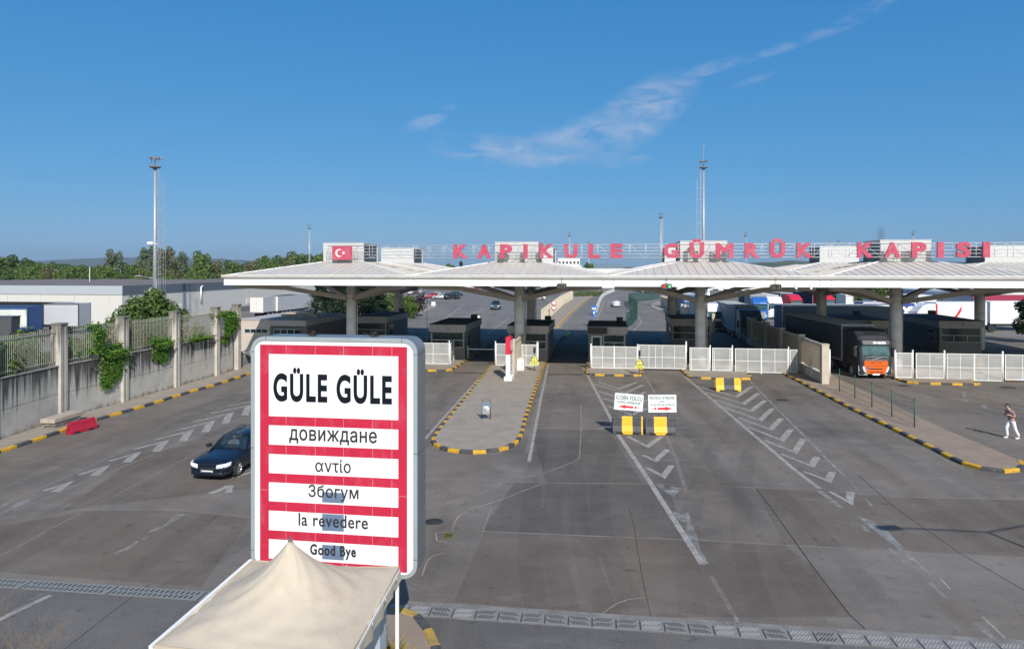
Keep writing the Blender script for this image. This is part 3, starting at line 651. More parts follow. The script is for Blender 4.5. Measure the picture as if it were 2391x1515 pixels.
# one bay roof: four sheet slopes with standing seams, in bay coordinates
rb = MB(); mh = 2.0
def slope(rot):
    M = Matrix.Rotation(rot, 4, 'Z'); o, i = HB - .02, mh
    rb.add([M @ Vector(p) for p in ((-o, -o, ZE), (o, -o, ZE), (i, -i, ZR), (-i, -i, ZR))], [(0, 1, 2, 3)])
    x = -o + .3
    while x < o:
        y1 = -i if abs(x) < i else -abs(x)
        z1 = ZE + (ZR - ZE) * (o + y1) / (o - i)
        if o + y1 > .35: rb.box(-.02, .02, 0, 1, 0, .035, 1, M @ Matrix(((1, 0, 0, x), (0, o + y1, 0, -o), (0, z1 - ZE, 1, ZE - .002), (0, 0, 0, 1))))
        x += .66
    rb.bar(M @ Vector((-o, -o, ZE + .02)), M @ Vector((-i, -i, ZR + .02)), .16, .05, 2)
for k in range(4): slope(k * math.pi / 2)
rb = rb.build('roof', [ROOFM, SEAM, FASC], canopy)
# monitor (louvred roof box): pale sheet front and back, dark louvres on the sides
mo = MB(); w, zt = 1.93, 10.93
mo.box(-w, w, -w, -w + .12, ZR - .05, zt).box(-w, w, w - .12, w, ZR - .05, zt).box(-w, w, -w + .125, w - .125, zt - .13, zt - .01)
for sx in (-1, 1):
    mo.box(sx * (w - .14) - .03, sx * (w - .14) + .03, -w + .125, w - .125, ZR - .05, zt - .14, 1)
    for k in range(9): mo.box(sx * (w - .10) - .02, sx * (w - .10) + .02, -w + .13, w - .13, ZR + .08 + k * .165, ZR + .2 + k * .165, 1)
for k in range(7): mo.box(-w + .01, w - .01, -w - .012, -w, ZR + .2 + k * .2, ZR + .215 + k * .2, 2)
mo.box(-w - .04, w + .04, -w - .04, w + .04, zt, zt + .05)
mo = mo.build('roof_monitor', [MONW, MONS, SEAM], canopy)
first = True
for r_, t0 in enumerate((0, 15.95)):
    for k, s0 in enumerate(COLS):
        ds = -.9 if r_ else 0
        if first: colm.location = (s0, t0, 0); rb.location = (s0, t0, 0); mo.location = (s0, t0, 0)
        else: again(colm, canopy, (s0 + ds, t0 + (1.2 if r_ else 0), 0)); again(rb, canopy, (s0, t0, 0)); again(mo, canopy, (s0, t0, 0))
        for q_ in range(4):
            if first and q_ == 0: stm.location = (s0, t0, 0)
            else: again(stm, canopy, (s0 + ds, t0 + (1.2 if r_ else 0), 0), (0, 0, q_ * math.pi / 2))
        first = False
sL, sR, tF, tB = COLS[0] - HB, COLS[-1] + HB, -HB, 15.95 + HB
fa = MB()
for x0, x1, y0, y1 in ((sL, sR, tF - .06, tF), (sL, sR, tB, tB + .06), (sL - .06, sL, tF - .06, tB + .06), (sR, sR + .06, tF - .06, tB + .06)): fa.box(x0, x1, y0, y1, ZF, ZFT)
for k in range(4):
    s0 = (COLS[k] + COLS[k + 1]) / 2
    for ds in (-.45, .35):
        for dz in (.15, .42): fa.box(s0 + ds, s0 + ds + .1, tF - .075, tF - .06, ZF + dz, ZF + dz + .07, 1)
    fa.box(s0 - .006, s0 + .006, tF - .066, tF - .06, ZF + .01, ZFT - .01, 1)
fa.build('fascia', [FASC, GUTT], canopy)
gu = MB()
for x0, x1, y0, y1 in ((sL - .22, sR + .22, tF - .22, tF + .05), (sL - .22, sR + .22, tB - .05, tB + .22), (sL - .22, sL + .05, tF + .06, tB - .06), (sR - .05, sR + .22, tF + .06, tB - .06)): gu.box(x0, x1, y0, y1, ZFT + .003, ZE - .012); gu.box(x0, x1, y0, y1, ZE - .010, ZE + .035, 1)
gu.build('gutter', [GUTT, FASC], canopy)
MB().box(sL + .02, sR - .02, tF + .02, tB - .02, ZF + .12, ZF + .16).build('soffit', SOFF, canopy)

# ---- rail truss with the red lettering
TT = -2.75
sign = thing('rooftop_sign', 'red KAPIKULE GÜMRÜK KAPISI letters on a white rail truss along the canopy roof', 'rooftop sign', F(0, 0), -TH)
tr = MB(); x0, x1 = SX(762, TT), COLS[-1] + HB - .5
zb, zt = ZX(1500, 601.5, TT), ZX(1500, 570.5, TT)
for k in range(5): z = zb + (zt - zb) * k / 4; tr.tube((x0, TT, z), (x1, TT, z), .022, n=6)
for z in (zb, zt): tr.tube((x0, TT + .8, z), (x1, TT + .8, z), .018, n=6)
x, k = x0, 0
while x < x1:
    tr.tube((x, TT, zb), (x, TT, zt), .02, n=6); tr.tube((x, TT + .8, zb), (x, TT + .8, zt), .018, n=6); tr.tube((x, TT, zt), (x, TT + .8, zt), .022, n=5); tr.tube((x, TT, zb), (x, TT + .8, zb), .022, n=5)
    if x + 1.35 < x1: tr.tube((x, TT + .8, zb if k % 2 else zt), (x + 1.35, TT + .8, zt if k % 2 else zb), .016, n=5); tr.tube((x, TT, zb), (x + 1.35, TT + .8, zb), .02, n=5)
    x += 1.35; k += 1
tr.build('truss', mat('truss_white', (.52, .53, .54), .45, .08, 2), sign)
LRED = mat('letter_red', (.44, .055, .105), .6, .12, 1.2, dirt=((.52, .16, .21), .6, 1.1))
for ch, a, b_ in (('K', 1059, 1093), ('A', 1114, 1147), ('P', 1167.7, 1195.8), ('I', 1222, 1232), ('K', 1260, 1293.7), ('U', 1317.5, 1349), ('L', 1374, 1401.6), ('E', 1425.5, 1454), ('G', 1549, 1585), ('Ü', 1610, 1644), ('M', 1671, 1712),
                  ('R', 1739, 1773.5), ('Ü', 1797, 1833), ('K', 1860, 1898), ('K', 2001, 2040), ('A', 2064, 2102), ('P', 2128, 2162.6), ('I', 2188, 2203), ('S', 2232, 2266), ('I', 2294.5, 2310.5)):
    s0, s1 = SX(a, TT - .12), SX(b_, TT - .12); c = (a + b_) / 2
    z0, z1 = zb - .05, zt + .06
    if ch == 'Ü': z1 += .36
    lettering('letter', ch, LRED, sign, s0, s1, z0, z1, TT - .22, .05, .16, 5)
# flag panel on the first roof box
fl = thing('flag_panel', 'red panel with white crescent and star on the leftmost roof box', 'flag', F(0, 0), -TH)
s0, s1 = SX(775.5, TT - .2), SX(821, TT - .2); z0, z1 = ZX(798, 606.5, TT - .2), ZX(798, 575, TT - .2)
MB().box(s0, s1, TT - .2, TT - .08, z0, z1).build('flag_field', LRED, fl)
cs, cz, r0 = s0 + (s1 - s0) * .36, (z0 + z1) / 2, (z1 - z0) * .29
pts = []
n = 40; d_ = r0 * .27; r1 = r0 * .79
ang = math.acos((r0 * r0 - r1 * r1 + d_ * d_) / (2 * d_ * r0)); ang2 = math.atan2(r0 * math.sin(ang), r0 * math.cos(ang) - d_)
outer = [(cs + r0 * math.cos(ang + (2 * math.pi - 2 * ang) * i / n), cz + r0 * math.sin(ang + (2 * math.pi - 2 * ang) * i / n)) for i in range(n + 1)]
inner = [(cs + d_ + r1 * math.cos(ang2 + (2 * math.pi - 2 * ang2) * i / n), cz + r1 * math.sin(ang2 + (2 * math.pi - 2 * ang2) * i / n)) for i in range(n + 1)]
cr = MB()
for i in range(n):
    cr.add([(x, TT - yy, z) for yy in (.215, .2005) for x, z in (outer[i], outer[i + 1], inner[i + 1], inner[i])], [(0, 1, 2, 3), (4, 7, 6, 5), (0, 4, 5, 1), (3, 2, 6, 7)])
cr.build('crescent', WHITE, fl)
sx_, sr = cs + r0 * 1.18, r0 * .5; M = Matrix(((1, 0, 0, sx_), (0, 0, 1, TT - .215), (0, 1, 0, cz), (0, 0, 0, 1)))
star = [(sr * (1 if k % 2 == 0 else .382) * math.cos(math.pi + k * math.pi / 5), sr * (1 if k % 2 == 0 else .382) * math.sin(math.pi + k * math.pi / 5)) for k in range(10)]
MB().prism(star, 0, .014, 0, M).build('star', WHITE, fl)

# ---- things hung from the fascia
def signal(px, cols, label, dx=0):
    s0 = SX(px, tF - .3); t = thing('traffic_light', label, 'traffic light', F(s0, tF - .3, ZF - .02), -TH, 'traffic lights hanging from the canopy edge')
    b = MB().box(-.36, -.03, -.1, .12, -.12, .24).box(.03, .36, -.1, .12, -.12, .24).tube((0, .05, .24), (0, .05, .72), .02, n=6).box(-.2, .2, .0, .1, .2, .26)
    for x in (-.195, .195):
        for i in range(9):
            a0, a1 = math.pi * i / 9, math.pi * (i + 1) / 9
            b.box(-.018, .018, -.16, 0, -.006, .006, 0, Matrix.Translation((x + .135 * math.cos((a0 + a1) / 2), -.1, .06 + .135 * math.sin((a0 + a1) / 2))) @ Matrix.Rotation(-(a0 + a1) / 2 + math.pi / 2, 4, 'Y'))
    b.build('housing', mat('signal_housing', (.075, .07, .06), .6, .3, 6), t)
    for x, c in zip((-.195, .195), cols):
        lens = MB().lathe([(0.001, 0), (.11, 0), (.11, .02), (.06, .05), (.001, .06)], 14, 0, Matrix.Translation((x, -.1, .06)) @ Matrix.Rotation(R(90), 4, 'X')).build('lens', c, t)
def lit(name, rgb, k):
    m, n_, l_, b_ = nmat(name); b_.inputs['Base Color'].default_value = (*rgb, 1); b_.inputs['Emission Color'].default_value = (*rgb, 1); b_.inputs['Emission Strength'].default_value = k; return m
OFFL = mat('signal_lens_off', (.16, .15, .12), .25, .2, 8)
signal(1312, (OFFL, OFFL), 'unlit traffic light pair on the canopy edge, right of the pylon column')
signal(1557, (lit('signal_red', (.9, .03, .03), 1.5), lit('signal_green', (.1, .75, .25), 1.2)), 'traffic light pair glowing red and green on the canopy edge')
signal(1812, (OFFL, OFFL), 'unlit traffic light pair on the canopy edge above the wide double mesh gate')
for px, lab in ((1858, 'small white camera on the canopy edge right of the rightmost unlit signals'), (1893, 'white bracket camera under the canopy edge near the roof joint')):
    t = thing('security_camera', lab, 'camera', F(SX(px, tF - .2), tF - .2, ZF - .05), -TH)
    MB().tube((0, .1, .1), (0, .1, .35), .03).tube((0, -.02, .02), (0, -.2, -.12), .09, .07, 10).build('camera_body', WHITE, t); MB().tube((0, -.2, -.12), (0, -.215, -.132), .05, .05, 10).build('camera_lens', BLACK, t)

# ================================================================== BOOTHS
CLAD = mat('booth_cladding', (.19, .175, .168), .6, .1, 1.2, stretch=(1, 1, 4))
CLADF = mat('booth_fascia', (.45, .415, .395), .55, .08, 1.0, stretch=(1, 1, 4))
CLADB = mat('booth_cream', (.55, .48, .41), .7, .07, 1.3)
ROOFD = mat('booth_roof', (.05, .05, .053), .8, .2, .8)
FRAME = mat('window_frame', (.50, .52, .52), .45, .06, 3)
REDN = mat('booth_number_red', (.5, .10, .10), .6, .1, 3)
def booth(label, px0, px1, d, depth, number, door=False, h=3.36, front_dark=False, lane_window=True, extra=None):
    a, c = ST(P(px0, 0, d)), ST(P(px1, 0, d * (1 - SN * (px1 - px0) / FOC)))
    w = c[0] - a[0]; t = thing('customs_booth', label, 'booth', F(a[0] + w / 2, a[1], .138), -TH, 'customs booths in the lanes under the canopy'); h -= .138
    w2 = w / 2
    b = MB().box(-w2 + .12, w2 - .12, .25, depth, 0, h - .62)
    for k in range(7): b.box(-w2 + .115, w2 - .115, .245, depth + .005, .3 + k * .36, .312 + k * .36, 1)
    b.build('wall', [CLAD, GREYD], t)
    f = MB().box(-w2, w2, .0, depth + .1, h - .62, h)
    for k in range(1, 4): f.box(-w2 - .004, w2 + .004, -.004, depth + .104, h - .62 + k * .155, h - .608 + k * .155, 1)
    for k in range(1, 4): f.box(-w2 + w * k / 4 - .006, -w2 + w * k / 4 + .006, -.005, 0, h - .6, h - .02, 1)
    f.box(-w2 - .03, w2 + .03, -.03, depth + .13, h, h + .05, 1)
    f.build('fascia', [CLADF, GREYD], t)
    MB().box(-w2 + .06, w2 - .06, .06, depth, h + .051, h + .075).box(w2 - .9, w2 - .3, depth - 1.2, depth - .6, h + .076, h + .5).build('roof', ROOFD, t)
    def window(x0, x1, z0, z1, rows=True, lower=2):
        fr = MB()
        for bx_ in ((x0, x1, z0, z0 + .06), (x0, x1, z1 - .06, z1), (x0, x0 + .06, z0 + .06, z1 - .06), (x1 - .06, x1, z0 + .06, z1 - .06)): fr.box(bx_[0], bx_[1], .17, .25, bx_[2], bx_[3])
        zm = z0 + (z1 - z0) * .48
        if rows:
            fr.box(x0 + .06, x1 - .06, .175, .25, zm - .03, zm + .03)
            for k in range(1, lower): xm = x0 + (x1 - x0) * k / lower; fr.box(xm - .025, xm + .025, .176, .25, z0 + .06, zm - .03)
        fr = fr.build('window', FRAME, t); MB().box(x0 + .05, x1 - .05, .21, .235, z0 + .05, z1 - .05).build('pane', BLUEGLASS, fr)
    if door:
        dd = MB().box(-w2 + .35, -w2 + 1.3, .19, .25, .05, 2.4).build('door', FRAME, t); MB().box(-w2 + .5, -w2 + 1.15, .18, .189, .75, 2.25).build('pane', BLUEGLASS, dd)
        MB().box(-w2 + 1.18, -w2 + 1.22, .12, .19, 1.0, 1.2).build('handle', GREYM, dd)
        window(-w2 + 1.45, w2 - .25, 1.15, 2.52); MB().box(-w2 + .05, -w2 + w * .5, -.09, -.006, h - .6, h - .04).build('display_board', mat('display_black', (.012, .012, .014), .35, .2, 5), t)
    else: window(-w2 + .22, w2 - .22, 1.1, 2.56, True, 2 if w < 4 else 3)
    for sx in (-1, 1):                                   # lane-side windows with frames
        wx = sx * (w2 - .115); fr = MB().box(wx - .02, wx + .02, 1.2, 2.6, 1.05, 2.3).build('side_window', FRAME, t)
        MB().box(wx - .03, wx + .03, 1.27, 2.53, 1.12, 2.23).build('pane', BLUEGLASS, fr)
    lettering('number', number, REDN, t, -.06 * len(number) + .12, .07 * len(number) + .12, h - .44, h - .2, -.02, .02, .012)
    return t, w, depth, h
booth('dark customs booth right of the leftmost column, behind the farewell sign', 828, 904, 74, 8.0, '12')
booth('customs booth with a two-row window just right of the farewell sign', 1001, 1087, 63.4, 8.0, '11')
booth('customs booth directly behind the column and the red and white pylon', 1184, 1281, 62.2, 7.0, '11')
booth('customs booth with a black display board left of the sliding gate', 1371, 1465, 61.2, 6.5, '10', True)
booth('customs booth half hidden by the column behind the sliding gate', 1566, 1664, 70.5, 7.0, '07')
booth('customs booth behind the cab of the dark lorry with orange grille', 1985, 2084, 68.4, 9.0, '2', True)
booth('rightmost customs booth, long dark side wall, behind the right mesh gates', 2193, 2299, 67.6, 10.5, '1')
# office with cream end wall, left
t = thing('booth_office', 'low office with cream corner wall and flat roof behind the end of the retaining wall', 'building', F(*ST(P(560, 0, 68)), .0), -TH)
w, dp, h = 3.5, 10.5, 3.45
b = MB().box(0, 3.2, 0, dp, 0, h); 
for k in range(9): b.box(-.004, 3.1, -.004, 0, .35 + k * .35, .36 + k * .35, 1)
b.build('wall', [CLADB, mat('cream_joint', (.3, .26, .22), .8)], t)
MB().box(3.203, w + 3.4, .5, dp, 0, h - .55).build('dark_wall', CLAD, t)
MB().box(3.203, w + 3.5, .0, dp + .1, h - .55, h).box(-.08, 3.203, -.08, dp + .1, h + .003, h + .12).build('fascia', CLADF, t)
MB().box(.15, w + 3.2, .3, dp - .2, h + .004, h + .05).box(2, 6.3, 4.2, 4.7, h + .05, h + .3).box(5.2, 5.6, 5, 5.5, h + .06, h + .6).box(1, 5, 7.6, 8.0, h + .05, h + .28).build('roof', mat('office_roof', (.33, .28, .22), .9, .3, .9, dirt=((.06, .06, .06), .8, .5)), t)
for x0, x1, z0, z1 in ((.5, 2.95, 2.15, 2.6), (3.6, 6.5, 1.3, 2.6)):
    y = 0 if x0 < 4 else .5
    fr = MB().box(x0, x1, y - .03, y + .03, z0, z1).build('window', FRAME, t); pn = MB()
    n_ = 4
    for k in range(n_): pn.box(x0 + .06 + (x1 - x0) * k / n_, x0 - .02 + (x1 - x0) * (k + 1) / n_, y - .04, y - .03, z0 + .06, z1 - .06)
    pn.build('pane', BLUEGLASS, fr)
# ================================================================== MESH GATES AND PANELS
MESHW = see_through('white_wire_mesh', (.70, .70, .68), .46)
def gate(label, p0, p1, z0=.16, z1=2.02, nv=(1, 2), heavy=(), brown=False, base=True, ztop_ext=.12, name='mesh_gate'):
    """White framed mesh panel between two ground points; nv = inner verticals as fractions."""
    p0, p1 = Vector((p0[0], p0[1], 0)), Vector((p1[0], p1[1], 0)); d = p1 - p0; L = d.length; rz = math.atan2(d.y, d.x)
    t = thing(name, label, 'fence panel', p0, rz, 'white mesh panels closing the gate line')
    f = MB()
    for z in (z0, z1 - .05): f.box(.04, L - .04, -.025, .025, z, z + .05)
    f.box(.04, L - .04, -.02, .02, z0 + (z1 - z0) * .47, z0 + (z1 - z0) * .47 + .04)
    for x in (0.04, L - .09): f.box(x, x + .05, -.026, .026, z0 + .05, z1 - .05)
    for k in nv: f.box(L * k - .018, L * k + .018, -.021, .021, z0 + .05, z1 - .05)
    for k in heavy: f.box(L * k - .05, L * k + .05, -.028, .028, z0 - .1, z1 + .02)
    f.build('frame', WHITE, t)
    MB().face([(.09, 0, z0 + .05), (L - .09, 0, z0 + .05), (L - .09, 0, z1 - .05), (.09, 0, z1 - .05)]).build('wire_mesh', MESHW, t)
    return t, L
def post(t, x, z1=2.12, r=.06, name='post'):
    b = MB().tube((x, 0, .0), (x, 0, z1), r, r, 10).lathe([(.001, z1), (r * .7, z1 + .01), (r * 1.2, z1 + .06), (r * .9, z1 + .12), (.001, z1 + .16)], 8, 0, Matrix.Translation((x, 0, 0)))
    b.build(name, WHITE, t)
GT = -2.35
def FX(px, t=GT): return F(SX(px, t), t)
t, L = gate('white mesh panel beside the right edge of the farewell sign', FX(930), FX(1050), nv=(.35, .68)); post(t, L - .03)
t, L = gate('white mesh panel running back from the kerb end right of the farewell sign', FX(1052), F(SX(1066, 2.5), 2.5), nv=(.5,)); 
t, L = gate('narrow white mesh panel left of the red and white pylon', FX(1157), FX(1183), nv=(), z1=2.06); post(t, 0)
t, L = gate('narrow white mesh panel behind the white cabinet and first warning sign', FX(1217), FX(1255), nv=(.3,), z1=2.02); post(t, L, 2.2, .09)
t, L = gate('four-bay white mesh panel in front of the booth with the black display board', FX(1380, -2.8), FX(1489, -2.8), nv=(.25, .75), heavy=(.5,)); post(t, 0, 2.1, .07); post(t, L, 2.1, .07)
t, L = gate('tall white sliding mesh gate closing the lane right of the second warning sign', F(SX(1491, -2.4), -2.4), F(SX(1602, -2.4), -2.4), .16, 2.16, nv=(.22, .36, .5, .76), name='sliding_gate'); post(t, L, 2.36, .07)
t, L = gate('white mesh panel directly in front of the column base behind the sliding gate', FX(1609, -2.9), FX(1658, -2.9), nv=(.12, .9), z1=2.05); post(t, L, 2.12)
t, L = gate('white mesh panel between two dark slots, third right of the sliding gate', FX(1662, -2.9), FX(1710, -2.9), nv=(.12, .88), z1=2.05); post(t, L, 2.14)
t, L = gate('wide double mesh gate left of the beige pillar wall', FX(1715, -3.0), FX(1841, -3.0), .08, 2.05, nv=(.25, .75), heavy=(.5,), name='double_gate'); post(t, L, 2.1)
t, L = gate('short white mesh panel against the beige pillar wall', FX(1843, -3.0), FX(1863, -3.0), nv=(), z1=2.02)
t, L = gate('white mesh panel standing behind the low beige wall', F(SX(1893, -5.2), -5.2), F(SX(1937, -5.2), -5.2), nv=(.3,), z1=2.1); post(t, L, 2.2, .07)
t, L = gate('narrow white mesh panel beside the lorry cab in front of the right column', FX(2090, -4.6), FX(2131, -4.6), nv=(), z1=2.1); post(t, 0, 2.16, .06); post(t, L, 2.2, .06)
t, L = gate('white mesh panel between the narrow panel and the right double gate', FX(2137, -4.6), FX(2205, -4.6), nv=(.5,), z1=2.1); post(t, L, 2.2, .07)
t, L = gate('right double mesh gate in front of the orange barrier post', FX(2209, -4.6), FX(2341, -4.6), .05, 2.1, nv=(.25, .75), heavy=(.5,), name='double_gate'); post(t, L, 2.2, .07)
t, L = gate('rightmost white mesh panel at the right edge of the picture', FX(2345, -4.6), FX(2450, -4.6), nv=(.4,), z1=2.1)

# ---- beige pillared wall beside the dark lorry
bw = thing('pillar_wall', 'beige concrete wall with thick pillars and mesh infill beside the dark lorry', 'wall', G(1925, 899), 0)
e0 = ST(G(1925, 899)); e1 = ST(G(1870, 869)); v = F(*e1) - F(*e0); bw.rotation_euler = (0, 0, math.atan2(v.y, v.x)); L = v.length
INF = mat('infill_mesh_tan', (.45, .37, .26), .8, .15, 1.2)
first = None
for k, x in enumerate((0, L, 2 * L + .2, 3 * L, 4 * L, 5 * L)):
    hh = 3.12 if k else 3.0
    p = MB().box(x - .28, x + .28, -.25, .25, 0, hh).box(x - .31, x + .31, -.28, .28, hh, hh + .06).box(x - .05, x + .05, -.27, -.25, .2, 1.2, 1).build('pillar', [BEIGE, GREYD], bw)
for k in range(5):
    x0, x1 = k * L + .29, (k + 1) * L - .29
    MB().box(x0, x1, -.12, .12, 0, .75).box(x0, x1, -.15, .15, .752, .80).build('plinth', BEIGE, bw)
    f = MB().box(x0, x1, -.05, .05, 2.82, 3.0).box(x0, x1, -.04, .04, .95, 1.0)
    for i in range(int((x1 - x0) / .11)): f.box(x0 + .05 + i * .11, x0 + .095 + i * .11, -.02, .02, 1.0, 2.82, 1)
    f.build('railing', [CONC, INF], bw)
# ---- beige picket wall running back behind the pylon
bw2 = thing('picket_wall', 'beige concrete picket wall running back to the column behind the red and white pylon', 'wall', F(SX(1199, -6.5), -6.5), R(90) - TH)
b = MB()
for i in range(22): b.box(i * .3, i * .3 + .2, -.05, .05, .1, 2.75)
b.box(-.1, 6.7, -.08, .08, .138, .5).box(-.1, 6.7, -.09, .09, 2.5, 2.62)
b.build('picket', BEIGE, bw2); MB().box(-.3, -.06, -.14, .14, .138, 2.95).box(6.7, 6.95, -.14, .14, .138, 2.95).build('pillar', BEIGE, bw2)

# ---- pylon sign
py = thing('pylon_sign', 'slim pylon with a red head and white lower body on the central island', 'pylon sign', G(1186, 893), -TH)
w_, dp = .17, 1.25
MB().box(-.3, .3, -.1, dp + .1, .138, .42).build('base', WHITE, py)
MB().box(-w_, w_, 0, dp, .422, 2.1).build('body', WHITE, py, bevel=.015); MB().box(-w_ - .012, w_ + .012, -.012, dp + .012, 2.103, 3.42).build('head', RED, py, bevel=.015)
rg = MB(); Mx = Matrix(((0, 0, 1, w_ + .013), (1, 0, 0, dp * .52), (0, 1, 0, 2.75), (0, 0, 0, 1)))
for i in range(26):
    a0, a1 = R(40) + R(290) * i / 26, R(40) + R(290) * (i + 1) / 26
    rg.prism([(.42 * math.cos(a0), .42 * math.sin(a0)), (.42 * math.cos(a1), .42 * math.sin(a1)), (.25 * math.cos(a1), .25 * math.sin(a1)), (.25 * math.cos(a0), .25 * math.sin(a0))], 0, .01, 0, Mx)
rg.prism([(.0, -.1), (.42, -.1), (.42, .06), (.0, .06)], 0, .011, 0, Mx); rg.build('emblem', WHITE, py)
tx = MB()
for k, (n_, z) in enumerate(((5, 1.85), (4, 1.6), (6, 1.35), (4, 1.1), (5, .85), (3, .6))):
    for i in range(n_): tx.box(w_ + .001, w_ + .006, .2 + i * .15, .2 + i * .15 + .09, z, z + .12)
tx.build('lettering', GREYD, py)
# ---- white meter cabinet
cb = thing('meter_cabinet', 'white electrical cabinet with pitched top beside the pylon on the central island', 'cabinet', G(1216, 868), -TH)
MB().box(-.29, .29, -.2, .22, .138, .2).box(-.3, .3, -.2, .22, .2, 1.08).build('body', WHITE_D, cb, bevel=.01)
MB().loft([[(-.33, -.24, 1.083), (.33, -.24, 1.083), (.33, -.24, 1.10), (0, -.24, 1.2), (-.33, -.24, 1.10)], [(-.33, .26, 1.083), (.33, .26, 1.083), (.33, .26, 1.10), (0, .26, 1.2), (-.33, .26, 1.10)]], 0, True, True, False).build('top', WHITE_D, cb)
dd = MB().box(-.26, .26, -.215, -.2, .26, 1.03).build('door', WHITE, cb); MB().box(.16, .2, -.235, -.215, .6, .72).build('handle', GREYD, dd)
# ---- yellow warning signs
YEL = mat('warning_yellow', (.82, .78, .12), .5, .06, 4)
def warn(px, py_, label, z=.138):
    t = thing('warning_sign', label, 'warning sign', G(px, py_, z), -TH, 'yellow warning signs on posts')
    MB().tube((0, .03, 0), (0, .03, 1.95), .025, n=8).build('post', GREYD, t)
    M = Matrix(((1, 0, 0, 0), (0, 0, 1, -.01), (0, 1, 0, 0), (0, 0, 0, 1)))
    MB().prism([(-.36, .78), (.36, .78), (0, 1.38)], 0, .02, 0, M).build('triangle', mat('sign_outline', (.05, .05, .04), .6), t)
    MB().prism([(-.28, .825), (.28, .825), (0, 1.29)], -.006, -.001, 0, M).build('triangle_face', YEL, t)
    MB().box(-.02, .02, -.024, -.017, .95, 1.14).box(-.02, .02, -.024, -.017, .87, .91).build('exclamation_mark', BLACK, t)
    MB().box(-.36, .36, -.012, .008, .5, .74).build('plate', YEL, t)
    l = MB()
    for zz in (.67, .61, .55): l.box(-.3, .3, -.016, -.013, zz - .012, zz + .012)
    l.build('text_lines', GREYD, t)
    MB().box(-.09, .09, -.1, .1, 1.5, 1.95).tube((0, -.1, 1.84), (0, -.13, 1.84), .055, n=10).tube((0, -.1, 1.64), (0, -.13, 1.64), .055, n=10).build('flasher', BLACK, t)
warn(1248, 866, 'yellow triangle warning sign in front of the narrow mesh panel by the white cabinet')
warn(1493, 875, 'yellow triangle warning sign at the left post of the white sliding gate')
# ---- A-board on the central island
ab = thing('sidewalk_board', 'small grey framed board with a white round emblem alone on the central island', 'signboard', G(1135, 979, .138), -R(4))
f = MB()
for x in (-.23, .23): f.tube((x, 0, 0), (x, .02, 1.12), .018, n=6); f.tube((x, .3, 0), (x, .05, 1.1), .018, n=6)
for z in (1.11, .28, .95): f.tube((-.23, 0.01, z), (.23, .01, z), .015, n=6)
f.build('frame', GREYD, ab)
MB().box(-.21, .21, 0, .014, .3, .94).build('panel', mat('board_grey', (.30, .33, .36), .45, .1, 4), ab)
MB().box(-.2, .2, -.004, -.001, .78, .9).build('header', mat('board_blue', (.09, .2, .32), .5), ab)
Mx = Matrix(((1, 0, 0, 0), (0, 0, -1, -.002), (0, 1, 0, .6), (0, 0, 0, 1)))
MB().lathe([(.001, 0), (.155, 0), (.155, .006), (.001, .006)], 24, 0, Mx).build('emblem', WHITE, ab)
e_ = MB()
for i in range(14):
    a0, a1 = R(50) + R(260) * i / 14, R(50) + R(260) * (i + 1) / 14
    e_.prism([(-.02 + .1 * math.cos(a0), .085 * math.sin(a0)), (-.02 + .1 * math.cos(a1), .085 * math.sin(a1)), (-.02 + .065 * math.cos(a1), .055 * math.sin(a1)), (-.02 + .065 * math.cos(a0), .055 * math.sin(a0))], .007, .010, 0, Mx)
e_.prism([(-.02, -.02), (.09, -.02), (.09, .015), (-.02, .015)], .007, .010, 0, Mx).build('emblem_mark', GREYD, ab)

# ---- traffic barriers and direction boards
BY = mat('barrier_yellow', (.80, .46, .015), .55, .12, 5, dirt=((.35, .26, .12), .5, 4)); BB = mat('barrier_black', (.045, .048, .056), .6, .2, 5, dirt=((.22, .22, .22), .3, 6)); BR = mat('barrier_red', (.36, .010, .035), .5, .12, 4, dirt=((.3, .05, .06), .5, 4))
def barrier(name, label, loc, rz, L, bands, hgt=.86, mats=(BB, BY), group=None, depth=.48):
    """Plastic road barrier: splayed foot, tapered top, coloured bands, forklift slots."""
    t = thing(name, label, 'barrier', loc, rz, group)
    prof = [(-depth / 2, 0), (-depth / 2, .16), (-depth / 2 + .1, .42), (-.10, hgt - .06), (-.06, hgt), (.06, hgt), (.10, hgt - .06), (depth / 2 - .1, .42), (depth / 2, .16), (depth / 2, 0)]
    x = -L / 2; b = MB()
    for i, (wd, mi) in enumerate(bands):
        x2 = x + wd * L; ch = .03
        for a, c, fl_ in ((x, x2, 0),):
            segs = [a, c]
            b.loft([[Vector((q, y, max(z, .11) if (z == 0 and abs(q - (-L / 2 + L * .30)) < 0) else z)) for y, z in prof] for q in segs], mi, True, True, False)
        x = x2
    o = b.build('body', list(mats), t, bevel=.012, seg=2)
    s_ = MB()
    for xx in (-L * .27, L * .27): s_.loft([[(xx - .2, y, 0), (xx - .14, y, .1), (xx + .14, y, .1), (xx + .2, y, 0)] for y in (-depth / 2 - .004, depth / 2 + .004)], 0, True, True, False)
    s_.build('fork_slot', BLACK, t); 
    MB().box(L / 2 - .001, L / 2 + .05, -.05, .05, .25, hgt - .12).box(-L / 2 - .05, -L / 2 + .001, -.05, .05, .25, hgt - .12).build('coupling', mats[bands[0][1]], t)
    return t
p0 = G(1467, 1014); t = barrier('traffic_barrier', 'black and yellow barrier with scuffed paint carrying the GİDEN YOLCU board', p0 + Vector((0, .24, 0)), -R(6), 1.56, ((.31, 0), (.35, 1), (.29, 0), (.05, 1)), .9, group='black and yellow barriers')
p1 = G(1543, 1016); barrier('traffic_barrier', 'black and yellow barrier under the board with the arrow pointing right', p1 + Vector((0, .24, 0)), -R(1), 1.55, ((.29, 0), (.43, 1), (.28, 0)), .9, group='black and yellow barriers')
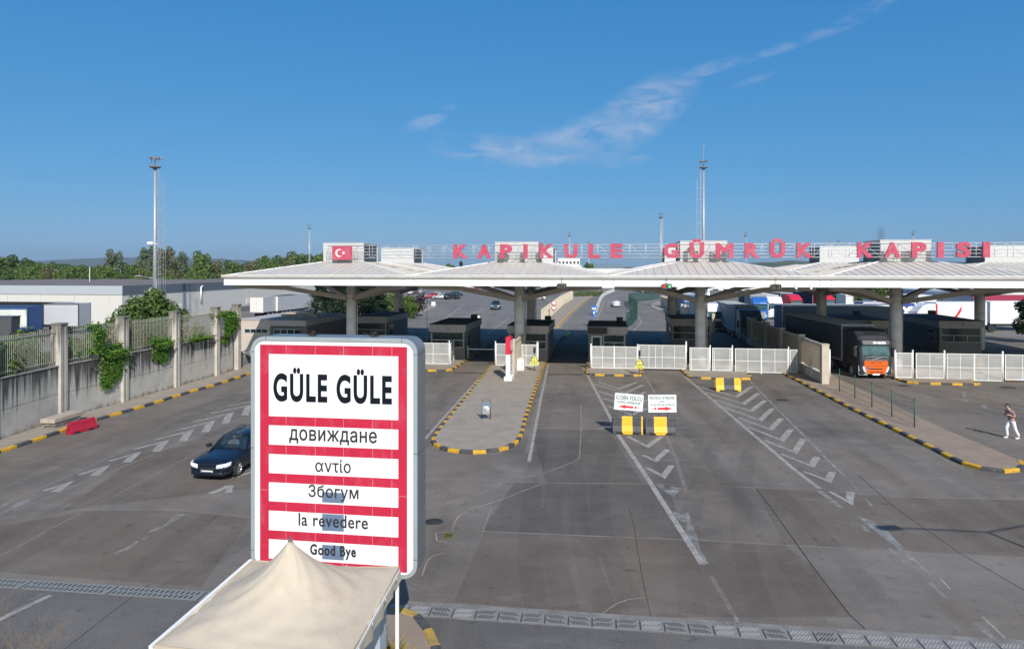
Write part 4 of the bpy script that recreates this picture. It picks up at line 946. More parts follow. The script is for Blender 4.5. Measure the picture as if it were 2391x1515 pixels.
p2 = G(1702, 914); barrier('traffic_barrier', 'black barrier with two yellow bands against the island kerb by the double gate', p2 + Vector((0, .24, 0)), -R(2), 1.72, ((.32, 1), (.42, 0), (.26, 1)), .92, group='black and yellow barriers')
a, c = G(163, 1015), G(226, 999); v = c - a
barrier('plastic_barrier', 'red plastic barrier on the left kerb under the retaining wall', (a + c) / 2 + Vector((-.1, .0, 0)), math.atan2(v.y, v.x), 1.5, ((1.0, 0),), .62, mats=(BR, BR), depth=.44)
BOARD = mat('board_white', (.74, .80, .79), .45, .04, 2); TXT = mat('board_text', (.04, .055, .065), .6, .1, 5); ARR = mat('arrow_red', (.70, .035, .05), .5, .06, 4)
def direction(label, px0, px1, pyt, pyb, d, tilt, rows, right, base, xs):
    c = P((px0 + px1) / 2, (pyt + pyb) / 2, d); w = (px1 - px0) * d / FOC; h_ = (pyb - pyt) * d / FOC
    t = thing('direction_board', label, 'sign', c, 0, 'direction boards on the barriers'); t.rotation_euler = (0, tilt, -R(3))
    MB().box(-w / 2, w / 2, 0, .03, -h_ / 2, h_ / 2).build('board', BOARD, t)
    for txt, x0, x1, z0, z1, bo in rows: lettering('text', txt, TXT, t, x0 * w, x1 * w, z0 * h_, z1 * h_, -.004, bo, .003, 3)
    k = 1 if right else -1; M = Matrix(((k, 0, 0, 0), (0, 0, 1, -.005), (0, 1, 0, -.29 * h_), (0, 0, 0, 1)))
    a_ = MB().prism([(-.17 * w, -.065 * h_), (.1 * w, -.065 * h_), (.1 * w, -.12 * h_), (.36 * w, 0), (.1 * w, .12 * h_), (.1 * w, .065 * h_), (-.17 * w, .065 * h_)], 0, .004, 0, M)
    a_.box(-.29 * w, -.22 * w, -.065 * h_, .065 * h_, 0, .004, 0, M).box(-.37 * w, -.345 * w, -.065 * h_, .065 * h_, 0, .004, 0, M).build('arrow', ARR, t)
    lg = MB()
    for x in xs: lg.tube((x * w, .04, -h_ / 2 - .32), (x * w, .04, h_ / 2 - .1), .016, n=6)
    lg.build('stay', GREYD, t)
direction('white GİDEN YOLCU board with a red arrow pointing left', 1435, 1501.5, 919.5, 958, 35.5, R(4.5), (('GİDEN YOLCU', -.46, .46, .12, .44, .018), ('GOING PASSENGER', -.41, .42, -.1, .05, .014)), False, p0, (-.17, .16))
direction('white PROTOKOL VE PERSONEL board with a red arrow pointing right', 1514, 1579, 921.5, 962.5, 35.6, -R(1), (('PROTOKOL VE PERSONEL', -.45, .45, .24, .40, .012), ('GİRİŞ', -.1, .1, .03, .2, .012), ('VIP AND PERSONEL ENTERANCE', -.44, .44, -.12, -.02, .01)), True, p1, (-.13, .18))

# ---- green mesh fence on the diagonal island
GRN = mat('fence_green', (.015, .085, .055), .5, .15, 4); GMESH = see_through('green_wire_mesh', (.02, .07, .05), .10)
gb = [G(1960, 914, .13), G(1996, 930.5, .13), G(2035.8, 950, .13), G(2082, 973, .13), G(2135.4, 997.5, .13)]
gf = thing('mesh_fence', 'thin green wire fence with five posts on the diagonal island', 'fence', gb[0])
for p in gb: q = p - gb[0]; MB().tube(q, q + Vector((0, 0, 1.55)), .032, n=8).tube(q + Vector((0, 0, 1.55)), q + Vector((0, 0, 1.58)), .036, n=8).build('post', GRN, gf)
for a, c in zip(gb, gb[1:]):
    a, c = a - gb[0], c - gb[0]; b = MB().face([a + Vector((0, 0, .06)), c + Vector((0, 0, .06)), c + Vector((0, 0, 1.5)), a + Vector((0, 0, 1.5))])
    for z in (.12, .5, .95, 1.45): b.bar(a + Vector((0, .004, z)), c + Vector((0, .004, z)), .012, .014, 1)
    b.build('wire_panel', [GMESH, GRN], gf)
# ---- booms in the lanes
def boom(label, px, py_, d, L, orange=False, rz=-TH):
    t = thing('boom_barrier', label, 'boom barrier', P(px, py_, d) * 1.0, rz); z = t.location.z; t.location.z = .138
    MB().box(-.17, .17, -.15, .15, 0, 1.0).box(-.19, .19, -.17, .17, 1.0, 1.06).build('housing', mat('boom_orange', (.75, .25, .08), .5, .1, 4) if orange else WHITE_D, t, bevel=.01)
    k = -1 if orange else 1
    MB().bar((0, -.2, z - .138), (k * L, -.2, z - .138), .05, .09).build('arm', WHITE, t)
boom('white boom closing the lane left of the pylon', 1090, 814, 64.5, 3.0)
t = thing('boom_barrier', 'white boom on an orange post behind the right double gate', 'boom barrier', F(SX(2287, 1.5), 1.5, .02), -TH)
MB().box(-.2, .2, -.17, .17, 0, 1.15).build('housing', mat('boom_orange', (.78, .27, .10), .5, .1, 4), t, bevel=.01); MB().bar((.1, -.22, 1.0), (-3.6, -.22, 1.0), .05, .1).build('arm', WHITE, t)
# ---- manhole covers
IRON = mat('cast_iron', (.055, .053, .053), .6, .25, 20, metal=.3)
def manhole(label, px, py_, r):
    t = thing('manhole_cover', label, 'manhole cover', G(px, py_, 0))
    MB().lathe([(r * 1.12, .001), (r * 1.12, .008), (r * 1.02, .010), (r * 1.02, .001)], 28).build('rim', mat('iron_rim', (.14, .13, .125), .7, .2, 8), t)
    b = MB().lathe([(.001, .0085), (r, .0085), (r, .002)], 28)
    for k in range(3):
        for i in range(6 + k * 5):
            a0 = 2 * math.pi * i / (6 + k * 5); rr = r * (.28 + .27 * k); b.box(-.06, .06, -.018, .018, .0085, .016, 0, Matrix.Rotation(a0, 4, 'Z') @ Matrix.Translation((rr, 0, 0)) @ Matrix.Rotation(R(90), 4, 'Z'))
    b.build('lid', IRON, t)
manhole('round iron manhole cover just right of the farewell sign', 1013, 1218, .32); manhole('dark manhole cover near the striped kerb right of the gate', 2355, 905, .5); manhole('manhole cover on the right hatched lane', 1827, 934, .42); manhole('manhole cover in front of the dark lorry', 2112, 901, .4)

# ---- drain across the road: one grating after another
def drain_pt(x, off=0.0): return Vector((x, drain_y(x) + off - .14, 0))
GRL = mat('grating_galvanised', (.24, .25, .24), .6, .15, 6, metal=.2, dirt=((.18, .17, .15), .5, 4)); GRD = mat('grating_slot', (.035, .033, .03), .9, .2, 4); GRP = mat('grating_worn', (.21, .205, .20), .75, .15, 5, dirt=((.16, .155, .15), .6, 3))
dth = math.atan(-.1275)
def grating(x, L, W, kind, label, grp):
    t = thing('drain_grate', label, 'drain grate', drain_pt(x + L / 2), dth, grp)
    t.location.z = .006
    MB().box(-L / 2 + .01, L / 2 - .01, -W / 2, W / 2, 0, .012).build('grate', GRL if kind == 0 else GRP, t)
    s_ = MB()
    if kind == 0:
        n_ = int(L / .155)
        for i in range(n_):
            for r_, y in enumerate((-W * .25, W * .22)):
                x_ = -L / 2 + .11 + i * (L - .2) / n_ + (.07 if r_ else 0); s_.prism([(x_ - .028, y - .07), (x_ + .022, y - .07), (x_ + .035, y + .07), (x_ - .012, y + .07)], .0125, .0165)
    else:
        sl = {1: 1, 2: -1}.get(kind, 1); n_ = 5
        for i in range(n_):
            for y in (-W * .24, W * .24):
                for hx in ((-1, 1) if kind == 3 else (0,)):
                    x_ = -L / 2 + .09 + i * (L - .16) / n_
                    s_.prism([(x_ - .012 - .06 * sl, y - .075), (x_ + .018 - .06 * sl, y - .075), (x_ + .018 + .06 * sl, y + .075), (x_ - .012 + .06 * sl, y + .075)], .0125, .0165)
    s_.build('slot', GRD if kind != 1 else mat('grating_bar', (.36, .35, .34), .7, .1, 5), t)
x, k = -15.9, 0
LN = ['leftmost', 'second', 'third', 'fourth']
while x < -7.2:
    grating(x, 2.55, .46, 0, 'long pale drain grate left of the tent, %s from the left edge' % LN[k], 'long drain grates left of the tent'); x += 2.57; k += 1
x, k = -3.2, 0; rg_ = random.Random(4)
while x < 13.0:
    grating(x, .56, .46, (1, 1, 2, 1, 3, 2, 3, 2, 2, 3, 3, 1, 2, 2)[k % 14] if x < 7.5 else 1, 'square worn drain grate in the row right of the tent', 'square drain grates right of the tent'); x += .575; k += 1
b = MB()
for off, w_, xa_ in ((.31, .14, -2.7), (-.27, .04, -2.7), (.255, .025, -60)):
    a, c = drain_pt(xa_, off), drain_pt(-2.7 if xa_ < -9 else 60, off); b.face([(a.x, a.y - w_, .0075), (c.x, c.y - w_, .0075), (c.x, c.y + w_, .0075), (a.x, a.y + w_, .0075)])
struct(b.build('drain_edging', worn_paint('drain_concrete', (.27, .255, .24), .62, 1.2, .2)))
struct(MB().face([(drain_pt(-60).x, drain_pt(-60).y - .23, .0055), (drain_pt(60).x, drain_pt(60).y - .23, .0055), (drain_pt(60).x, drain_pt(60).y + .23, .0055), (drain_pt(-60).x, drain_pt(-60).y + .23, .0055)]).build('drain_channel', mat('channel_dark', (.06, .057, .054), .9, .2, 2)))

# ================================================================== FAREWELL SIGN
SC = Vector((-3.72, 14.2, 0)); fs = thing('farewell_sign', 'tall white sign with red bands reading GÜLE GÜLE and goodbye in five languages', 'sign', SC, -TH)
def SZ(px, py_):                                          # photo point on the sign face -> sign coordinates
    k = (px - CXP) / FOC
    # point SC + s*(CT,-SN): X = k*d
    s_ = (k * SC.y - SC.x) / (CT + k * SN); d = SC.y - s_ * SN
    return s_, CAMH - (py_ - HOR) / FOC * d
FRM = mat('sign_frame_grey', (.38, .43, .46), .4, .08, 2, metal=.25); FACEW = mat('sign_face_white', (.84, .85, .86), .4, .03, 1.2, dirt=((.74, .74, .75), .3, 1.0)); FRED = mat('sign_band_red', (.50, .020, .055), .55, .10, 1.2, dirt=((.56, .13, .18), .5, 1.6), stretch=(1.6, 1, .8), spec=.3)
FNAVY = mat('sign_letter_dark', (.006, .009, .016), .75, .2, 4, spec=.15); FGREY = mat('sign_letter_grey', (.030, .033, .037), .75, .15, 4, spec=.2); PATCH = mat('face_patch', (.13, .19, .29), .5, .15, 3)
hw, z0, z1 = 1.745, 2.28, 7.235
hwL, hwR, TK = SZ(587, 1000)[0], SZ(974.5, 1000)[0], .62
def rrect(x0, x1, z0, z1, r, n=8):
    out = []
    for cx, cz, a0 in ((x1 - r, z1 - r, 0), (x0 + r, z1 - r, 90), (x0 + r, z0 + r, 180), (x1 - r, z0 + r, 270)):
        out += [(cx + r * math.cos(R(a0 + 90 * i / n)), cz + r * math.sin(R(a0 + 90 * i / n))) for i in range(n + 1)]
    return out
Mf = Matrix(((1, 0, 0, 0), (0, 0, 1, 0), (0, 1, 0, 0), (0, 0, 0, 1)))       # x,z,depth
MB().prism(rrect(hwL, hwR, z0, z1, .30), .035, TK, 0, Mf).build('box', mat('sign_box_grey', (.17, .195, .215), .4, .1, 2, metal=.2), fs)
o_, i_ = rrect(hwL, hwR, z0, z1, .30), rrect(hwL + .08, hwR - .08, z0 + .08, z1 - .08, .22)
b = MB(); n = len(o_)
for k in range(n):
    q_ = (k + 1) % n
    b.add([(x, y, z) for y in (-.02, .034) for x, z in (o_[k], o_[q_], i_[q_], i_[k])], [(0, 1, 2, 3), (4, 7, 6, 5), (0, 4, 5, 1), (2, 6, 7, 3)])
b.build('frame', FRM, fs)
jn = MB()
for z in (z0 + .4, (z0 + z1) / 2 + .1, z1 - .33): jn.box(hwL - .003, hwL + .081, -.0225, -.02, z, z + .012).box(hwR - .081, hwR + .003, -.0225, -.02, z, z + .012).box(hwR, hwR + .004, -.02, TK - .01, z, z + .01)
for x in (hwL + .33, hwR - .33): jn.box(x, x + .012, -.0225, -.02, z1 - .081, z1 + .003).box(x, x + .012, -.02, TK - .01, z1, z1 + .004)
jn.build('frame_joint', GREYD, fs)
MB().prism(i_, .005, .02, 0, Mf).build('face', FACEW, fs)
def srect(a, c, e, f_): return SZ(a, c) + SZ(e, f_)
bx0, bx1 = SZ(607, 900)[0], SZ(950.5, 900)[0]; ix0, ix1 = SZ(627.5, 900)[0], SZ(930, 900)[0]
rb_ = MB(); yF, yB = .0015, .0049
tz = SZ(620, 804.5)[1]
bz = SZ(945, 1336.5)[1]
rb_.box(bx0, ix0, yF, yB, bz, tz).build('red_upright', FRED, fs); MB().box(ix1, bx1, yF, yB, bz, tz).build('red_upright', FRED, fs)
for t0, t1 in ((804.5, 826), (971, 992), (1037.5, 1059), (1104, 1125), (1169.6, 1191), (1237, 1257.5), (1303, 1325)):
    MB().box(ix0 + .001, ix1 - .001, yF, yB, SZ(628, t1)[1], SZ(628, t0)[1]).build('red_band', FRED, fs)
def stext(txt, xa, xb, yt, yb, m, bo, sp=1.0):
    xm = (xa + xb) / 2; s0_, _ = SZ(xa, yt); s1_, _ = SZ(xb, yt); _, zt_ = SZ(xm, yt); _, zb_ = SZ(xm, yb)
    lettering('text', txt, m, fs, s0_, s1_, zb_, zt_, .001, bo, .003, 6, sp)
stext('GÜLE GÜLE', 638, 915, 860, 941, FNAVY, .036, 1.16); stext('довиждане', 675, 880, 1004, 1038, FGREY, .014, 1.05); stext('αντίο', 736, 819, 1072, 1103, FGREY, .012, 1.06)
stext('Збогум', 720, 837, 1133, 1170, FGREY, .014, 1.06); stext('la revedere', 697, 859, 1201, 1231, FGREY, .014, 1.06); stext('Good Bye', 724, 831, 1272, 1305, FGREY, .036, 1.14)
pj = MB()
for px_ in (668, 736, 802, 870, 915): a_ = SZ(px_, 900)[0]; pj.box(a_ - .0022, a_ + .0022, .00115, .0014, SZ(px_, 1330)[1], SZ(px_, 800)[1])
for py_, xa_, xb_ in ((1147, 607, 950), (1008, 592, 607), (905, 950, 966)): pj.box(SZ(xa_, 900)[0], SZ(xb_, 900)[0], .00115, .0014, SZ(700, py_)[1], SZ(700, py_)[1] + .004)
pj.build('panel_seam', mat('seam_pale', (.58, .55, .56), .6, .2, 3), fs)
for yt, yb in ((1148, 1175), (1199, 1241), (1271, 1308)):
    a_, zt_ = SZ(752, yt); c_, zb_ = SZ(803, yb); MB().box(a_, c_, .0035, .0048, zb_, zt_).build('face_patch', PATCH, fs)  # blue-grey rectangles on the white face behind the last three greetings
MB().box(-.95, .95, .1, .52, .12, z0 - .001).build('pedestal', mat('pedestal_grey', (.36, .42, .48), .5, .08, 2), fs)
for x in (SZ(716, 785)[0], SZ(862, 785)[0]):
    MB().bar((x - .13, .3, z1 + .03), (x + .13, .3, z1 + .03), .025, .015).box(x - .05, x + .05, .22, .38, z1, z1 + .05).tube((x, .25, z1 + .06), (x + .03, .35, z1 + .08), .04, .03, 10).tube((x - .15, .3, z1 + .05), (x - .22, .24, z1 + .09), .012, n=5).build('floodlight', mat('rusty_lamp', (.025, .016, .016), .7, .4, 12), fs)

# ---- tent in front of the sign
CAN = mat('tent_canvas', (.53, .46, .36), .75, .12, .7, dirt=((.36, .275, .185), .6, .75)); CANW = mat('tent_valance', (.46, .40, .31), .75, .1, 2.0)
zE = 3.17
bl, br = P(591, 1302, 12.78), P(931, 1325, 12.5); frn, frl = Vector((-2.32, 9.55, zE)), P(362, 1508, 9.9)
for p in (bl, br, frn, frl): p.z = zE
cen = (bl + br + frn + frl) / 4; apx = P(677, 1259, 11.3); tent = thing('market_tent', 'cream pyramid tent with a peaked roof in front of the farewell sign', 'tent', (cen.x, cen.y, .12))
o0 = Vector((cen.x, cen.y, .12)); A_ = Vector((apx.x, apx.y, apx.z)) - o0; cor = [p - o0 for p in (bl, br, frn, frl)]
b = MB(); N = 14; K = 20
def tentpt(i, j):                                         # i round the eave, j towards the peak
    s_ = i / N % 4; k = int(s_); e = cor[k].lerp(cor[(k + 1) % 4], s_ - k); f_ = j / K
    p = e.lerp(A_, f_); hh = (A_.z - e.z); rd = math.hypot(e.x - A_.x, e.y - A_.y); p = A_.lerp(e, (1 - f_) * (1 + (1.75 / rd - 1) * min(1, f_ * 2.2))); p.z = e.z + hh * (.30 * f_ + .70 * f_ ** 2.7) - .035 * math.sin(math.pi * (s_ - k)) * (1 - f_) * 1.0
    p.z += .016 * math.sin(i * 1.3 + j * .9) * math.sin(math.pi * f_) + .006 * math.sin(i * 2.9 + j * .35) * (1 - f_) ** 2 + .008 * math.sin(i * .5 - j * 1.7) * (1 - f_); return p
rings = [[tentpt(i, j) for i in range(4 * N)] for j in range(K)]; rings.append([A_ + Vector((.035 * math.cos(2 * math.pi * i / (4 * N)), .035 * math.sin(2 * math.pi * i / (4 * N)), 0)) for i in range(4 * N)])
b.loft(rings, 0, True, False, True); b.face(rings[-1]); o = b.build('canopy', CAN, tent)
sm_ = MB()
for j in (0,): sm_.path([tentpt(i, j) + Vector((0, 0, .006)) for i in range(4 * N + 1)], .012, 4)
sm_.build('hem', mat('tent_seam', (.46, .385, .285), .8, .1, 3), tent)
MB().tube(A_ + Vector((0, 0, -.02)), A_ + Vector((0, 0, .05)), .03, .015, 8).build('finial', GREYD, tent)
for k in range(4):
    b = MB(); top = [tentpt(k * N + i, 0) for i in range(N + 1)]
    d_ = (cor[(k + 1) % 4] - cor[k]).normalized(); nrm = Vector((d_.y, -d_.x, 0)); nrm = nrm if nrm.dot(cor[k]) > 0 else -nrm
    rows = []
    for r_ in range(5):
        rows.append([p + nrm * (.012 + .03 * (r_ / 4) * math.sin(i * 2.1 + k) + .02 * (r_ / 4)) + Vector((0, 0, .005 - .24 * r_ / 4 + .02 * math.sin(i * 1.7 + k * 2) * (r_ / 4))) for i, p in enumerate(top)])
    b.loft(rows, 0, False, False, True).build('valance', CANW if k != 3 else WHITE, tent)
    e0_, e1_ = cor[k] + nrm * .0 + Vector((0, 0, -.06)), cor[(k + 1) % 4] + Vector((0, 0, -.06))
    MB().bar(e0_, e1_, .05, .05).build('rail', WHITE, tent)
    c_ = cor[k] * .985; MB().box(c_.x - .03, c_.x + .03, c_.y - .03, c_.y + .03, 0, zE - .2).build('pole', WHITE, tent)
    ti = MB()
    for f_ in (.12, .38, .64, .88): p = cor[k].lerp(cor[(k + 1) % 4], f_) + nrm * .05; ti.tube(p + Vector((0, 0, -.02)), p + Vector((0, 0, -.10)), .012, n=6)
    ti.build('tie', GREYM, tent)
MB().bar(cor[3] + Vector((-.05, -.03, -.01)), cor[0] + Vector((-.05, .03, -.01)), .06, .06).build('edge_rail', WHITE, tent)
# ================================================================== VEHICLES
NAVY = mat('car_paint_navy', (.006, .009, .019), .3, .1, 1.0, spec=.4, coat=.3)
def paint(name, rgb, metal=.0): return mat('car_paint_' + name, rgb, .3, .06, 1.0, metal=metal, spec=.55, coat=.6)
_wheel = {}
def wheel_mesh(r, w, spokes=7):
    key = (r, w, spokes)
    if key in _wheel: return _wheel[key]
    M = Matrix.Rotation(R(90), 4, 'X')
    ty = MB().lathe([(r * .66, -w * .48), (r * .93, -w * .5), (r, -w * .36), (r, w * .36), (r * .93, w * .5), (r * .66, w * .48), (r * .66, -w * .48)], 24, 0, M)
    rm = MB().lathe([(r * .67, -w * .47), (r * .67, w * .47), (r * .60, w * .40), (r * .60, -w * .40), (r * .67, -w * .47)], 24, 0, M).lathe([(.001, -w * .28), (r * .6, -w * .28), (r * .6, -w * .2), (.001, -w * .2)], 20, 1, M)
    rm.lathe([(.001, -w * .46), (r * .14, -w * .46), (r * .16, -w * .3), (.001, -w * .3)], 12, 0, M)
    for i in range(spokes): rm.box(r * .1, r * .63, -w * .44, -w * .3, -r * .055, r * .055, 0, Matrix.Rotation(2 * math.pi * i / spokes, 4, 'Y'))
    _wheel[key] = (ty, rm); return ty, rm
def add_wheels(t, spots, r, w, spokes=7, rim=None):
    ty, rm = wheel_mesh(r, w, spokes)
    for x, y in spots:
        wh = thing('wheel', None, None, (x, y, r)); del_keys = [k for k in ('label', 'category') if k in wh]
        wh.parent = t
        if y > 0: wh.rotation_euler = (0, 0, math.pi)
        if (r, w, 'o', id(rim)) not in _wheel:
            a = ty.build('tyre', RUBBER, wh); c = rm.build('rim', [rim or CHROME, GREYD], wh); _wheel[(r, w, 'o', id(rim))] = (a.data, c.data)
        else:
            a, c = _wheel[(r, w, 'o', id(rim))]; link('tyre', a, wh); link('rim', c, wh)
def car(name, label, cat, loc, rz, pm, kind='estate', detail=True, plate=None, group=None, interior=False, lights=None):
    """x forward. kinds: estate, hatch, saloon, suv, van, pickup."""
    L, W, H = {'estate': (4.55, 1.77, 1.45), 'hatch': (4.05, 1.72, 1.48), 'saloon': (4.5, 1.78, 1.45), 'suv': (4.6, 1.86, 1.72), 'van': (4.6, 1.84, 1.85), 'pickup': (5.2, 1.85, 1.78)}[kind]
    t = thing(name, label, cat, loc, rz, group); hl, hw_ = L / 2, W / 2
    hood = {'suv': 1.0, 'van': 1.02, 'pickup': 1.05}.get(kind, .86); belt = {'suv': 1.08, 'van': 1.1, 'pickup': 1.1}.get(kind, .93); zl = {'suv': .28, 'pickup': .34, 'van': .25}.get(kind, .2)
    xw, xr = {'van': (1.25, .35)}.get(kind, (.78, .02))                 # windscreen foot, roof front
    rr = {'estate': (-1.72, -2.18), 'hatch': (-1.45, -1.92), 'saloon': (-1.0, -1.62), 'suv': (-1.75, -2.2), 'van': (-1.95, -2.22), 'pickup': (-.75, -1.0)}[kind]
    st_ = [(hl, .66, zl + .12, .50, hood - .24), (hl - .04, .83, zl + .02, .56, hood - .17), (hl - .16, .92, zl, .60, hood - .105), (hl - .42, .98, zl, .62, hood - .055), (hl - .95, 1, zl, .62, hood - .01), (xw + .06, 1, zl, .62, hood + .035), (xw - .05, 1, zl, .62, belt), (-.9, 1, zl, .62, belt + .01), (rr[1] + .35, .985, zl, .62, belt + .02), (-hl + .28, .95, zl + .02, .62, belt if kind != 'pickup' else belt - .02), (-hl + .06, .88, zl + .06, .6, belt - .08), (-hl, .80, zl + .14, .55, belt - .25)]
    secs = []
    for x, k, z0_, zm, zt_ in st_:
        w_ = hw_ * k; hd = x > xw
        q_ = [(0, z0_), (w_ * .80, z0_), (w_ * .965, z0_ + .10), (w_, zm * .9), (w_ * .992, zm + .12 * (zt_ - zm)), (w_ * .955, zt_ - .05), (w_ * (.86 if hd else .90), zt_ - .005), (w_ * .5, zt_ + (.035 if hd else .01)), (0, zt_ + (.045 if hd else .012))]
        secs.append([Vector((x, y, z)) for y, z in q_] + [Vector((x, -y, z)) for y, z in q_[-2:0:-1]])
    b = MB().loft(secs, 0, True, True, True); body = b.build('body', [pm], t)
    # greenhouse
    wb, wr = hw_ * .93, hw_ * .70; zr = H - .03
    def gsec(x, zt_, wt): return [Vector((x, wb if zt_ > belt + .1 else wb * .98, belt - .03)), Vector((x, wt + .06, zt_ - .07)), Vector((x, wt - .08, zt_)), Vector((x, 0, zt_ + .02)), Vector((x, -wt + .08, zt_)), Vector((x, -wt - .06, zt_ - .07)), Vector((x, -(wb if zt_ > belt + .1 else wb * .98), belt - .03))]
    g = [gsec(xw, belt - .005, wb * .95), gsec(xr, zr - .02, wr), gsec((xr + rr[0]) / 2, zr + .015, wr * 1.02), gsec(rr[0], zr - .03, wr), gsec(rr[1], belt - .0, wb * .93)]
    gb_ = MB(); n = 7; vs = [p for s_ in g for p in s_]; fs_ = []
    for j in range(4):
        for i in range(6):
            if interior and j == 0 and i in (2, 3): continue
            if interior and i in (0, 5) and j in (1, 2): continue
            fs_.append((j * n + i, j * n + i + 1, (j + 1) * n + i + 1, (j + 1) * n + i))
    gb_.add(vs, fs_, 0, True); gb_.build('roof', [pm], t)
    def pane(nm, pts, m=CARGLASS, off=.008):
        pts = [Vector(p) for p in pts]; nn = (pts[1] - pts[0]).cross(pts[2] - pts[0]).normalized()
        c = sum(pts, Vector()) / len(pts)
        if nn.dot(c - Vector((-.3, 0, .7))) < 0: nn = -nn
        return MB().face([c + (p - c) * .94 + nn * off for p in pts]).build(nm, m, t)
    gm = CARGLASS if not interior else GLASSI
    pane('windscreen', [g[0][1] + Vector((0, 0, .05)), g[1][2], g[1][3], g[1][4], g[0][5] + Vector((0, 0, .05)), g[0][3] + Vector((0.02, 0, .02))], gm, .012 if interior else .02)
    if kind != 'pickup': pane('rear_window', [g[3][2], g[3][4], g[3][4].lerp(g[4][5], .8), g[3][2].lerp(g[4][1], .8)], CARGLASS, .02)
    for sd in (0, 1):
        f_ = (lambda p: p) if sd == 0 else (lambda p: Vector((p.x, -p.y, p.z)))
        lo = lambda x: f_(Vector((x, wb * 1.0, belt + .0))); hi = lambda x, gg: f_(Vector((x, gg[1].y + .005, gg[1].z)))
        xm = (xr + rr[0]) / 2
        pane('side_window', [lo(xw - .12), lo(xm + .03), hi(xm + .03, g[2]), hi(xr - .02, g[1])], gm if interior else CARGLASS, .012)
        pane('side_window', [lo(xm - .03), lo(rr[1] + .3), hi(rr[0] + .02, g[3]), hi(xm - .03, g[2])], gm if interior else CARGLASS, .012)
    if interior:
        INT = mat('car_interior', (.03, .03, .033), .8, .2, 4)
        MB().box(xw - .5, xw - .02, -wb * .9, wb * .9, belt - .08, belt - .035).build('dashboard', INT, t)
        for y in (-.37, .37): MB().box(-.35, -.2, y - .24, y + .24, belt - .1, belt + .22).box(-.32, -.24, y - .12, y + .12, belt + .22, belt + .4).build('seat', INT, t, bevel=.04)
    if kind in ('estate', 'suv'):
        for sd in (-1, 1): MB().path([Vector((xr - .15, sd * (wr - .02), zr + .0)), Vector((xr - .25, sd * (wr - .02), zr + .05)), Vector((rr[0] + .25, sd * (wr - .02), zr + .04)), Vector((rr[0] + .12, sd * (wr - .02), zr - .02))], .02, 6).build('roof_rail', BLACK if kind == 'suv' else mat('roof_rail_grey', (.12, .14, .17), .4, .1, 3), t)
    wr_ = .33 if kind not in ('suv', 'pickup') else .37; xf, xb = hl - .88, -hl + .86
    for x in (xf, xb):
        for sd in (-1, 1): MB().lathe([(.001, 0), (wr_ * 1.16, 0), (wr_ * 1.16, .012), (.001, .012)], 22, 0, Matrix.Translation((x, sd * (hw_ * .985) - .006, wr_ + .01)) @ Matrix.Rotation(R(90), 4, 'X')).build('wheel_arch', BLACK, t)
    add_wheels(t, [(x, y) for x in (xf, xb) for y in (-hw_ + .085, hw_ - .085)], wr_, .2)
    # front and rear fittings
    lm = lights or LAMP
    for sd in (-1, 1):
        cont = ((.47, .006), (.58, -.004), (.72, -.03), (.85, -.085), (.93, -.17), (.985, -.32))
        lo_ = [Vector((hl + dx + .022, sd * hw_ * ky, hood - .33 + .014 * q_)) for q_, (ky, dx) in enumerate(cont)]; up_ = [Vector((hl + dx - .035, sd * hw_ * ky * .995, hood - .175 + .016 * q_)) for q_, (ky, dx) in enumerate(cont)]
        md_ = [(a_ + c_) / 2 + Vector((.03, sd * .012, .01)) for a_, c_ in zip(lo_, up_)]
        bk = [p_ - Vector((.12, sd * .05, 0)) for p_ in md_]
        MB().loft([[a_, m_, c_, d_] for a_, m_, c_, d_ in zip(lo_, md_, up_, bk)], 0, True, True, True).build('headlight', lm, t)
        MB().box(-hl - .004, -hl + .25, sd * hw_ * .62 - .13, sd * hw_ * .62 + .16, belt - .3, belt - .1).build('tail_light', mat('tail_red', (.35, .012, .015), .25, .1, 6), t, bevel=.02)
        m_ = MB().box(xw - .28, xw - .08, sd * (hw_ + .02) - .0, sd * (hw_ + .02) + sd * .17, belt + .02, belt + .16).box(xw - .2, xw - .14, sd * (hw_ * .93), sd * (hw_ + .05), belt + .03, belt + .07); m_.build('mirror', BLACK if interior else pm, t, bevel=.02)
    MB().loft([[(hl + .022, -hw_ * .36, hood - .385), (hl + .022, hw_ * .36, hood - .385), (hl - .03, hw_ * .41, hood - .165), (hl - .03, -hw_ * .41, hood - .165)], [(hl - .1, -hw_ * .36, hood - .385), (hl - .1, hw_ * .36, hood - .385), (hl - .1, hw_ * .41, hood - .165), (hl - .1, -hw_ * .41, hood - .165)]], 0, True, True, False).build('grille', BLACK, t, bevel=.01)
    MB().box(hl - .1, hl + .028, -hw_ * .58, hw_ * .58, zl + .07, zl + .115).build('bumper_intake', BLACK, t)
    MB().loft([[(hl + dx_ + .012, y_, zl + .05), (hl + dx_ + .03, y_, zl + .09), (hl + dx_ + .012, y_, zl + .20), (hl + dx_ - .06, y_, zl + .20), (hl + dx_ - .06, y_, zl + .05)] for y_, dx_ in ((-hw_ * .95, -.24), (-hw_ * .84, -.09), (-hw_ * .62, -.0), (0, .02), (hw_ * .62, -.0), (hw_ * .84, -.09), (hw_ * .95, -.24))], 0, True, True, True).build('bumper', pm, t)
    pl_ = MB().box(hl - .01, hl + .026, -.26, .26, .34, .455).build('number_plate', WHITE, t)
    if plate:
        me = text_data(plate, .02, .5, 2)
        xs = [v.co.x for v in me.vertices]; ax, bx = min(xs), max(xs)
        for v in me.vertices: v.co = (hl + .0295 + v.co.z * .003, -.2 + (v.co.x - ax) / (bx - ax) * .44, .365 + v.co.y * .085)
        me.materials.clear(); me.materials.append(TXT); link('plate_text', me, pl_); MB().box(hl + .0262, hl + .0272, -.255, -.215, .345, .45).build('plate_band', mat('plate_blue', (.03, .08, .4), .5), pl_)
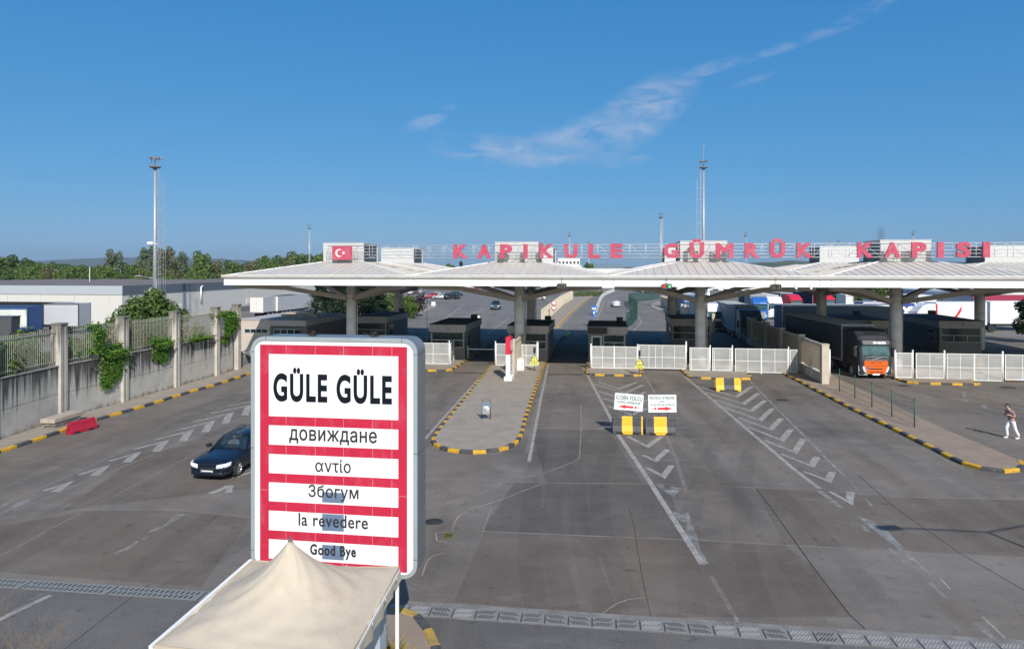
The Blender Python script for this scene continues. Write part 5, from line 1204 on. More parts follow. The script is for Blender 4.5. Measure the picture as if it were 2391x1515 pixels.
    if kind == 'pickup': MB().box(-hl + .1, rr[1] - .1, -hw_ + .12, hw_ - .12, belt + .005, belt + .02).build('load_bed', BLACK, t)
    return t
GLASSI = glass_mat('clear_windscreen', (.02, .04, .05), .04, .62)
LIT = lit('headlamp_lit', (.5, .54, .6), .7)
ang = R(9); ax_ = Vector((math.sin(ang), math.cos(ang), 0)); Fp = Vector((-12.42, 27.55, 0)); c = Fp + ax_ * 2.27
blue_car = car('estate_car', 'dark blue estate car with lit headlights driving out beside the farewell sign', 'car', c, math.atan2(-ax_.y, -ax_.x), NAVY, 'estate', True, 'EH 6242 MB', None, True, LIT)
car('minivan', 'dark grey minivan driving towards the gate across the open yard', 'car', G(1158, 722), -R(92), paint('slate', (.05, .07, .085)), 'van', lights=None)
car('hatchback', 'white hatchback driving away on the road behind the gate', 'car', G(1438, 716), R(87), paint('white', (.62, .65, .70)), 'hatch')
PK = 'cars parked in the far yard'
car('parked_car', 'red parked car at the left end of the far yard row', 'car', G(1007, 696), R(200), paint('red', (.42, .02, .04)), 'hatch', group=PK)
car('parked_car', 'pale silver-green parked car in front of the red one', 'car', G(1028, 698), R(186), paint('silver', (.38, .46, .45), .2), 'saloon', group=PK)
car('parked_car', 'black off-road car parked in the far yard row', 'car', G(1056, 699), R(30), paint('black', (.012, .012, .016)), 'suv', group=PK)
car('parked_car', 'dark teal car parked behind the black off-road car', 'car', G(1067, 691), R(30), paint('teal', (.02, .05, .075)), 'hatch', group=PK)
car('parked_car', 'white car parked behind the pale silver-green one', 'car', G(1015, 693.5), R(180), paint('white2', (.62, .62, .62)), 'hatch', group=PK)
car('pickup_truck', 'white pickup parked on the grass verge by the conifers', 'car', G(955, 713), -R(60), paint('white3', (.66, .67, .68)), 'pickup', group=PK)
car('parked_car', 'silver car parked beside the white box trailers', 'car', G(697, 723), -R(70), paint('grey', (.32, .36, .40), .3), 'hatch', group=PK)
car('parked_car', 'dark blue car parked behind the silver car by the box trailers', 'car', G(702, 716), -R(70), paint('navy2', (.02, .035, .08)), 'saloon', group=PK)
car('parked_car', 'white sports saloon parked behind the beige picket fence', 'car', G(1255, 700), R(172), paint('white4', (.62, .62, .63)), 'saloon', group=PK)
# far row of parked cars glimpsed under the roof edge
hues = [(.55, .55, .56), (.05, .05, .06), (.3, .32, .34), (.02, .03, .08), (.55, .55, .56), (.28, .02, .03), (.12, .13, .14)]
far_row = [car('parked_car', 'distant parked car in the long row under the canopy edge', 'car', G(1262, 683), R(95), paint('far%d' % i, h_), 'hatch', group='long row of distant parked cars') for i, h_ in enumerate(hues)]
for i, px in enumerate((1226, 1238, 1249, 1261, 1274, 1287, 1300)): far_row[i].location = G(px, 684.5)
for i, (px, py_) in enumerate(((1464, 676), (1472, 677), (1481, 679), (1490, 681), (1501, 682.5), (1512, 684.5), (1523, 686), (960, 686.5), (972, 686), (984, 685.5), (1089, 681), (1100, 680.5), (1111, 680), (1122, 679.5))):
    far_row.append(dup(far_row[i % 7], G(px, py_), R(80 + 5 * (i % 3)), 'distant parked car in the long row under the canopy edge'))

# ---------------------------------------------------------------- lorries
def lorry(name, label, loc, rz, cabm, grm, trm, tl=13.6, cat='lorry', hood=None, txt=None, skirt=True, lower=None, front_strip=False, bull=True, gap=.75, white_visor=False, tilt_col=None, group=None, cabw=2.48):
    """x forward, origin under the front bumper; tractor and semi-trailer."""
    t = thing(name, label, cat, loc, rz, group); hw_ = cabw / 2
    # cab: side profile lofted across the width, with rounded front
    prof = [(-.04, .34), (0.0, .62), (.0, 1.45), (-.06, 1.9), (-.16, 2.72), (-.30, 3.02), (-.62, 3.38), (-1.15, 3.72), (-2.25, 3.80), (-2.3, .9), (-1.2, .9), (-1.15, .34)]
    secs = []
    for y, k in ((-hw_, .20), (-hw_ + .05, .07), (-hw_ + .2, .0), (0, -.02), (hw_ - .2, .0), (hw_ - .05, .07), (hw_, .20)):
        secs.append([Vector((x - (k if x > -1.0 and z > .3 else 0), y, z - (k * .5 if z > 3.3 else 0))) for x, z in prof])
    MB().loft(secs, 0, True, True, False).build('cab', [cabm], t, bevel=.03, seg=2)
    f = lambda z: -.06 - (z - 1.9) * .122
    MB().add([(f(1.82) + .03, -hw_ + .20, 1.80), (f(1.82) + .045, 0, 1.78), (f(1.82) + .03, hw_ - .20, 1.80), (f(2.66) + .03, hw_ - .24, 2.66), (f(2.66) + .045, 0, 2.68), (f(2.66) + .03, -hw_ + .24, 2.66)], [(0, 1, 4, 5), (1, 2, 3, 4)]).build('windscreen', TGLASS, t)
    wp = MB()
    for y0_, y1_ in ((.05, .75), (-.8, -.1)): wp.bar((f(1.85) + .055, y0_, 1.84), (f(1.98) + .055, y1_, 1.95), .02, .03)
    wp.build('wiper', BLACK, t)
    vs_ = [[(.06 + dx, y, 2.69), (.085 + dx, y, 2.72), (-.03 + dx, y, 3.02), (-.28, y, 3.05), (-.14, y, 2.72)] for y, dx in ((-hw_ + .10, -.10), (-hw_ + .22, -.01), (0, .03), (hw_ - .22, -.01), (hw_ - .10, -.10))]
    MB().loft(vs_, 0, True, True, False).build('sun_visor', lower or cabm, t)
    if txt:
        me = text_data(txt, .03, .5, 3); xs = [v.co.x for v in me.vertices]; a_, c_ = min(xs), max(xs)
        for v in me.vertices:
            z = 2.76 + v.co.y * .25; v.co = (.130 - (z - 2.72) * .383 + v.co.z * .01, -.25 + (v.co.x - a_) / (c_ - a_) * .95, z)
        me.materials.clear(); me.materials.append(WHITE); link('lettering', me, t)
    # roof fairing window / hatch
    if bull: MB().add([(-.66, -.55, 3.46), (-.66, .55, 3.46), (-1.08, .45, 3.745), (-1.08, -.45, 3.745)], [(0, 1, 2, 3)]).build('roof_hatch', BLACK, t)
    if bull: MB().bar((-.55, -hw_ + .3, 3.42), (-.55, hw_ - .3, 3.42), .05, .05).bar((-.5, -hw_ + .25, 3.1), (-.55, -hw_ + .3, 3.42), .04, .04).bar((-.5, hw_ - .25, 3.1), (-.55, hw_ - .3, 3.42), .04, .04).build('light_bar', BLACK, t)
    # grille, lamps, bumper
    g = MB().loft([[(.012, -.86, 1.42), (.03, -.90, 1.40), (.03, .90, 1.40), (.012, .86, 1.42)], [(.012, -.86, .98), (.035, -.88, .98), (.035, .88, .98), (.012, .86, .98)], [(.012, -.64, .42), (.04, -.66, .42), (.04, .66, .42), (.012, .64, .42)]], 0, True, True, False)
    for y0_, y1_, z0_, z1_ in ((-.45, -.05, 1.26, 1.30), (.05, .45, 1.26, 1.30), (-.75, .75, 1.03, 1.05), (-.5, .5, .76, .84), (-.55, .55, .52, .58)): g.box(.034, .047, y0_, y1_, z0_, z1_, 1)
    g.build('grille', [grm, BLACK], t)
    if front_strip:
        MB().box(.012, .03, -.78, .95, 1.70, 1.745).box(.012, .03, -.86, .86, 1.47, 1.52).bar((.02, -.35, 1.50), (.02, .45, 1.72), .03, .05).box(.03, .045, -.02, .12, 1.57, 1.67).build('emblem_bar', CHROME, t)
        MB().box(.048, .052, -.68, -.5, .78, .95).build('sticker', mat('sticker_blue', (.05, .13, .45), .5), t)
    for sd in (-1, 1):
        MB().loft([[(.02, sd * .90, 1.02), (.05, sd * .94, .95), (.05, sd * .76, .55), (.02, sd * .72, .58)], [(-.22, sd * (hw_ + .006), 1.06), (-.18, sd * (hw_ + .012), .98), (-.14, sd * (hw_ + .012), .58), (-.2, sd * hw_, .6)]], 0, True, True, False).build('headlight', LAMP, t)
        MB().loft([[(.03, sd * .68, .50), (.05, sd * .66, .30), (.02, sd * .68, .28)], [(-.2, sd * (hw_ + .008), .52), (-.16, sd * (hw_ + .008), .30), (-.24, sd * hw_, .28)]], 0, True, True, False).build('bumper', CHROME if front_strip else cabm, t)
        m_ = MB().box(-.42, -.22, sd * (hw_ + .10), sd * (hw_ + .34), 1.75, 2.50).bar((-.3, sd * hw_, 2.55), (-.3, sd * (hw_ + .22), 2.5), .04, .04).bar((-.3, sd * hw_, 1.7), (-.3, sd * (hw_ + .22), 1.75), .04, .04); m_.build('mirror', BLACK if cabm is not WHITE else WHITE, t, bevel=.03)
        MB().add([(-.42, sd * (hw_ + .004), 1.75), (-1.25, sd * (hw_ + .004), 1.75), (-1.25, sd * (hw_ + .004), 2.55), (-.62, sd * (hw_ + .004), 2.55)], [(0, 1, 2, 3)]).build('side_window', TGLASS, t)
        MB().box(-3.3, -2.32, sd * hw_ - sd * .02, sd * (hw_ - .05), .55, 3.55).build('side_fairing', cabm, t)
    pl_ = MB().box(.042, .05, -.27, .27, .32, .43).build('number_plate', WHITE, t)
    MB().box(-6.2, -2.3, -.45, .45, .6, .95).box(-1.15, -.2, -.5, .5, .3, .8).build('chassis', BLACK, t)
    # trailer
    x0_ = -2.32 - gap; x1_ = x0_ - tl; tw = 1.275
    MB().box(x1_, x0_, -tw, tw, 1.08, 4.0).build('trailer_box', [trm], t, bevel=.02)
    fr = MB()
    for y in (-tw, tw): fr.box(x1_ - .01, x0_ + .01, y - .025, y + .025, 3.9, 4.03).box(x0_ - .14, x0_ + .02, y - .03, y + .03, 1.0, 4.03).box(x1_ - .02, x1_ + .1, y - .03, y + .03, 1.0, 4.03).box(x1_ - .01, x0_ + .01, y - .03, y + .03, 1.0, 1.12)
    fr.box(x0_ - .02, x0_ + .03, -tw + .03, tw - .03, 3.86, 4.04).box(x1_ - .025, x1_ + .0, -tw + .03, tw - .03, 3.88, 4.03)
    for k in range(int(tl / .5)): fr.box(x0_ - .3 - k * .5, x0_ - .27 - k * .5, -tw + .02, tw - .02, 4.0, 4.02)
    fr.build('trailer_frame', tilt_col or mat('trailer_frame_grey', (.33, .36, .38), .5, .1, 2), t)
    b = MB().box(x1_ + .02, x0_ - 1.4, -.5, .5, .85, 1.0)
    if skirt:
        for sd in (-1, 1): b.box(x1_ + 5.2, x0_ - 3.2, sd * (tw - .05) - .02, sd * (tw - .05) + .02, .42, .98)
    b.box(x1_ - .02, x1_ + .1, -1.15, 1.15, .45, .58); b.build('trailer_chassis', BLACK, t)
    for y in (-.62, .62): MB().box(x1_ - .028, x1_ - .001, y - .6, y + .6, 1.14, 3.86).build('trailer_door', trm, t)
    sp = [(-1.42, -hw_ + .16), (-1.42, hw_ - .16), (-5.2, -1.08), (-5.2, 1.08)] + [(x1_ + q_, y) for q_ in (1.9, 3.2, 4.5) for y in (-1.08, 1.08)]
    add_wheels(t, sp, .51, .33, 9, GREYM)
    return t
TGLASS = glass_mat('lorry_glass', (.035, .085, .095), .06)
TDARK = mat('lorry_black', (.022, .026, .036), .5, .15, 1); ORNG = mat('lorry_orange', (.68, .115, .006), .4, .06, 3); TGREY = mat('trailer_dark_tarp', (.045, .052, .062), .6, .12, .8)
TWHITE = mat('lorry_white', (.72, .73, .74), .35, .04, 1, coat=.3); TBLUE = mat('lorry_blue', (.02, .12, .42), .35, .08, 1, coat=.4); TRED = mat('lorry_red', (.50, .012, .04), .35, .08, 1, coat=.4); TSLATE = mat('lorry_slate', (.10, .15, .22), .4, .1, 1)
TBG = mat('trailer_blue_grey', (.12, .17, .22), .6, .12, .5); TNAVY = mat('trailer_navy', (.02, .028, .06), .55, .12, .6); TGRE = mat('trailer_grey', (.36, .36, .36), .6, .1, .7); TWT = mat('trailer_white', (.74, .74, .75), .5, .05, .5)
fr_ = F(29.35, -4.6); rr_ = F(27.9, 12); v = fr_ - rr_
lorry('articulated_lorry', 'dark grey lorry with orange grille leaving the right lane', fr_, math.atan2(v.y, v.x), TDARK, ORNG, TGREY, 13.6, txt='FH500', front_strip=True)
def at_lorry(px, d, hd, *a, **k): p = P(px, 0, d); return lorry(*a[:2], (p.x, p.y, 0.0), hd, *a[2:], **k)
at_lorry(1755, 78.5, -R(98), 'articulated_lorry', 'slate blue lorry with pale roof, half in the canopy shade behind the beige wall', TSLATE, TSLATE, TBG, 13.6, bull=False)
at_lorry(1672, 92, -R(96), 'articulated_lorry', 'white lorry whose cab shows between the column and the slate blue lorry', TWHITE, GREYD, TGRE, 12, bull=False)
at_lorry(1775, 111, -R(105), 'articulated_lorry', 'blue lorry with silver grille parked behind the slate blue lorry', TBLUE, GREYM, TBG, 13.6, bull=False)
at_lorry(1811, 114, -R(97), 'articulated_lorry', 'white lorry facing the gate beside the blue one, black vents in its grille', TWHITE, WHITE, TWT, 13.6, bull=False)
at_lorry(1862, 124, -R(75), 'articulated_lorry', 'red lorry with navy trailer behind the long grey trailer, nearer to the white lorry', TRED, TRED, TNAVY, 13.6, bull=False)
at_lorry(1938, 126, -R(75), 'articulated_lorry', 'red lorry seen beside the back column, right of the other red cab', TRED, TRED, TNAVY, 13.6, bull=False)
at_lorry(1612, 118, -R(97), 'articulated_lorry', 'blue lorry glimpsed left of the tall column over the beige fence', TBLUE, TBLUE, TBG, 12, bull=False)
at_lorry(1645, 150, -R(95), 'articulated_lorry', 'white lorry farther back beside the tall column', TWHITE, GREYD, TGRE, 12, bull=False)
def trailer(label, px0, px1, d, m, wheels=True, rz=None, marks=None, name='box_trailer', frame=None, h=4.0):
    a = P(px0, 0, d); c = P(px1, 0, d); L = (c.x - a.x)
    t = thing(name, label, 'trailer', (a.x, d, 0), rz or 0.0)
    MB().box(0, L, 0, 2.5, 1.08, h).build('trailer_box', m, t, bevel=.02)
    f_ = MB()
    for y in (0, 2.5): f_.box(-.01, L + .01, y - .03, y + .03, h - .12, h + .03).box(-.02, .1, y - .035, y + .035, 1.0, h + .03).box(L - .1, L + .02, y - .035, y + .035, 1.0, h + .03).box(0, L, y - .03, y + .03, 1.0, 1.12)
    f_.build('trailer_frame', frame or TWT, t); MB().box(.3, L - .3, .7, 1.8, .7, 1.0).box(L * .12, L * .14, .3, 2.2, .0, .9).build('trailer_chassis', BLACK, t)
    add_wheels(t, [(L * .72 + q_, y) for q_ in (0, 1.3, 2.6) if L > 6 for y in (.2, 2.3)] or [(L * .5, .2), (L * .5, 2.3)], .5, .33, 9, GREYM)
    if marks: marks(t, L)
    return t
trailer('long blue-grey trailer parked crosswise behind the dark lorry', 1826, 2096, 84.5, TBG)
TOB = mat('trailer_royal_blue', (.03, .06, .27), .5, .1, .6)
def os_marks(t, L): lettering('lettering', 'OS', WHITE, t, L * .62, L * .97, 2.1, 3.5, -.03, .06, .01)
trailer('royal blue trailer with large white letters beside the tall right column', 2016, 2138, 91.5, TOB, marks=os_marks)
def ribbon(t, L):
    M = Matrix(((1, 0, 0, 0), (0, 0, 1, -.012), (0, 1, 0, 0), (0, 0, 0, 1))); b = MB(); pts = []
    n_ = 18
    for i in range(n_ + 1):
        f_ = i / n_; x = .3 + 3.1 * f_; z = 2.15 - .75 * math.sin(f_ * 2.2) + 1.9 * max(0, f_ - .45) ** 1.5 * 2.2; pts.append((x, z, .10 + .26 * abs(f_ - .45) * 1.6))
    for (xa, za, wa), (xb, zb_, wb_) in zip(pts, pts[1:]): b.prism([(xa, za - wa), (xb, zb_ - wb_), (xb, zb_ + wb_), (xa, za + wa)], 0, .008, 0, M)
    b.build('ribbon_emblem', mat('ribbon_red', (.62, .02, .03), .5, .05, 3), t)
trailer('white trailer with a curling red ribbon emblem behind the right booths', 2186, 2304, 91, TWT, marks=ribbon)
trailer('plain white trailer at the right edge behind the back column', 2312, 2440, 93, TWT)
# white tractor unit in profile between the two trailers
t = thing('tractor_unit', 'white tractor unit with a rounded roof fairing in front of the blue lettered trailer', 'lorry', P(2137, 0, 89.5) * 1.0, 0); t.location.z = 0
secs = [[Vector((x * 1.0, y, z)) for x, z in ((0, .5), (-.05, 1.8), (.35, 2.9), (1.0, 3.6), (1.9, 3.95), (2.75, 3.95), (2.85, 1.0), (1.6, .5))] for y in (-.0, .12, 2.38, 2.5)]
MB().loft(secs, 0, True, True, False).build('cab', TWHITE, t, bevel=.05); MB().add([(.25, -.01, 1.75), (1.25, -.01, 1.75), (1.25, -.01, 2.6), (.55, -.01, 2.6)], [(0, 1, 2, 3)]).build('side_window', TGLASS, t)
MB().box(2.85, 5.5, .7, 1.8, .7, 1.0).build('chassis', BLACK, t); add_wheels(t, [(1.1, .2), (1.1, 2.3), (4.4, .2), (4.4, 2.3)], .5, .33, 9, GREYM)
MB().box(2.75, 2.95, .0, 2.5, 1.4, 3.9).build('side_fairing', TRED, t)
# white box trailers in the left yard
for lab, pxa, d in (('white box trailer with closed double doors, left of the pair by the warehouse', 584, 117), ('white box trailer right of the pair by the warehouse', 619, 121)):
    p = P(pxa, 0, d); t = thing('box_trailer', lab, 'trailer', (p.x, d, 0), R(79), 'white box trailers in the left yard')
    w_ = 2.5; MB().box(0, 13.0, -w_, 0, 1.0, 3.6).build('trailer_box', mat('trailer_side_grey', (.44, .45, .47), .5, .06, .5), t)
    for y in (-w_ + .02, -w_ / 2 + .02): MB().box(-.05, -.001, y, y + w_ / 2 - .04, 1.05, 3.55).build('trailer_door', WHITE_D, t)
    MB().box(-.06, .04, -w_ - .02, .02, 3.56, 3.66).box(-.06, .04, -w_ - .02, .02, .9, 1.0).build('trailer_frame', mat('frame_rust', (.35, .28, .24), .7, .2, 3), t)
    MB().box(.3, 12.5, -1.8, -.7, .6, .98).build('trailer_chassis', BLACK, t); add_wheels(t, [(x, y) for x in (1.8, 3.1, 4.4) for y in (-2.3, -.2)], .48, .33, 9, GREYM)
# trailers docked at the warehouse, seen over the wall
PIC = mat('trailer_picture', (.62, .66, .60), .5, .2, .5, dirt=((.12, .2, .07), .7, .45))
def pic(t, L): MB().box(.35, L - .2, -.012, -.002, 1.5, 3.6).build('picture_panel', PIC, t)
trailer('blue trailer with a pale landscape picture docked at the warehouse', -80, 66, 82, mat('trailer_mid_blue', (.04, .10, .26), .5, .1, .7), rz=R(0), marks=pic, frame=TNAVY)
trailer('pale grey trailer docked at the warehouse right of the blue one', 101, 184, 88, mat('trailer_pale', (.50, .52, .54), .5, .1, .5, dirt=((.35, .35, .36), .5, .5)), frame=GREYD)
t = thing('dumpster', 'grey steel container behind the retaining wall railing at the left edge', 'container', P(-30, 0, 72) * 1.0, R(3)); t.location.z = 0
MB().loft([[(-.2, 0, 3.4), (2.5, 0, 3.4), (2.4, 0, .3), (0, 0, .3)], [(-.2, 1.4, 3.4), (2.5, 1.4, 3.4), (2.4, 1.3, .3), (0, 1.3, .3)]], 0, True, True, False).build('bin', GREYD, t); MB().box(-.26, 2.56, -.06, 1.46, 3.4, 3.5).build('lid', GREYD, t)
# ================================================================== PEOPLE
SKINM = mat('skin', (.48, .29, .21), .55, .06, 8); HAIR = mat('hair_dark', (.03, .022, .018), .6, .2, 20)
def skinned(name, pts, edges, rad, m, parent, sub=2):
    me = bpy.data.meshes.new(name); me.from_pydata([Vector(p) for p in pts], edges, []); o = bpy.data.objects.new(name, me); COL.objects.link(o)
    sk = o.modifiers.new('skin', 'SKIN'); sk.use_smooth_shade = True
    if not me.skin_vertices:
        bm = bmesh.new(); bm.from_mesh(me); bm.verts.layers.skin.verify(); bm.to_mesh(me); bm.free()
    for i, v in enumerate(me.skin_vertices[0].data):
        r = rad[i]; v.radius = r if isinstance(r, tuple) else (r, r); v.use_root = (i == 0)
    s_ = o.modifiers.new('subdivision', 'SUBSURF'); s_.levels = s_.render_levels = sub
    dg = bpy.context.evaluated_depsgraph_get(); dg.update(); out = bpy.data.meshes.new_from_object(o.evaluated_get(dg))
    bpy.data.objects.remove(o); out.materials.clear(); out.materials.append(m)
    for p in out.polygons: p.use_smooth = True
    return link(name, out, parent)
class Skel:
    def __init__(s): s.p, s.e, s.r = [], [], []
    def add(s, p, r, to=None):
        s.p.append(Vector(p)); s.r.append(r); i = len(s.p) - 1
        if to is not None: s.e.append((to, i))
        return i
    def chain(s, to, *pr):
        for p, r in pr: to = s.add(p, r, to)
        return to
def person(label, loc, rz, pose, shirt_m, trouser_m, shoe_m, hair=True, shades=False, sleeves=True, legs=True, scale=1.0):
    """Facing +x locally; pose gives joint positions."""
    t = thing('person', label, 'person', loc, rz); t.scale = (scale,) * 3; J = {k: Vector(v) for k, v in pose.items()}
    b = Skel(); pel = b.add(J['pelvis'], (.13, .11)); sp = b.add(J['spine'], (.125, .10), pel); ch = b.add(J['chest'], (.15, .105), sp); nk = b.add(J['neck'], .055, ch)
    hd0 = b.add(J['head'] + Vector((-.005, 0, -.085)), (.062, .068), nk); hd = b.add(J['head'], (.082, .098), hd0); b.add(J['head'] + Vector((-.012, 0, .075)), (.062, .074), hd)
    b.add(J['head'] + Vector((.105, 0, -.018)), .014, hd)                                      # nose
    for sd, s_ in (('l', 1), ('r', -1)):
        b.add(J['head'] + Vector((-.012, s_ * .105, -.01)), .016, hd)                          # ears
        sh = b.add(J['sh_' + sd], .058, ch); el = b.add(J['el_' + sd], .043, sh); wr = b.add(J['wr_' + sd], .028, el)
        d = (J['wr_' + sd] - J['el_' + sd]).normalized(); side = d.cross(Vector((0, 0, 1))).normalized(); upv = side.cross(d)
        palm = b.add(J['wr_' + sd] + d * .075, (.036, .019), wr)
        for k, (off, ln) in enumerate(((.027, .062), (.010, .072), (-.009, .068), (-.026, .054))):
            k0 = J['wr_' + sd] + d * .098 + upv * off; b.chain(palm, (k0, .009), (k0 + d * ln * .5 + side * .018 * s_, .0085), (k0 + d * ln * .75 + side * .045 * s_, .0075))
        b.chain(wr, (J['wr_' + sd] + d * .045 + upv * .038, .0105), (J['wr_' + sd] + d * .085 + upv * .055 + side * .02 * s_, .009))
        if legs:
            hp = b.add(J['hip_' + sd], .085, pel); kn = b.add(J['kn_' + sd], .058, hp); an = b.add(J['an_' + sd], .038, kn); b.add(J['toe_' + sd], .03, an)
    skinned('body', b.p, b.e, b.r, SKINM, t, 2)
    s = Skel(); a0 = s.add(J['pelvis'] + Vector((0, 0, -.09)), (.178, .155)); a1 = s.add(J['spine'], (.158, .132), a0); a2 = s.add(J['chest'], (.16, .13), a1); s.add(J['neck'] + Vector((-.01, 0, -.03)), .072, a2)
    for sd in 'lr':
        q_ = s.add(J['sh_' + sd], .068, a2); s.add(J['sh_' + sd].lerp(J['el_' + sd], .72 if sleeves else 1.0), .064, q_)
    skinned('shirt', s.p, s.e, s.r, shirt_m, t, 2)
    if legs:
        s = Skel(); w0 = s.add(J['pelvis'] + Vector((.01, 0, .06)), (.15, .13)); a0 = s.add(J['pelvis'] + Vector((0, 0, -.03)), (.14, .118), w0)
        for sd in 'lr':
            hp = s.add(J['hip_' + sd], .108, a0); kn = s.add(J['kn_' + sd], .088, hp); s.add(J['an_' + sd] + Vector((0, 0, .01)), .074, kn)
        skinned('trousers', s.p, s.e, s.r, trouser_m, t, 2)
        for sd in 'lr':
            s = Skel(); an = J['an_' + sd]; to_ = J['toe_' + sd]; d = (to_ - an); d.z = 0; d.normalize()
            z_ = min(an.z, to_.z) ; h0 = s.add(an + Vector((0, 0, -.045)) - d * .04, (.045, .045)); h1 = s.add(Vector((an.x, an.y, to_.z + .01)) + d * .09, (.05, .042), h0); s.add(Vector((an.x, an.y, to_.z)) + d * .19, (.044, .03), h1)
            skinned('shoe', s.p, s.e, s.r, shoe_m, t, 2)
    if hair:
        MB().lathe([(.001, .115), (.06, .105), (.095, .06), (.105, .01), (.098, -.04), (.085, -.045), (.08, 0)], 18, 0, Matrix.Translation(J['head'] + Vector((-.034, 0, .022))) @ Matrix.Rotation(R(-26), 4, 'Y') @ Matrix.Diagonal((1.0, .88, .98, 1))).build('hair', HAIR, t)
    if shades: MB().box(J['head'].x + .06, J['head'].x + .103, -.085, .085, J['head'].z - .005, J['head'].z + .035).build('sunglasses', BLACK, t, bevel=.012)
    else:
        for y in (-.034, .034): MB().lathe([(.001, 0), (.011, .003), (.008, .008), (.001, .01)], 8, 0, Matrix.Translation(J['head'] + Vector((.082, y, .008))) @ Matrix.Rotation(R(90), 4, 'Y')).build('eye', BLACK, t)
    MB().box(J['head'].x + .074, J['head'].x + .088, -.024, .024, J['head'].z - .058, J['head'].z - .05).build('mouth', mat('lips', (.32, .13, .11), .5), t)
    return t, J
walk = dict(pelvis=(0, 0, .97), spine=(.05, 0, 1.17), chest=(.10, 0, 1.40), neck=(.16, 0, 1.53), head=(.225, 0, 1.665), sh_l=(.10, .19, 1.43), el_l=(-.03, .25, 1.16), wr_l=(.20, .17, 1.22), sh_r=(.11, -.19, 1.43), el_r=(.06, -.25, 1.15), wr_r=(.27, -.10, 1.24),
            hip_l=(-.01, .095, .92), kn_l=(-.10, .10, .51), an_l=(-.29, .10, .125), toe_l=(-.13, .10, .032), hip_r=(.02, -.095, .92), kn_r=(.20, -.10, .53), an_r=(.14, -.11, .10), toe_r=(.32, -.11, .035))
pm, J = person('man in mauve T-shirt and white trousers walking left, phone held at his chest', G(2362, 1024), math.pi - R(4), walk, mat('shirt_mauve', (.30, .20, .19), .85, .08, 6), mat('trousers_white', (.76, .76, .77), .85, .05, 6), mat('shoe_white', (.78, .78, .78), .6, .05, 8), True, True)
ph = thing('phone', 'black phone held at the chest by the man in the mauve T-shirt', 'phone', pm.matrix_basis @ Vector((.335, .02, 1.27)), 0); ph.rotation_euler = (0, R(-35), math.pi - R(4))
MB().box(-.006, .006, -.04, .04, -.08, .08).build('phone_body', BLACK, ph, bevel=.004)
stand = dict(pelvis=(0, 0, .95), spine=(.01, 0, 1.15), chest=(.02, 0, 1.37), neck=(.03, 0, 1.50), head=(.06, 0, 1.63), sh_l=(.02, .18, 1.40), el_l=(-.04, .24, 1.13), wr_l=(.05, .25, .90), sh_r=(.02, -.18, 1.40), el_r=(-.02, -.25, 1.13), wr_r=(.17, -.20, 1.05),
             hip_l=(0, .09, .90), kn_l=(.10, .10, .50), an_l=(.06, .10, .10), toe_l=(.22, .10, .035), hip_r=(0, -.09, .90), kn_r=(-.03, -.10, .49), an_r=(-.18, -.10, .12), toe_r=(-.02, -.10, .035))
person('person in white shirt and grey shorts walking in the yard behind the booth', G(1117, 760), -R(80), stand, mat('shirt_white', (.74, .74, .75), .85, .05, 6), mat('trousers_grey', (.30, .29, .28), .85, .1, 6), mat('shoe_grey', (.3, .3, .3), .7, .1, 8))
seat = dict(pelvis=(0, 0, .30), spine=(-.03, 0, .48), chest=(-.06, 0, .68), neck=(-.05, 0, .80), head=(-.03, 0, .92), sh_l=(-.05, .19, .70), el_l=(.16, .25, .48), wr_l=(.36, .18, .56), sh_r=(-.05, -.19, .70), el_r=(.16, -.25, .48), wr_r=(.36, -.16, .56), hip_l=(.02, .09, .28), kn_l=(.42, .12, .34), an_l=(.62, .12, .05), toe_l=(.75, .12, .0), hip_r=(.02, -.09, .28), kn_r=(.42, -.12, .34), an_r=(.62, -.12, .05), toe_r=(.75, -.12, .0))
sp_, _ = person('person in a pale blue shirt in the front seat of the dark blue estate car', blue_car.matrix_basis @ Vector((-.05, -.22, .34)), blue_car.rotation_euler.z, seat, mat('shirt_blue', (.34, .50, .58), .85, .06, 6), mat('trousers_dark', (.04, .045, .06), .85, .1, 6), mat('shoe_dark', (.03, .03, .03), .7, .1, 8))
# ================================================================== LEFT RETAINING WALL
WALLM = stained_concrete('retaining_concrete', (.46, .44, .40), (.045, .045, .042), .95, 3.15, True, 2.4)
PILM = stained_concrete('pillar_concrete', (.50, .465, .41), (.07, .065, .055), .75, 5.5, False, 2.4)
RAILM = mat('rail_paint', (.36, .37, .31), .6, .18, 5, dirt=((.22, .17, .11), .5, 6))
rw = thing('retaining_wall', 'stained concrete retaining wall with tall pillars and a picket railing along the left pavement', 'wall', (0, 0, 0))
PY = [27.9, 33.0, 38.35, 43.4, 48.8, 54.0]; END = 56.4
b = MB(); ys = [14, 22] + PY + [END]
for a, c in zip(ys, ys[1:]):
    xa, xc = wallx(a), wallx(c); b.loft([[(xa, a, -.05), (xa - .3, a, -.05), (xa - .3, a, 3.15), (xa, a, 3.15)], [(xc, c, -.05), (xc - .3, c, -.05), (xc - .3, c, 3.15), (xc, c, 3.15)]], 0, True, True, False)
    b.loft([[(xa + .004, a, z), (xa + .006, a, z + .02)] for z in (1.55,)] + [[(xc + .004, c, z), (xc + .006, c, z + .02)] for z in (1.62,)], 1, False, False, False)
b.build('wall_slab', [WALLM, JOINT_D], rw)
cp = MB()
for a, c in zip(ys, ys[1:]): cp.bar((wallx(a) - .15, a, 3.18), (wallx(c) - .15, c, 3.18), .38, .06)
cp.build('coping', mat('coping_concrete', (.30, .28, .25), .9, .2, 2, dirt=((.1, .1, .07), .6, 1.5)), rw)
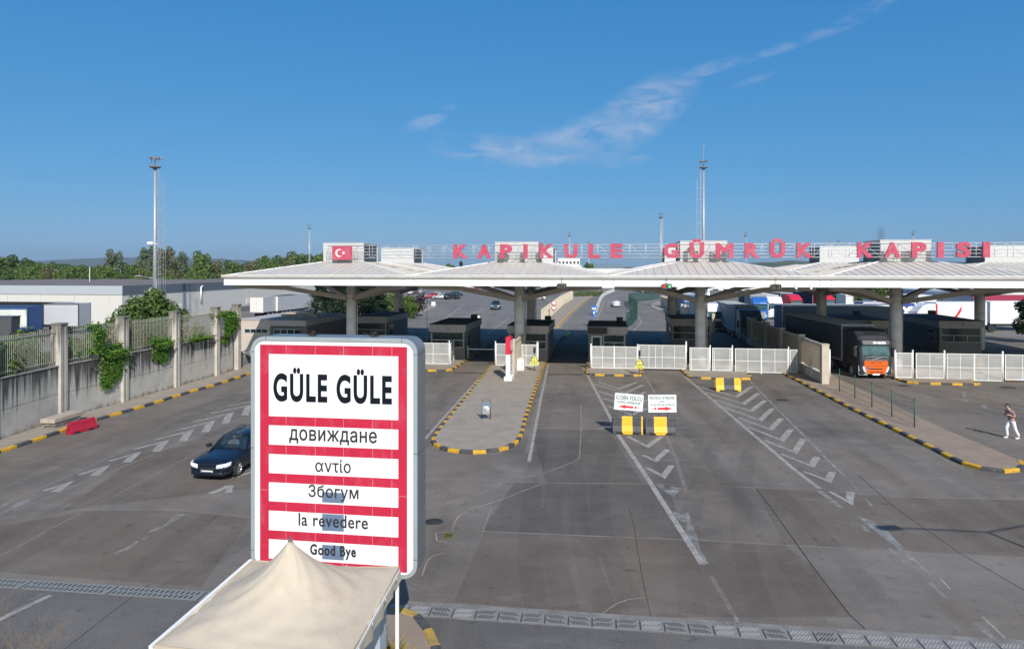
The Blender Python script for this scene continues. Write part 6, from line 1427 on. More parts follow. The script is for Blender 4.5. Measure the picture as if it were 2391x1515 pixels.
for i, y in enumerate(PY + [END + .8]):
    x = wallx(y); M = Matrix.Translation((x - .12, y, 0)); h_ = 5.5 if i < 6 else 5.55
    MB().box(-.28, .26, -.30, -.07, 0, h_, 0, M).box(-.28, .26, .07, .30, 0, h_, 0, M).box(-.22, .16, -.069, .069, 0, h_ - .06, 0, M).box(-.31, .29, -.33, .33, h_, h_ + .07, 0, M).build('pillar', PILM, rw)
for a, c in zip(PY + [END - 1.6], PY[1:] + [END + .8]):
    a, c = a + .33, c - .33
    if c - a < 1: continue
    f = MB(); xa, xc = wallx(a) - .12, wallx(c) - .12
    for z in (3.42, 5.05): f.bar((xa, a, z), (xc, c, z), .05, .05)
    n_ = int((c - a) / .145)
    for k in range(n_):
        u = (k + .5) / n_; f.bar((xa + (xc - xa) * u, a + (c - a) * u, 3.28), (xa + (xc - xa) * u, a + (c - a) * u, 5.26), .022, .022)
    for u in (.1, .5, .9): f.bar((xa + (xc - xa) * u, a + (c - a) * u, 3.2), (xa + (xc - xa) * u, a + (c - a) * u, 3.45), .04, .04)
    f.build('railing', RAILM, rw)
# low steel railing at the wall end
lr = thing('steel_railing', 'grey tubular railing between the end of the retaining wall and the cream office', 'railing', (0, 0, 0)); b = MB()
p0, p1 = Vector((wallx(57) + .1, 57.2, 0)), Vector((-24.4, 66.8, 0))
for z in (.15, 1.5): b.tube(p0 + Vector((0, 0, z)), p1 + Vector((0, 0, z)), .025, n=6)
for k in range(6): q_ = p0.lerp(p1, k / 5); b.tube(q_, q_ + Vector((0, 0, 1.5)), .03, n=6)
for k in range(60): q_ = p0.lerp(p1, k / 60); b.tube(q_ + Vector((0, 0, .15)), q_ + Vector((0, 0, 1.5)), .009, n=4)
b.build('rail', GREYM, lr)
# rail frames on the upper yard
for lab, y0, y1, h_ in (('grey pipe frame standing behind the far end of the retaining wall', 52.5, 60, 5.7),):
    t = thing('pipe_frame', lab, 'railing', (0, 0, 0)); b = MB()
    for k in range(4): y = y0 + (y1 - y0) * k / 3; b.tube((-30.5, y, 0), (-30.5, y, h_), .04, n=6)
    b.tube((-30.5, y0, h_), (-30.5, y1, h_), .04, n=6).tube((-30.5, y0, h_ - 1), (-30.5, y1, h_ - 1), .03, n=6); b.build('rail', GREYD, t)
# slabs left on the pavement
t = thing('slab_stack', 'stack of pale stone slabs on the pavement behind the red plastic barrier', 'slab stack', (-24.62, 37.1, .13), R(86))
def rough_slab(x0, x1, y0, y1, z0, z1, seed):
    r = random.Random(seed); pl = []
    for a, c in (((x0, y0), (x1, y0)), ((x1, y0), (x1, y1)), ((x1, y1), (x0, y1)), ((x0, y1), (x0, y0))):
        for k in range(4): u = k / 4; pl.append((a[0] + (c[0] - a[0]) * u + r.uniform(-.04, .04), a[1] + (c[1] - a[1]) * u + r.uniform(-.03, .03)))
    return pl, z0, z1
STONE = mat('stone_slab', (.40, .34, .28), .9, .15, 2.5, dirt=((.25, .2, .16), .5, 3), bump=.3)
for k, a in enumerate(((-1.15, 1.1, -.42, .42, .30, .52), (-1.0, .9, -.38, .40, .135, .295), (-.9, .95, -.36, .32, 0, .13))):
    pl, z0_, z1_ = rough_slab(*a, k); MB().prism(pl, z0_, z1_).build('slab', STONE if k == 0 else mat('stone_slab_dark', (.22, .2, .18), .9, .2, 2), t, bevel=.02)

# ================================================================== PLANTS
IVY = foliage_mat('ivy_leaf', (.028, .08, .010), (.125, .25, .028), (.22, .22, .06)); SHR = foliage_mat('shrub_leaf', (.045, .095, .020), (.135, .205, .045), (.20, .19, .08)); DRY = foliage_mat('dry_leaf', (.14, .10, .04), (.24, .19, .08), (.12, .14, .05), .15)
BARK = mat('bark', (.10, .075, .055), .9, .3, 3); STEM = mat('dry_stem', (.20, .15, .10), .9, .25, 4)
def leaf(b, p, n, s, r, asp=.62, fold=.25):
    n = Vector(n).normalized(); a = r.uniform(0, 6.28); x = n.orthogonal().normalized(); x = (x * math.cos(a) + n.cross(x) * math.sin(a)); y = n.cross(x); p = Vector(p)
    w = s * asp * .5; b.add([p - x * s * .5, p - y * w + n * s * fold * .3, p + x * s * .5, p + y * w + n * s * fold * .3], [(0, 1, 2), (0, 2, 3)])
def rdir(r):
    while True:
        v = Vector((r.uniform(-1, 1), r.uniform(-1, 1), r.uniform(-1, 1)))
        if .05 < v.length < 1: return v.normalized()
def blob_leaves(b, blobs, n, s, r, inner=.45, up=.35):
    """leaves spread through the outer part of several lumpy volumes."""
    wts = [bl[1] ** 2 for bl in blobs]
    for _ in range(n):
        c, rad, *sq = r.choices(blobs, wts)[0]; q_ = sq[0] if sq else (1, 1, 1); d = rdir(r); k = inner + (1.05 - inner) * r.random() ** .6
        k *= 1 + .16 * math.sin(d.x * 7 + c[0]) * math.sin(d.z * 6 + c[2] * 2)
        p = Vector(c) + Vector((d.x * rad * q_[0], d.y * rad * q_[1], d.z * rad * q_[2])) * k
        leaf(b, p, (d + rdir(r) * .8 + Vector((0, 0, up))), s * r.uniform(.6, 1.35), r)
def ivy(label, y, top, drop, width, n, seed):
    r = random.Random(seed); t = thing('ivy', label, 'climbing plant', (wallx(y), y, 0)); b = MB(); sk = (wallx(y + .5) - wallx(y - .5))
    lobes = [(r.uniform(-.42, .42) * width, r.uniform(.5, 1.0) * drop, r.uniform(.18, .34) * width) for _ in range(5)]
    for _ in range(n):
        l = r.choice(lobes); f_ = r.random(); dy = l[0] * (f_ ** .6) + r.gauss(0, l[2] * (1.15 - .75 * f_)); z = top - f_ * l[1]
        off = .10 + .22 * r.random() * (1.1 - f_) + (.12 if z > 3.1 else 0)
        leaf(b, (off + sk * dy, dy, z), (1, -.3 + r.uniform(-.6, .6), .5 + r.uniform(-.5, .6)), r.uniform(.11, .22), r, .85)
    for _ in range(n // 3):
        leaf(b, (r.uniform(-.5, .25), r.gauss(0, width * .5), top + abs(r.gauss(0, .18))), (0.4, -.3, 1), r.uniform(.1, .2), r, .85)
    b.raw('leaves', IVY, t); s_ = MB()
    for l in lobes: s_.path([Vector((-.1, l[0] * .3, top + .1)), Vector((.06, l[0] * .5, top - .2)), Vector((.07, l[0], top - l[1] * .9))], .012, 5)
    s_.build('stem', BARK, t)
ivy('long ivy hanging over the retaining wall below the second and third pillars', 42.3, 3.55, 2.35, 1.9, 2600, 3)
ivy('compact ivy clump hanging over the wall just left of the fourth pillar', 46.9, 3.5, 1.55, 1.35, 1500, 5)
ivy('bushy ivy covering the far end of the retaining wall', 55.4, 4.75, 2.3, 1.7, 2400, 8)
ivy('thin ivy fringe along the wall top between the fourth and fifth pillars', 51.6, 3.4, .35, 2.6, 500, 11)
ivy('narrow ivy runner climbing the railing left of the third pillar', 40.9, 5.0, 1.5, .7, 500, 14)
def bush(label, p, blobs, n, s, m, seed, name='bush', stems=5, inner=.3, cat='shrub', group=None):
    r = random.Random(seed); t = thing(name, label, cat, p, 0, group); b = MB(); blob_leaves(b, blobs, n, s, r, inner); b.raw('leaves', m, t)
    s_ = MB()
    for k in range(stems): c = blobs[k % len(blobs)]; s_.tube((r.uniform(-.2, .2), r.uniform(-.2, .2), -.2), Vector(c[0]), .045, .012, 5)
    s_.build('stem', BARK, t); return t
bush('large leafy shrub rising behind the railing in front of the tall light mast', (-27.2, 51.2, 2.7), [((0, 0, 1.9), 1.3, (1.2, 1.5, 1)), ((-.5, -1.6, 1.6), 1.1), ((.1, 1.7, 2.0), 1.0), ((-.8, .4, 3.0), .75), ((.3, -.9, 2.9), .6), ((-.2, -2.7, 1.2), .8), ((0, 1.2, 3.2), .5), ((.3, 2.9, 1.5), .8), ((0, -3.2, 2.4), .95), ((0, -4.6, 2.1), .75), ((-.3, 2.9, 2.6), .85), ((0, .2, 3.7), .8), ((.2, 4.3, 2.0), .6), ((-.2, -1.9, 3.1), .8)], 9500, .25, SHR, 21)
bush('smaller leafy shrub behind the railing near the far end of the wall', (-26.9, 53.6, 2.4), [((0, 0, 1.5), .8), ((0, .7, 2.1), .5), ((.1, -.7, 1.1), .6)], 900, .22, SHR, 22)
gx = 0
for k, (y, dx, hh, m, lab) in enumerate(((30.5, -1.6, 1.5, DRY, 'reddish dry weeds behind the first railing bay at the left edge'), (35.4, -1.5, 1.8, SHR, 'green and brown weeds behind the railing left of the first full pillar'), (37.0, -2.8, 1.3, DRY, 'dry brown weeds farther back behind the first railing bay'), (40.0, -1.4, .9, SHR, 'low weeds behind the second railing bay'),
                                          (45.2, -1.5, 1.7, DRY, 'yellowing weeds behind the railing left of the ivy clump'), (47.2, -1.6, 1.9, SHR, 'tall green weeds behind the railing at the ivy clump'), (51.0, -1.5, 1.4, DRY, 'pale dry weeds behind the railing by the fifth pillar'), (34.0, -3.2, 1.5, SHR, 'bushy weeds on the bank behind the leftmost railing'), (43.6, -3.4, 1.4, SHR, 'weeds on the bank behind the long ivy'))):
    r_ = random.Random(50 + k); bush(lab, (wallx(y) + dx, y, 2.75), [((r_.uniform(-.3, .9), -1.9 + 3.8 * q_ / 5, hh * r_.uniform(.35, .85)), hh * r_.uniform(.34, .52), (.8, 1.1, 1.25)) for q_ in range(6)], 5200, .21, m, 60 + k, 'weeds', 5, .2, 'weeds')
# dry bush near the camera, bottom left, and the tuft by the sign
def twig_bush(label, p, n, h_, spread, seed, rad=.008):
    r = random.Random(seed); t = thing('dry_bush', label, 'shrub', p); b = MB()
    def grow(p, d, l, rad, lv):
        q_ = p + d * l; b.tube(p, q_, rad, rad * .7, 4, 0, False)
        if lv == 0: return
        for _ in range(r.choice((2, 3, 3)) if lv > 1 else r.choice((2, 3))): grow(p.lerp(q_, r.uniform(.55, 1)), (d + rdir(r) * .62 + Vector((0, 0, .12))).normalized(), l * r.uniform(.55, .8), rad * .62, lv - 1)
    for _ in range(n): a = r.uniform(0, 6.28); grow(Vector((.06 * math.cos(a), .06 * math.sin(a), 0)), Vector((math.cos(a) * spread * r.random(), math.sin(a) * spread * r.random(), 1)).normalized(), h_ * .34, rad, 4)
    b.build('twigs', STEM, t)
twig_bush('bare dry bush in the bottom left corner, right of the other twigs', (-9.3, 13.2, 0), 6, 2.75, .45, 5)
twig_bush('bare dry bush cut by the left edge at the bottom', (-10.9, 13.7, 0), 5, 2.6, .6, 9)
def tuft(label, p, n, h_, rad, seed, m):
    r = random.Random(seed); t = thing('grass_tuft', label, 'grass', p); b = MB()
    for _ in range(n):
        a, q_ = r.uniform(0, 6.28), rad * r.random() ** .5; x, y = q_ * math.cos(a), q_ * math.sin(a); l = h_ * r.uniform(.5, 1.1); dx, dy = r.gauss(0, .35) * l, r.gauss(0, .35) * l; w = .012
        b.add([(x - w, y, 0), (x + w, y, 0), (x + dx * .4, y + dy * .4, l * .6), (x + dx, y + dy, l)], [(0, 1, 2), (1, 3, 2)])
    b.raw('blades', m, t)
tuft('tuft of dry yellow grass at the foot of the farewell sign', (-2.75, 14.3, .12), 1100, .5, .5, 3, foliage_mat('dry_grass', (.24, .18, .07), (.38, .30, .13), (.16, .17, .05), .2))
tuft('small green weed growing from the slab crack right of the farewell sign', G(1046, 1252, 0), 160, .10, .14, 4, foliage_mat('weed_green', (.06, .09, .02), (.14, .17, .04)))

# ---- trees
TM = [foliage_mat('tree_leaf_dark', (.042, .085, .025), (.115, .18, .05)), foliage_mat('tree_leaf_mid', (.065, .12, .028), (.16, .225, .055), (.17, .19, .06)), foliage_mat('tree_leaf_olive', (.085, .10, .042), (.175, .18, .08), (.22, .175, .10)), foliage_mat('tree_leaf_grey', (.08, .115, .062), (.165, .205, .115)), foliage_mat('conifer_needle', (.012, .026, .012), (.032, .058, .024), (.05, .08, .03)), foliage_mat('tree_leaf_bright', (.06, .11, .015), (.16, .22, .035))]
def make_tree(label, loc, h_, w, m, seed, n=2600, s=.9, group=None, trunk=.22, name='tree'):
    """h_ height, w crown width; trunk with limbs and a crown of leaf clumps in uneven lobes."""
    r = random.Random(seed); t = thing(name, label, 'tree', loc, r.uniform(0, 6), group); bl = []; R0 = w / 2
    for k in range(11):
        a = k * 2.4 + r.uniform(-.4, .4); z = h_ * (trunk + .12 + (.80 - trunk) * (k / 10) * r.uniform(.85, 1.05)); q_ = R0 * (.62 - .5 * abs(k / 10 - .35)) * r.uniform(.7, 1.2); bl.append(((q_ * math.cos(a), q_ * math.sin(a), z), R0 * r.uniform(.36, .56) * (1.12 - .45 * k / 10), (1, 1, .85)))
    b = MB(); blob_leaves(b, bl, n, s, r, .5, .25); b.raw('crown', m, t)
    s_ = MB().tube((0, 0, -.3), (.1, 0, h_ * .35), h_ * .026, h_ * .018, 7).tube((.1, 0, h_ * .35), (0, .1, h_ * .8), h_ * .018, h_ * .005, 6)
    for c in bl[:7]: s_.tube((.05, 0, h_ * r.uniform(.2, .4)), Vector(c[0]), h_ * .010, h_ * .003, 5)
    s_.build('trunk', BARK, t); return t
GR = 'tree belt beyond the warehouse'
protos = [make_tree('x', (0, 0, -99), 13, 12, TM[0], 101, 3000, .95), make_tree('x', (0, 0, -99), 13, 13, TM[1], 102, 3000, .95), make_tree('x', (0, 0, -99), 13, 12, TM[2], 103, 2600, .85), make_tree('x', (0, 0, -99), 13, 11, TM[3], 104, 2800, .8)]
LABS = ['dark green tree in the long belt beyond the warehouse', 'mid green tree in the long belt beyond the warehouse', 'olive brown tree in the long belt beyond the warehouse', 'grey-green tree in the long belt beyond the warehouse']
used = set()
def belt(k, px, ptop, d, wpx, lab=None, grp=GR):
    H_ = (CAMH + (HOR - ptop) * d / FOC) * 1.14; W_ = wpx * d / FOC; p = P(px, 0, d); sc = (W_ / 12, W_ / 12, H_ / 13.2); rz = (px * .37) % 6.28
    if k not in used:
        used.add(k); o = protos[k]; o.location = (p.x, d, 0); o.rotation_euler = (0, 0, rz); o.scale = sc; o['label'] = lab or LABS[k]; o['group'] = grp
    else: o = dup(protos[k], (p.x, d, 0), rz, lab or LABS[k], grp, sc)
    if lab: 
        if grp == GR and 'group' in o: del o['group']
for a in ((3, 266, 595, 235, 58, 'round grey-green tree standing above the belt left of the tall mast'), (3, 345, 588, 230, 62, 'tall grey-green tree directly behind the tall light mast'), (2, 385, 588, 226, 64, 'brownish tree just right of the tall light mast'), (3, 424, 600, 240, 46, 'small grey-green tree right of the brownish one by the mast'), (1, 470, 599, 215, 58, 'rounded green tree with bare lower limbs, above the dark warehouse parapet'),
          (2, 505, 616, 220, 54), (1, 540, 617, 250, 56), (2, 590, 618, 210, 62, 'rust brown tree beside the left corner of the canopy roof'), (0, 565, 619, 270, 60), (1, 620, 607, 280, 66), (0, 655, 601, 290, 70), (1, 690, 598, 300, 66), (2, 675, 612, 230, 44), (0, 720, 597, 300, 64), (1, 752, 599, 290, 60), (0, 790, 600, 300, 60), (1, 640, 622, 200, 46),
          (0, 20, 600, 240, 74), (0, 60, 607, 250, 66), (1, -20, 603, 235, 70), (1, 95, 622, 215, 60), (0, 130, 616, 250, 52), (1, 165, 626, 205, 58), (0, 200, 622, 225, 56), (1, 225, 628, 200, 52), (2, 120, 630, 195, 50), (0, 30, 628, 195, 60), (1, 60, 630, 190, 54), (0, 300, 618, 215, 52), (1, 320, 632, 190, 48), (1, 255, 632, 190, 50), (2, 410, 636, 185, 52), (1, 450, 640, 185, 46), (0, 490, 638, 190, 50), (1, 530, 638, 190, 44), (0, 560, 636, 195, 46), (1, 360, 636, 188, 48), (0, 5, 634, 185, 54), (1, 145, 636, 186, 48), (0, 185, 638, 184, 46), (0, 285, 640, 184, 44), (0, 610, 632, 195, 44), (2, 340, 645, 180, 40), (1, 395, 648, 178, 36), (1, 470, 648, 178, 40), (1, 90, 645, 180, 46), (0, 220, 646, 180, 44)): belt(*a)
G2 = 'trees in the far background behind the canopy'
for a in ((1, 1050, 621, 420, 34, 'small rounded tree on the horizon left of the cypress'), (0, 1372, 616, 300, 26), (1, 1385, 622, 330, 24), (1, 1905, 668, 190, 60), (0, 1950, 672, 175, 50), (1, 2080, 655, 190, 74), (5 if False else 1, 2150, 652, 195, 66), (0, 2205, 660, 185, 52), (0, 2030, 664, 180, 50), (1, 2010, 676, 150, 40), (2, 1880, 674, 200, 40)): belt(*a[:5], a[5] if len(a) > 5 else 'leafy tree seen under the right half of the canopy behind the lorries' if a[1] > 1500 else 'low dark tree beside the distant solar panels', G2 if a[1] > 1500 else 'low trees by the solar panels')
# conifers behind the left booths
def conifer(label, loc, h_, w, seed, n=4200, m=None, s=.42):
    r = random.Random(seed); t = thing('conifer', label, 'tree', loc, 0, None); b = MB()
    for _ in range(n):
        f_ = r.random() ** .75; z = h_ * (.04 + .95 * (1 - f_) if False else .04 + .95 * f_); R_ = w / 2 * (1 - f_) ** .8 * (1 + .22 * math.sin(f_ * 34 + seed)); a = r.uniform(0, 6.28); lob = 1 + .25 * math.sin(a * 5 + f_ * 9)
        q_ = R_ * lob * (.45 + .6 * r.random() ** .5); leaf(b, (q_ * math.cos(a), q_ * math.sin(a), z - q_ * .16), (math.cos(a) * .5, math.sin(a) * .5, .9 + r.uniform(-.5, .4)), s * r.uniform(.6, 1.4), r, .45)
    b.raw('crown', m or TM[4], t); MB().tube((0, 0, -.2), (0, 0, h_ * .92), h_ * .018, .02, 7).build('trunk', BARK, t); return t
for k, (px, d, ptop, wpx, lab) in enumerate(((752, 98, 640, 74, 'dark conifer behind the flat office roof, leftmost of the group'), (792, 94, 630, 86, 'dark conifer just left of the leftmost column'), (845, 96, 634, 92, 'dark conifer just right of the leftmost column'), (815, 106, 628, 80, 'dark conifer farther back behind the leftmost column'), (880, 102, 655, 66, 'dark conifer behind the booth right of the leftmost column'))):
    H_ = CAMH - (ptop - HOR) * d / FOC; p = P(px, 0, d); conifer(lab, (p.x, d, 0), H_, wpx * d / FOC * 1.25, 30 + k)
bush('yellow-green shrub beside the conifers near the lawn', P(905, 0, 112) * Vector((1, 1, 0)) if False else (P(908, 0, 112).x, 112, 0), [((0, 0, 2.2), 1.8), ((1.5, 0, 2.6), 1.3), ((-1.2, .5, 3.2), 1.0), ((.8, 0, 4.0), .9)], 1500, .35, TM[5], 71)
bush('mid green shrub between the conifers and the lawn', (P(882, 0, 106).x, 106, 0), [((0, 0, 2.2), 1.8), ((.9, 0, 3.6), 1.3), ((-.9, .3, 3.3), 1.3)], 1700, .36, TM[1], 72)
bush('purple leaved shrub at the end of the lawn by the parked cars', (P(975, 0, 121).x, 121, 0), [((0, 0, 2.0), 1.5), ((-1.5, 0, 2.6), 1.2), ((.6, 0, 3.2), .9)], 1300, .34, foliage_mat('purple_leaf', (.03, .018, .022), (.075, .04, .05)), 73)
tuft('clump of tall pampas grass at the tip of the lawn', (P(985, 0, 134).x, 116, .1), 700, 2.6, 1.0, 74, SHR)
bush('yellow-green shrub left of the white pickup', (P(945, 0, 118).x, 118, 0), [((0, 0, 1.8), 1.4), ((.8, 0, 3.0), 1.0)], 900, .33, TM[5], 75)
h_ = bush('green hedge between the beige picket fence and the road behind the gate', G(1345, 693, 0), [((x, x * .9, .9), 1.1, (1.3, 1.3, .8)) for x in (0, 1.8, 3.4, 5, 6.6, 8.2)], 2400, .3, TM[1], 76, 'hedge', 6, .3, 'hedge')
tree_r = make_tree('dark tree at the right edge behind the rightmost booth', (P(2424, 0, 78).x, 78, 0), 7.2, 5.0, TM[4], 201, 4200, .36, None, .1)  # near-black leaf colour stands in for the shade this tree is in
# cypress
cy = thing('cypress', 'slim dark cypress on the horizon under the first letter of the rooftop sign', 'tree', (P(1077, 0, 360).x, 360, 0)); b = MB(); r = random.Random(5)
blob_leaves(b, [((0, 0, 2.5 + k * 1.7), 1.3 * (1 - .09 * abs(k - 2)), (1, 1, 1.2)) for k in range(6)], 900, .8, r); b.raw('crown', TM[4], cy); MB().tube((0, 0, 0), (0, 0, 9), .25, .05, 6).build('trunk', BARK, cy)
# ================================================================== WAREHOUSES AND FAR BUILDINGS
WHW = mat('warehouse_wall', (.64, .60, .53), .7, .05, .3, dirt=((.5, .46, .4), .4, .3)); WHB = mat('warehouse_band', (.42, .46, .50), .45, .05, .4, stretch=(1, 1, 8)); WHS = mat('warehouse_parapet_side', (.10, .12, .15), .5, .1, .5, stretch=(1, 1, 8)); WHR = mat('warehouse_roof', (.16, .14, .13), .9, .2, .3)
CREAM = mat('wall_cream', (.60, .585, .55), .75, .06, .25, dirt=((.45, .43, .4), .4, .25))
wh = thing('warehouse', 'long low warehouse with cream walls and blue-grey parapet beyond the retaining wall', 'warehouse', F(0, 0), -TH)
c0 = ST(P(285, 0, 104)); s1, t0 = c0; t1 = t0 + 105; s0 = s1 - 75
MB().box(s0, s1, t0, t1, 0, 4.55).build('wall', CREAM, wh)
MB().box(s0, s1 + .1, t0 - .12, t0, 4.553, 5.9).build('parapet', WHB, wh); MB().box(s1, s1 + .12, t0 + .0, t1, 4.553, 5.92).build('parapet', WHS, wh); MB().box(s0, s1 - .01, t0 + .01, t1, 4.553, 5.6).build('roof', WHR, wh)
MB().box(s0 + 3, s1 - 8.2, t0 - .02, t0 + .0, .2, 3.35).build('dock_opening', BLACK, wh)
rbm = MB()
for k in range(13): rbm.box(s0 + 2 + k * 5.9, s0 + 2.06 + k * 5.9, t0 - .03, t0 - .021, 3.4, 4.55)
for k in range(18): rbm.box(s1 + .001, s1 + .02, t0 + 2 + k * 5.8, t0 + 2.07 + k * 5.8, 0, 4.55)
for k in range(5): rbm.box(s0, s1 + .1, t0 - .135, t0 - .121, 4.8 + k * .22, 4.815 + k * .22)
rbm.build('cladding_joint', GUTT, wh)
for k in range(3): MB().box(s1 + .001, s1 + .06, t0 + 14 + k * 22, t0 + 15.5 + k * 22, 1.2, 2.4).build('vent', WHITE_D, wh)
for k, tt in enumerate((6, 20)): MB().tube((s1 + .25, t0 + tt, 2.5), (s1 + .25, t0 + tt, 5.2), .12, n=8).tube((s1 + .25, t0 + tt, 5.2), (s1 + .6, t0 + tt, 5.35), .12, n=8).build('flue_pipe', WHITE, wh)
MB().box(s1 + .02, s1 + .05, t1 - 24, t1 - 15, .1, 4.4).build('gate_opening', BLACK, wh)
MB().box(s1 + .1, s1 + 1.8, t0 + 30, t1, .0, .9).build('loading_ramp', mat('ramp_grey', (.16, .16, .165), .8, .15, .5), wh)
w2 = thing('warehouse', 'second blue-grey warehouse roof behind the long one at the left edge', 'warehouse', P(-60, 0, 170) * Vector((1, 1, 0)) if False else (P(-60, 0, 170).x, 170, 0), -TH); MB().box(-10, 14.5, 0, 30, 0, 4.4).build('wall', CREAM, w2); MB().box(-10.1, 14.6, -.1, 30.1, 4.4, 5.35).build('parapet', WHS, w2)
def block(label, px0, px1, ptop, d, depth, m, floors=0, roofm=None, cat='building', name='building', band=None, hh=None, cols=6):
    a, c = P(px0, 0, d), P(px1, 0, d); L = c.x - a.x; H_ = hh or CAMH - (ptop - HOR) * d / FOC; t = thing(name, label, cat, (a.x, d, 0), -R(4)); MB().box(0, L, 0, depth, 0, H_).build('wall', m, t)
    MB().box(-.15, L + .15, -.15, depth + .15, H_, H_ + .35).build('roof', roofm or m, t)
    if band: MB().box(-.02, L + .02, -.1, -.003, H_ - band[1], H_ - band[1] + band[2]).build('band', band[0], t)
    for f_ in range(floors):
        for k in range(cols):
            x = L * (k + .2) / cols; fr = MB().box(x, x + L / cols * .55, -.06, -.003, H_ - 2.6 - f_ * 3.1, H_ - 1.2 - f_ * 3.1).build('window', FRAME, t); MB().box(x + .08, x + L / cols * .55 - .08, -.08, -.061, H_ - 2.5 - f_ * 3.1, H_ - 1.3 - f_ * 3.1).build('pane', BLUEGLASS, fr)
    return t
BW = mat('building_white', (.70, .69, .67), .7, .05, .2)
block('white office block with a stepped front far behind the second roof box', 1303, 1354, 604, 330, 16, BW, 3); block('narrow white building left of the far office block', 1284, 1299, 608, 335, 12, BW, 2, cols=2); block('pale grey building showing behind the second roof box', 1262, 1283, 604, 300, 12, mat('building_grey', (.45, .46, .48), .7, .05, .2), 0)
block('low white terrace in front of the far office block', 1320, 1358, 622, 310, 10, BW, 1)
sp = thing('solar_array', 'row of dark solar panels on white posts in the far distance', 'solar panels', (P(1386, 0, 300).x, 300, 0)); L = (1457 - 1386) * 300 / FOC; z1 = CAMH - (616 - HOR) * 300 / FOC; z0 = CAMH - (628 - HOR) * 300 / FOC
b = MB(); 
for k in range(5): b.add([(L * k / 5 + .1, 0, z0), (L * (k + 1) / 5 - .2, 0, z0), (L * (k + 1) / 5 - .2, 1.2, z1), (L * k / 5 + .1, 1.2, z1)], [(0, 1, 2, 3)])
b.build('panel', mat('solar_blue', (.05, .10, .15), .3, .15, .6), sp); b = MB()
for k in range(7): b.box(L * k / 6 - .12, L * k / 6 + .12, .6, .85, 0, z0 - .1)
b.box(0, L, .5, 1.4, z0 - .5, z0 - .1).build('post', WHITE_D, sp)
block('long low white shed under the solar panels', 1372, 1470, 629, 290, 20, BW, 0)
MAR = mat('maroon_band', (.30, .02, .06), .6, .1, .6)
block('pale warehouse with a maroon band at the right edge behind the white trailers', 2272, 2420, 688, 118, 30, mat('shed_grey', (.42, .45, .49), .6, .05, .3), 0, mat('shed_roof', (.62, .63, .65), .5, .05, .4), band=(MAR, 1.0, .95))
block('blue-grey shed left of the maroon banded warehouse', 2232, 2300, 684, 140, 12, mat('shed_blue', (.22, .28, .34), .6, .05, .3), 0); block('white cabin block behind the trailers left of the blue-grey shed', 2145, 2236, 694, 128, 8, BW, 0)
block('small white kiosk behind the red lorries', 1975, 2002, 691, 150, 5, BW, 0); block('white and blue cabin behind the tall right column', 2040, 2080, 697, 135, 5, BW, 1, cols=2); block('grey-roofed shed seen above the trailers right of the tall right column', 2130, 2180, 683, 150, 9, mat('shed_green_grey', (.36, .39, .38), .6, .05, .3), 0)
block('long white terminal building far behind the lorry park', 1560, 1900, 667, 260, 24, mat('terminal_white', (.62, .62, .62), .7, .06, .15, dirt=((.3, .3, .3), .5, .1)), 1, cols=14)
block('pale terminal building far behind the parked car row', 930, 1180, 664, 300, 20, mat('terminal_pale', (.58, .56, .52), .7, .08, .15), 1, cols=12)
# pillared concrete fence beyond the gate
def panel_fence(label, pts, h_, name='panel_fence', step=2.6):
    pts = resample(pts, step); t = thing(name, label, 'fence', pts[0]); o0 = pts[0]; b, p_ = MB(), MB()
    for q_ in pts: MB().box(q_.x - o0.x - .2, q_.x - o0.x + .2, q_.y - o0.y - .2, q_.y - o0.y + .2, 0, h_ + .15).build('pillar', BEIGE, t)
    for a, c in zip(pts, pts[1:]): b.bar(a - o0 + Vector((0, 0, h_ * .2)), c - o0 + Vector((0, 0, h_ * .2)), .16, h_ * .4); b.bar(a - o0 + Vector((0, 0, h_ * .92)), c - o0 + Vector((0, 0, h_ * .92)), .14, .16); [b.bar((a - o0).lerp(c - o0, (k + .5) / 9) + Vector((0, 0, h_ * .3)), (a - o0).lerp(c - o0, (k + .5) / 9) + Vector((0, 0, h_ * .9)), .17, .08) for k in range(9)]
    b.build('panel', BEIGE, t)
panel_fence('beige concrete picket fence between the yard and the road behind the gate', [G(1266, 760), G(1290, 735), G(1312, 714), G(1336, 699)], 2.3)
panel_fence('beige pillared fence on the traffic island behind the gate', [G(1545, 716), G(1575, 728), G(1610, 741)], 2.4); panel_fence('beige pillared fence behind the tall column and the half hidden booth', [G(1592, 745), G(1625, 757), G(1665, 776)], 2.4)
# green mesh fence curving beyond the gate
GF2 = see_through('green_panel_mesh', (.012, .075, .05), .62)
pts = [G(1462, 768), G(1477, 758), G(1490, 742), G(1486, 728), G(1470, 715), G(1467, 706), G(1500, 703), G(1540, 698)]
t = thing('mesh_fence', 'dense green mesh fence curving along the road behind the gate', 'fence', pts[0]); o0 = pts[0]; rp = resample(smooth_poly([Vector(p) for p in pts], 2), 2.0); b, q2 = MB(), MB()
for a, c in zip(rp, rp[1:]): b.face([a - o0 + Vector((0, 0, .1)), c - o0 + Vector((0, 0, .1)), c - o0 + Vector((0, 0, 2.3)), a - o0 + Vector((0, 0, 2.3))])
for a in rp: q2.tube(a - o0, a - o0 + Vector((0, 0, 2.4)), .04, n=5)
b.build('wire_panel', GF2, t); q2.build('post', GRN, t)
t = thing('mesh_fence', 'teal mesh screen beside the lawn and the parked pickup', 'fence', G(888, 728)); v = G(940, 722) - G(888, 728); MB().face([(0, 0, .1), (v.x, v.y, .1), (v.x, v.y, 2.6), (0, 0, 2.6)]).build('wire_panel', see_through('teal_mesh', (.05, .17, .17), .75), t); MB().tube((0, 0, 0), (0, 0, 2.7), .04, n=5).tube((v.x, v.y, 0), (v.x, v.y, 2.7), .04, n=5).build('post', GRN, t)
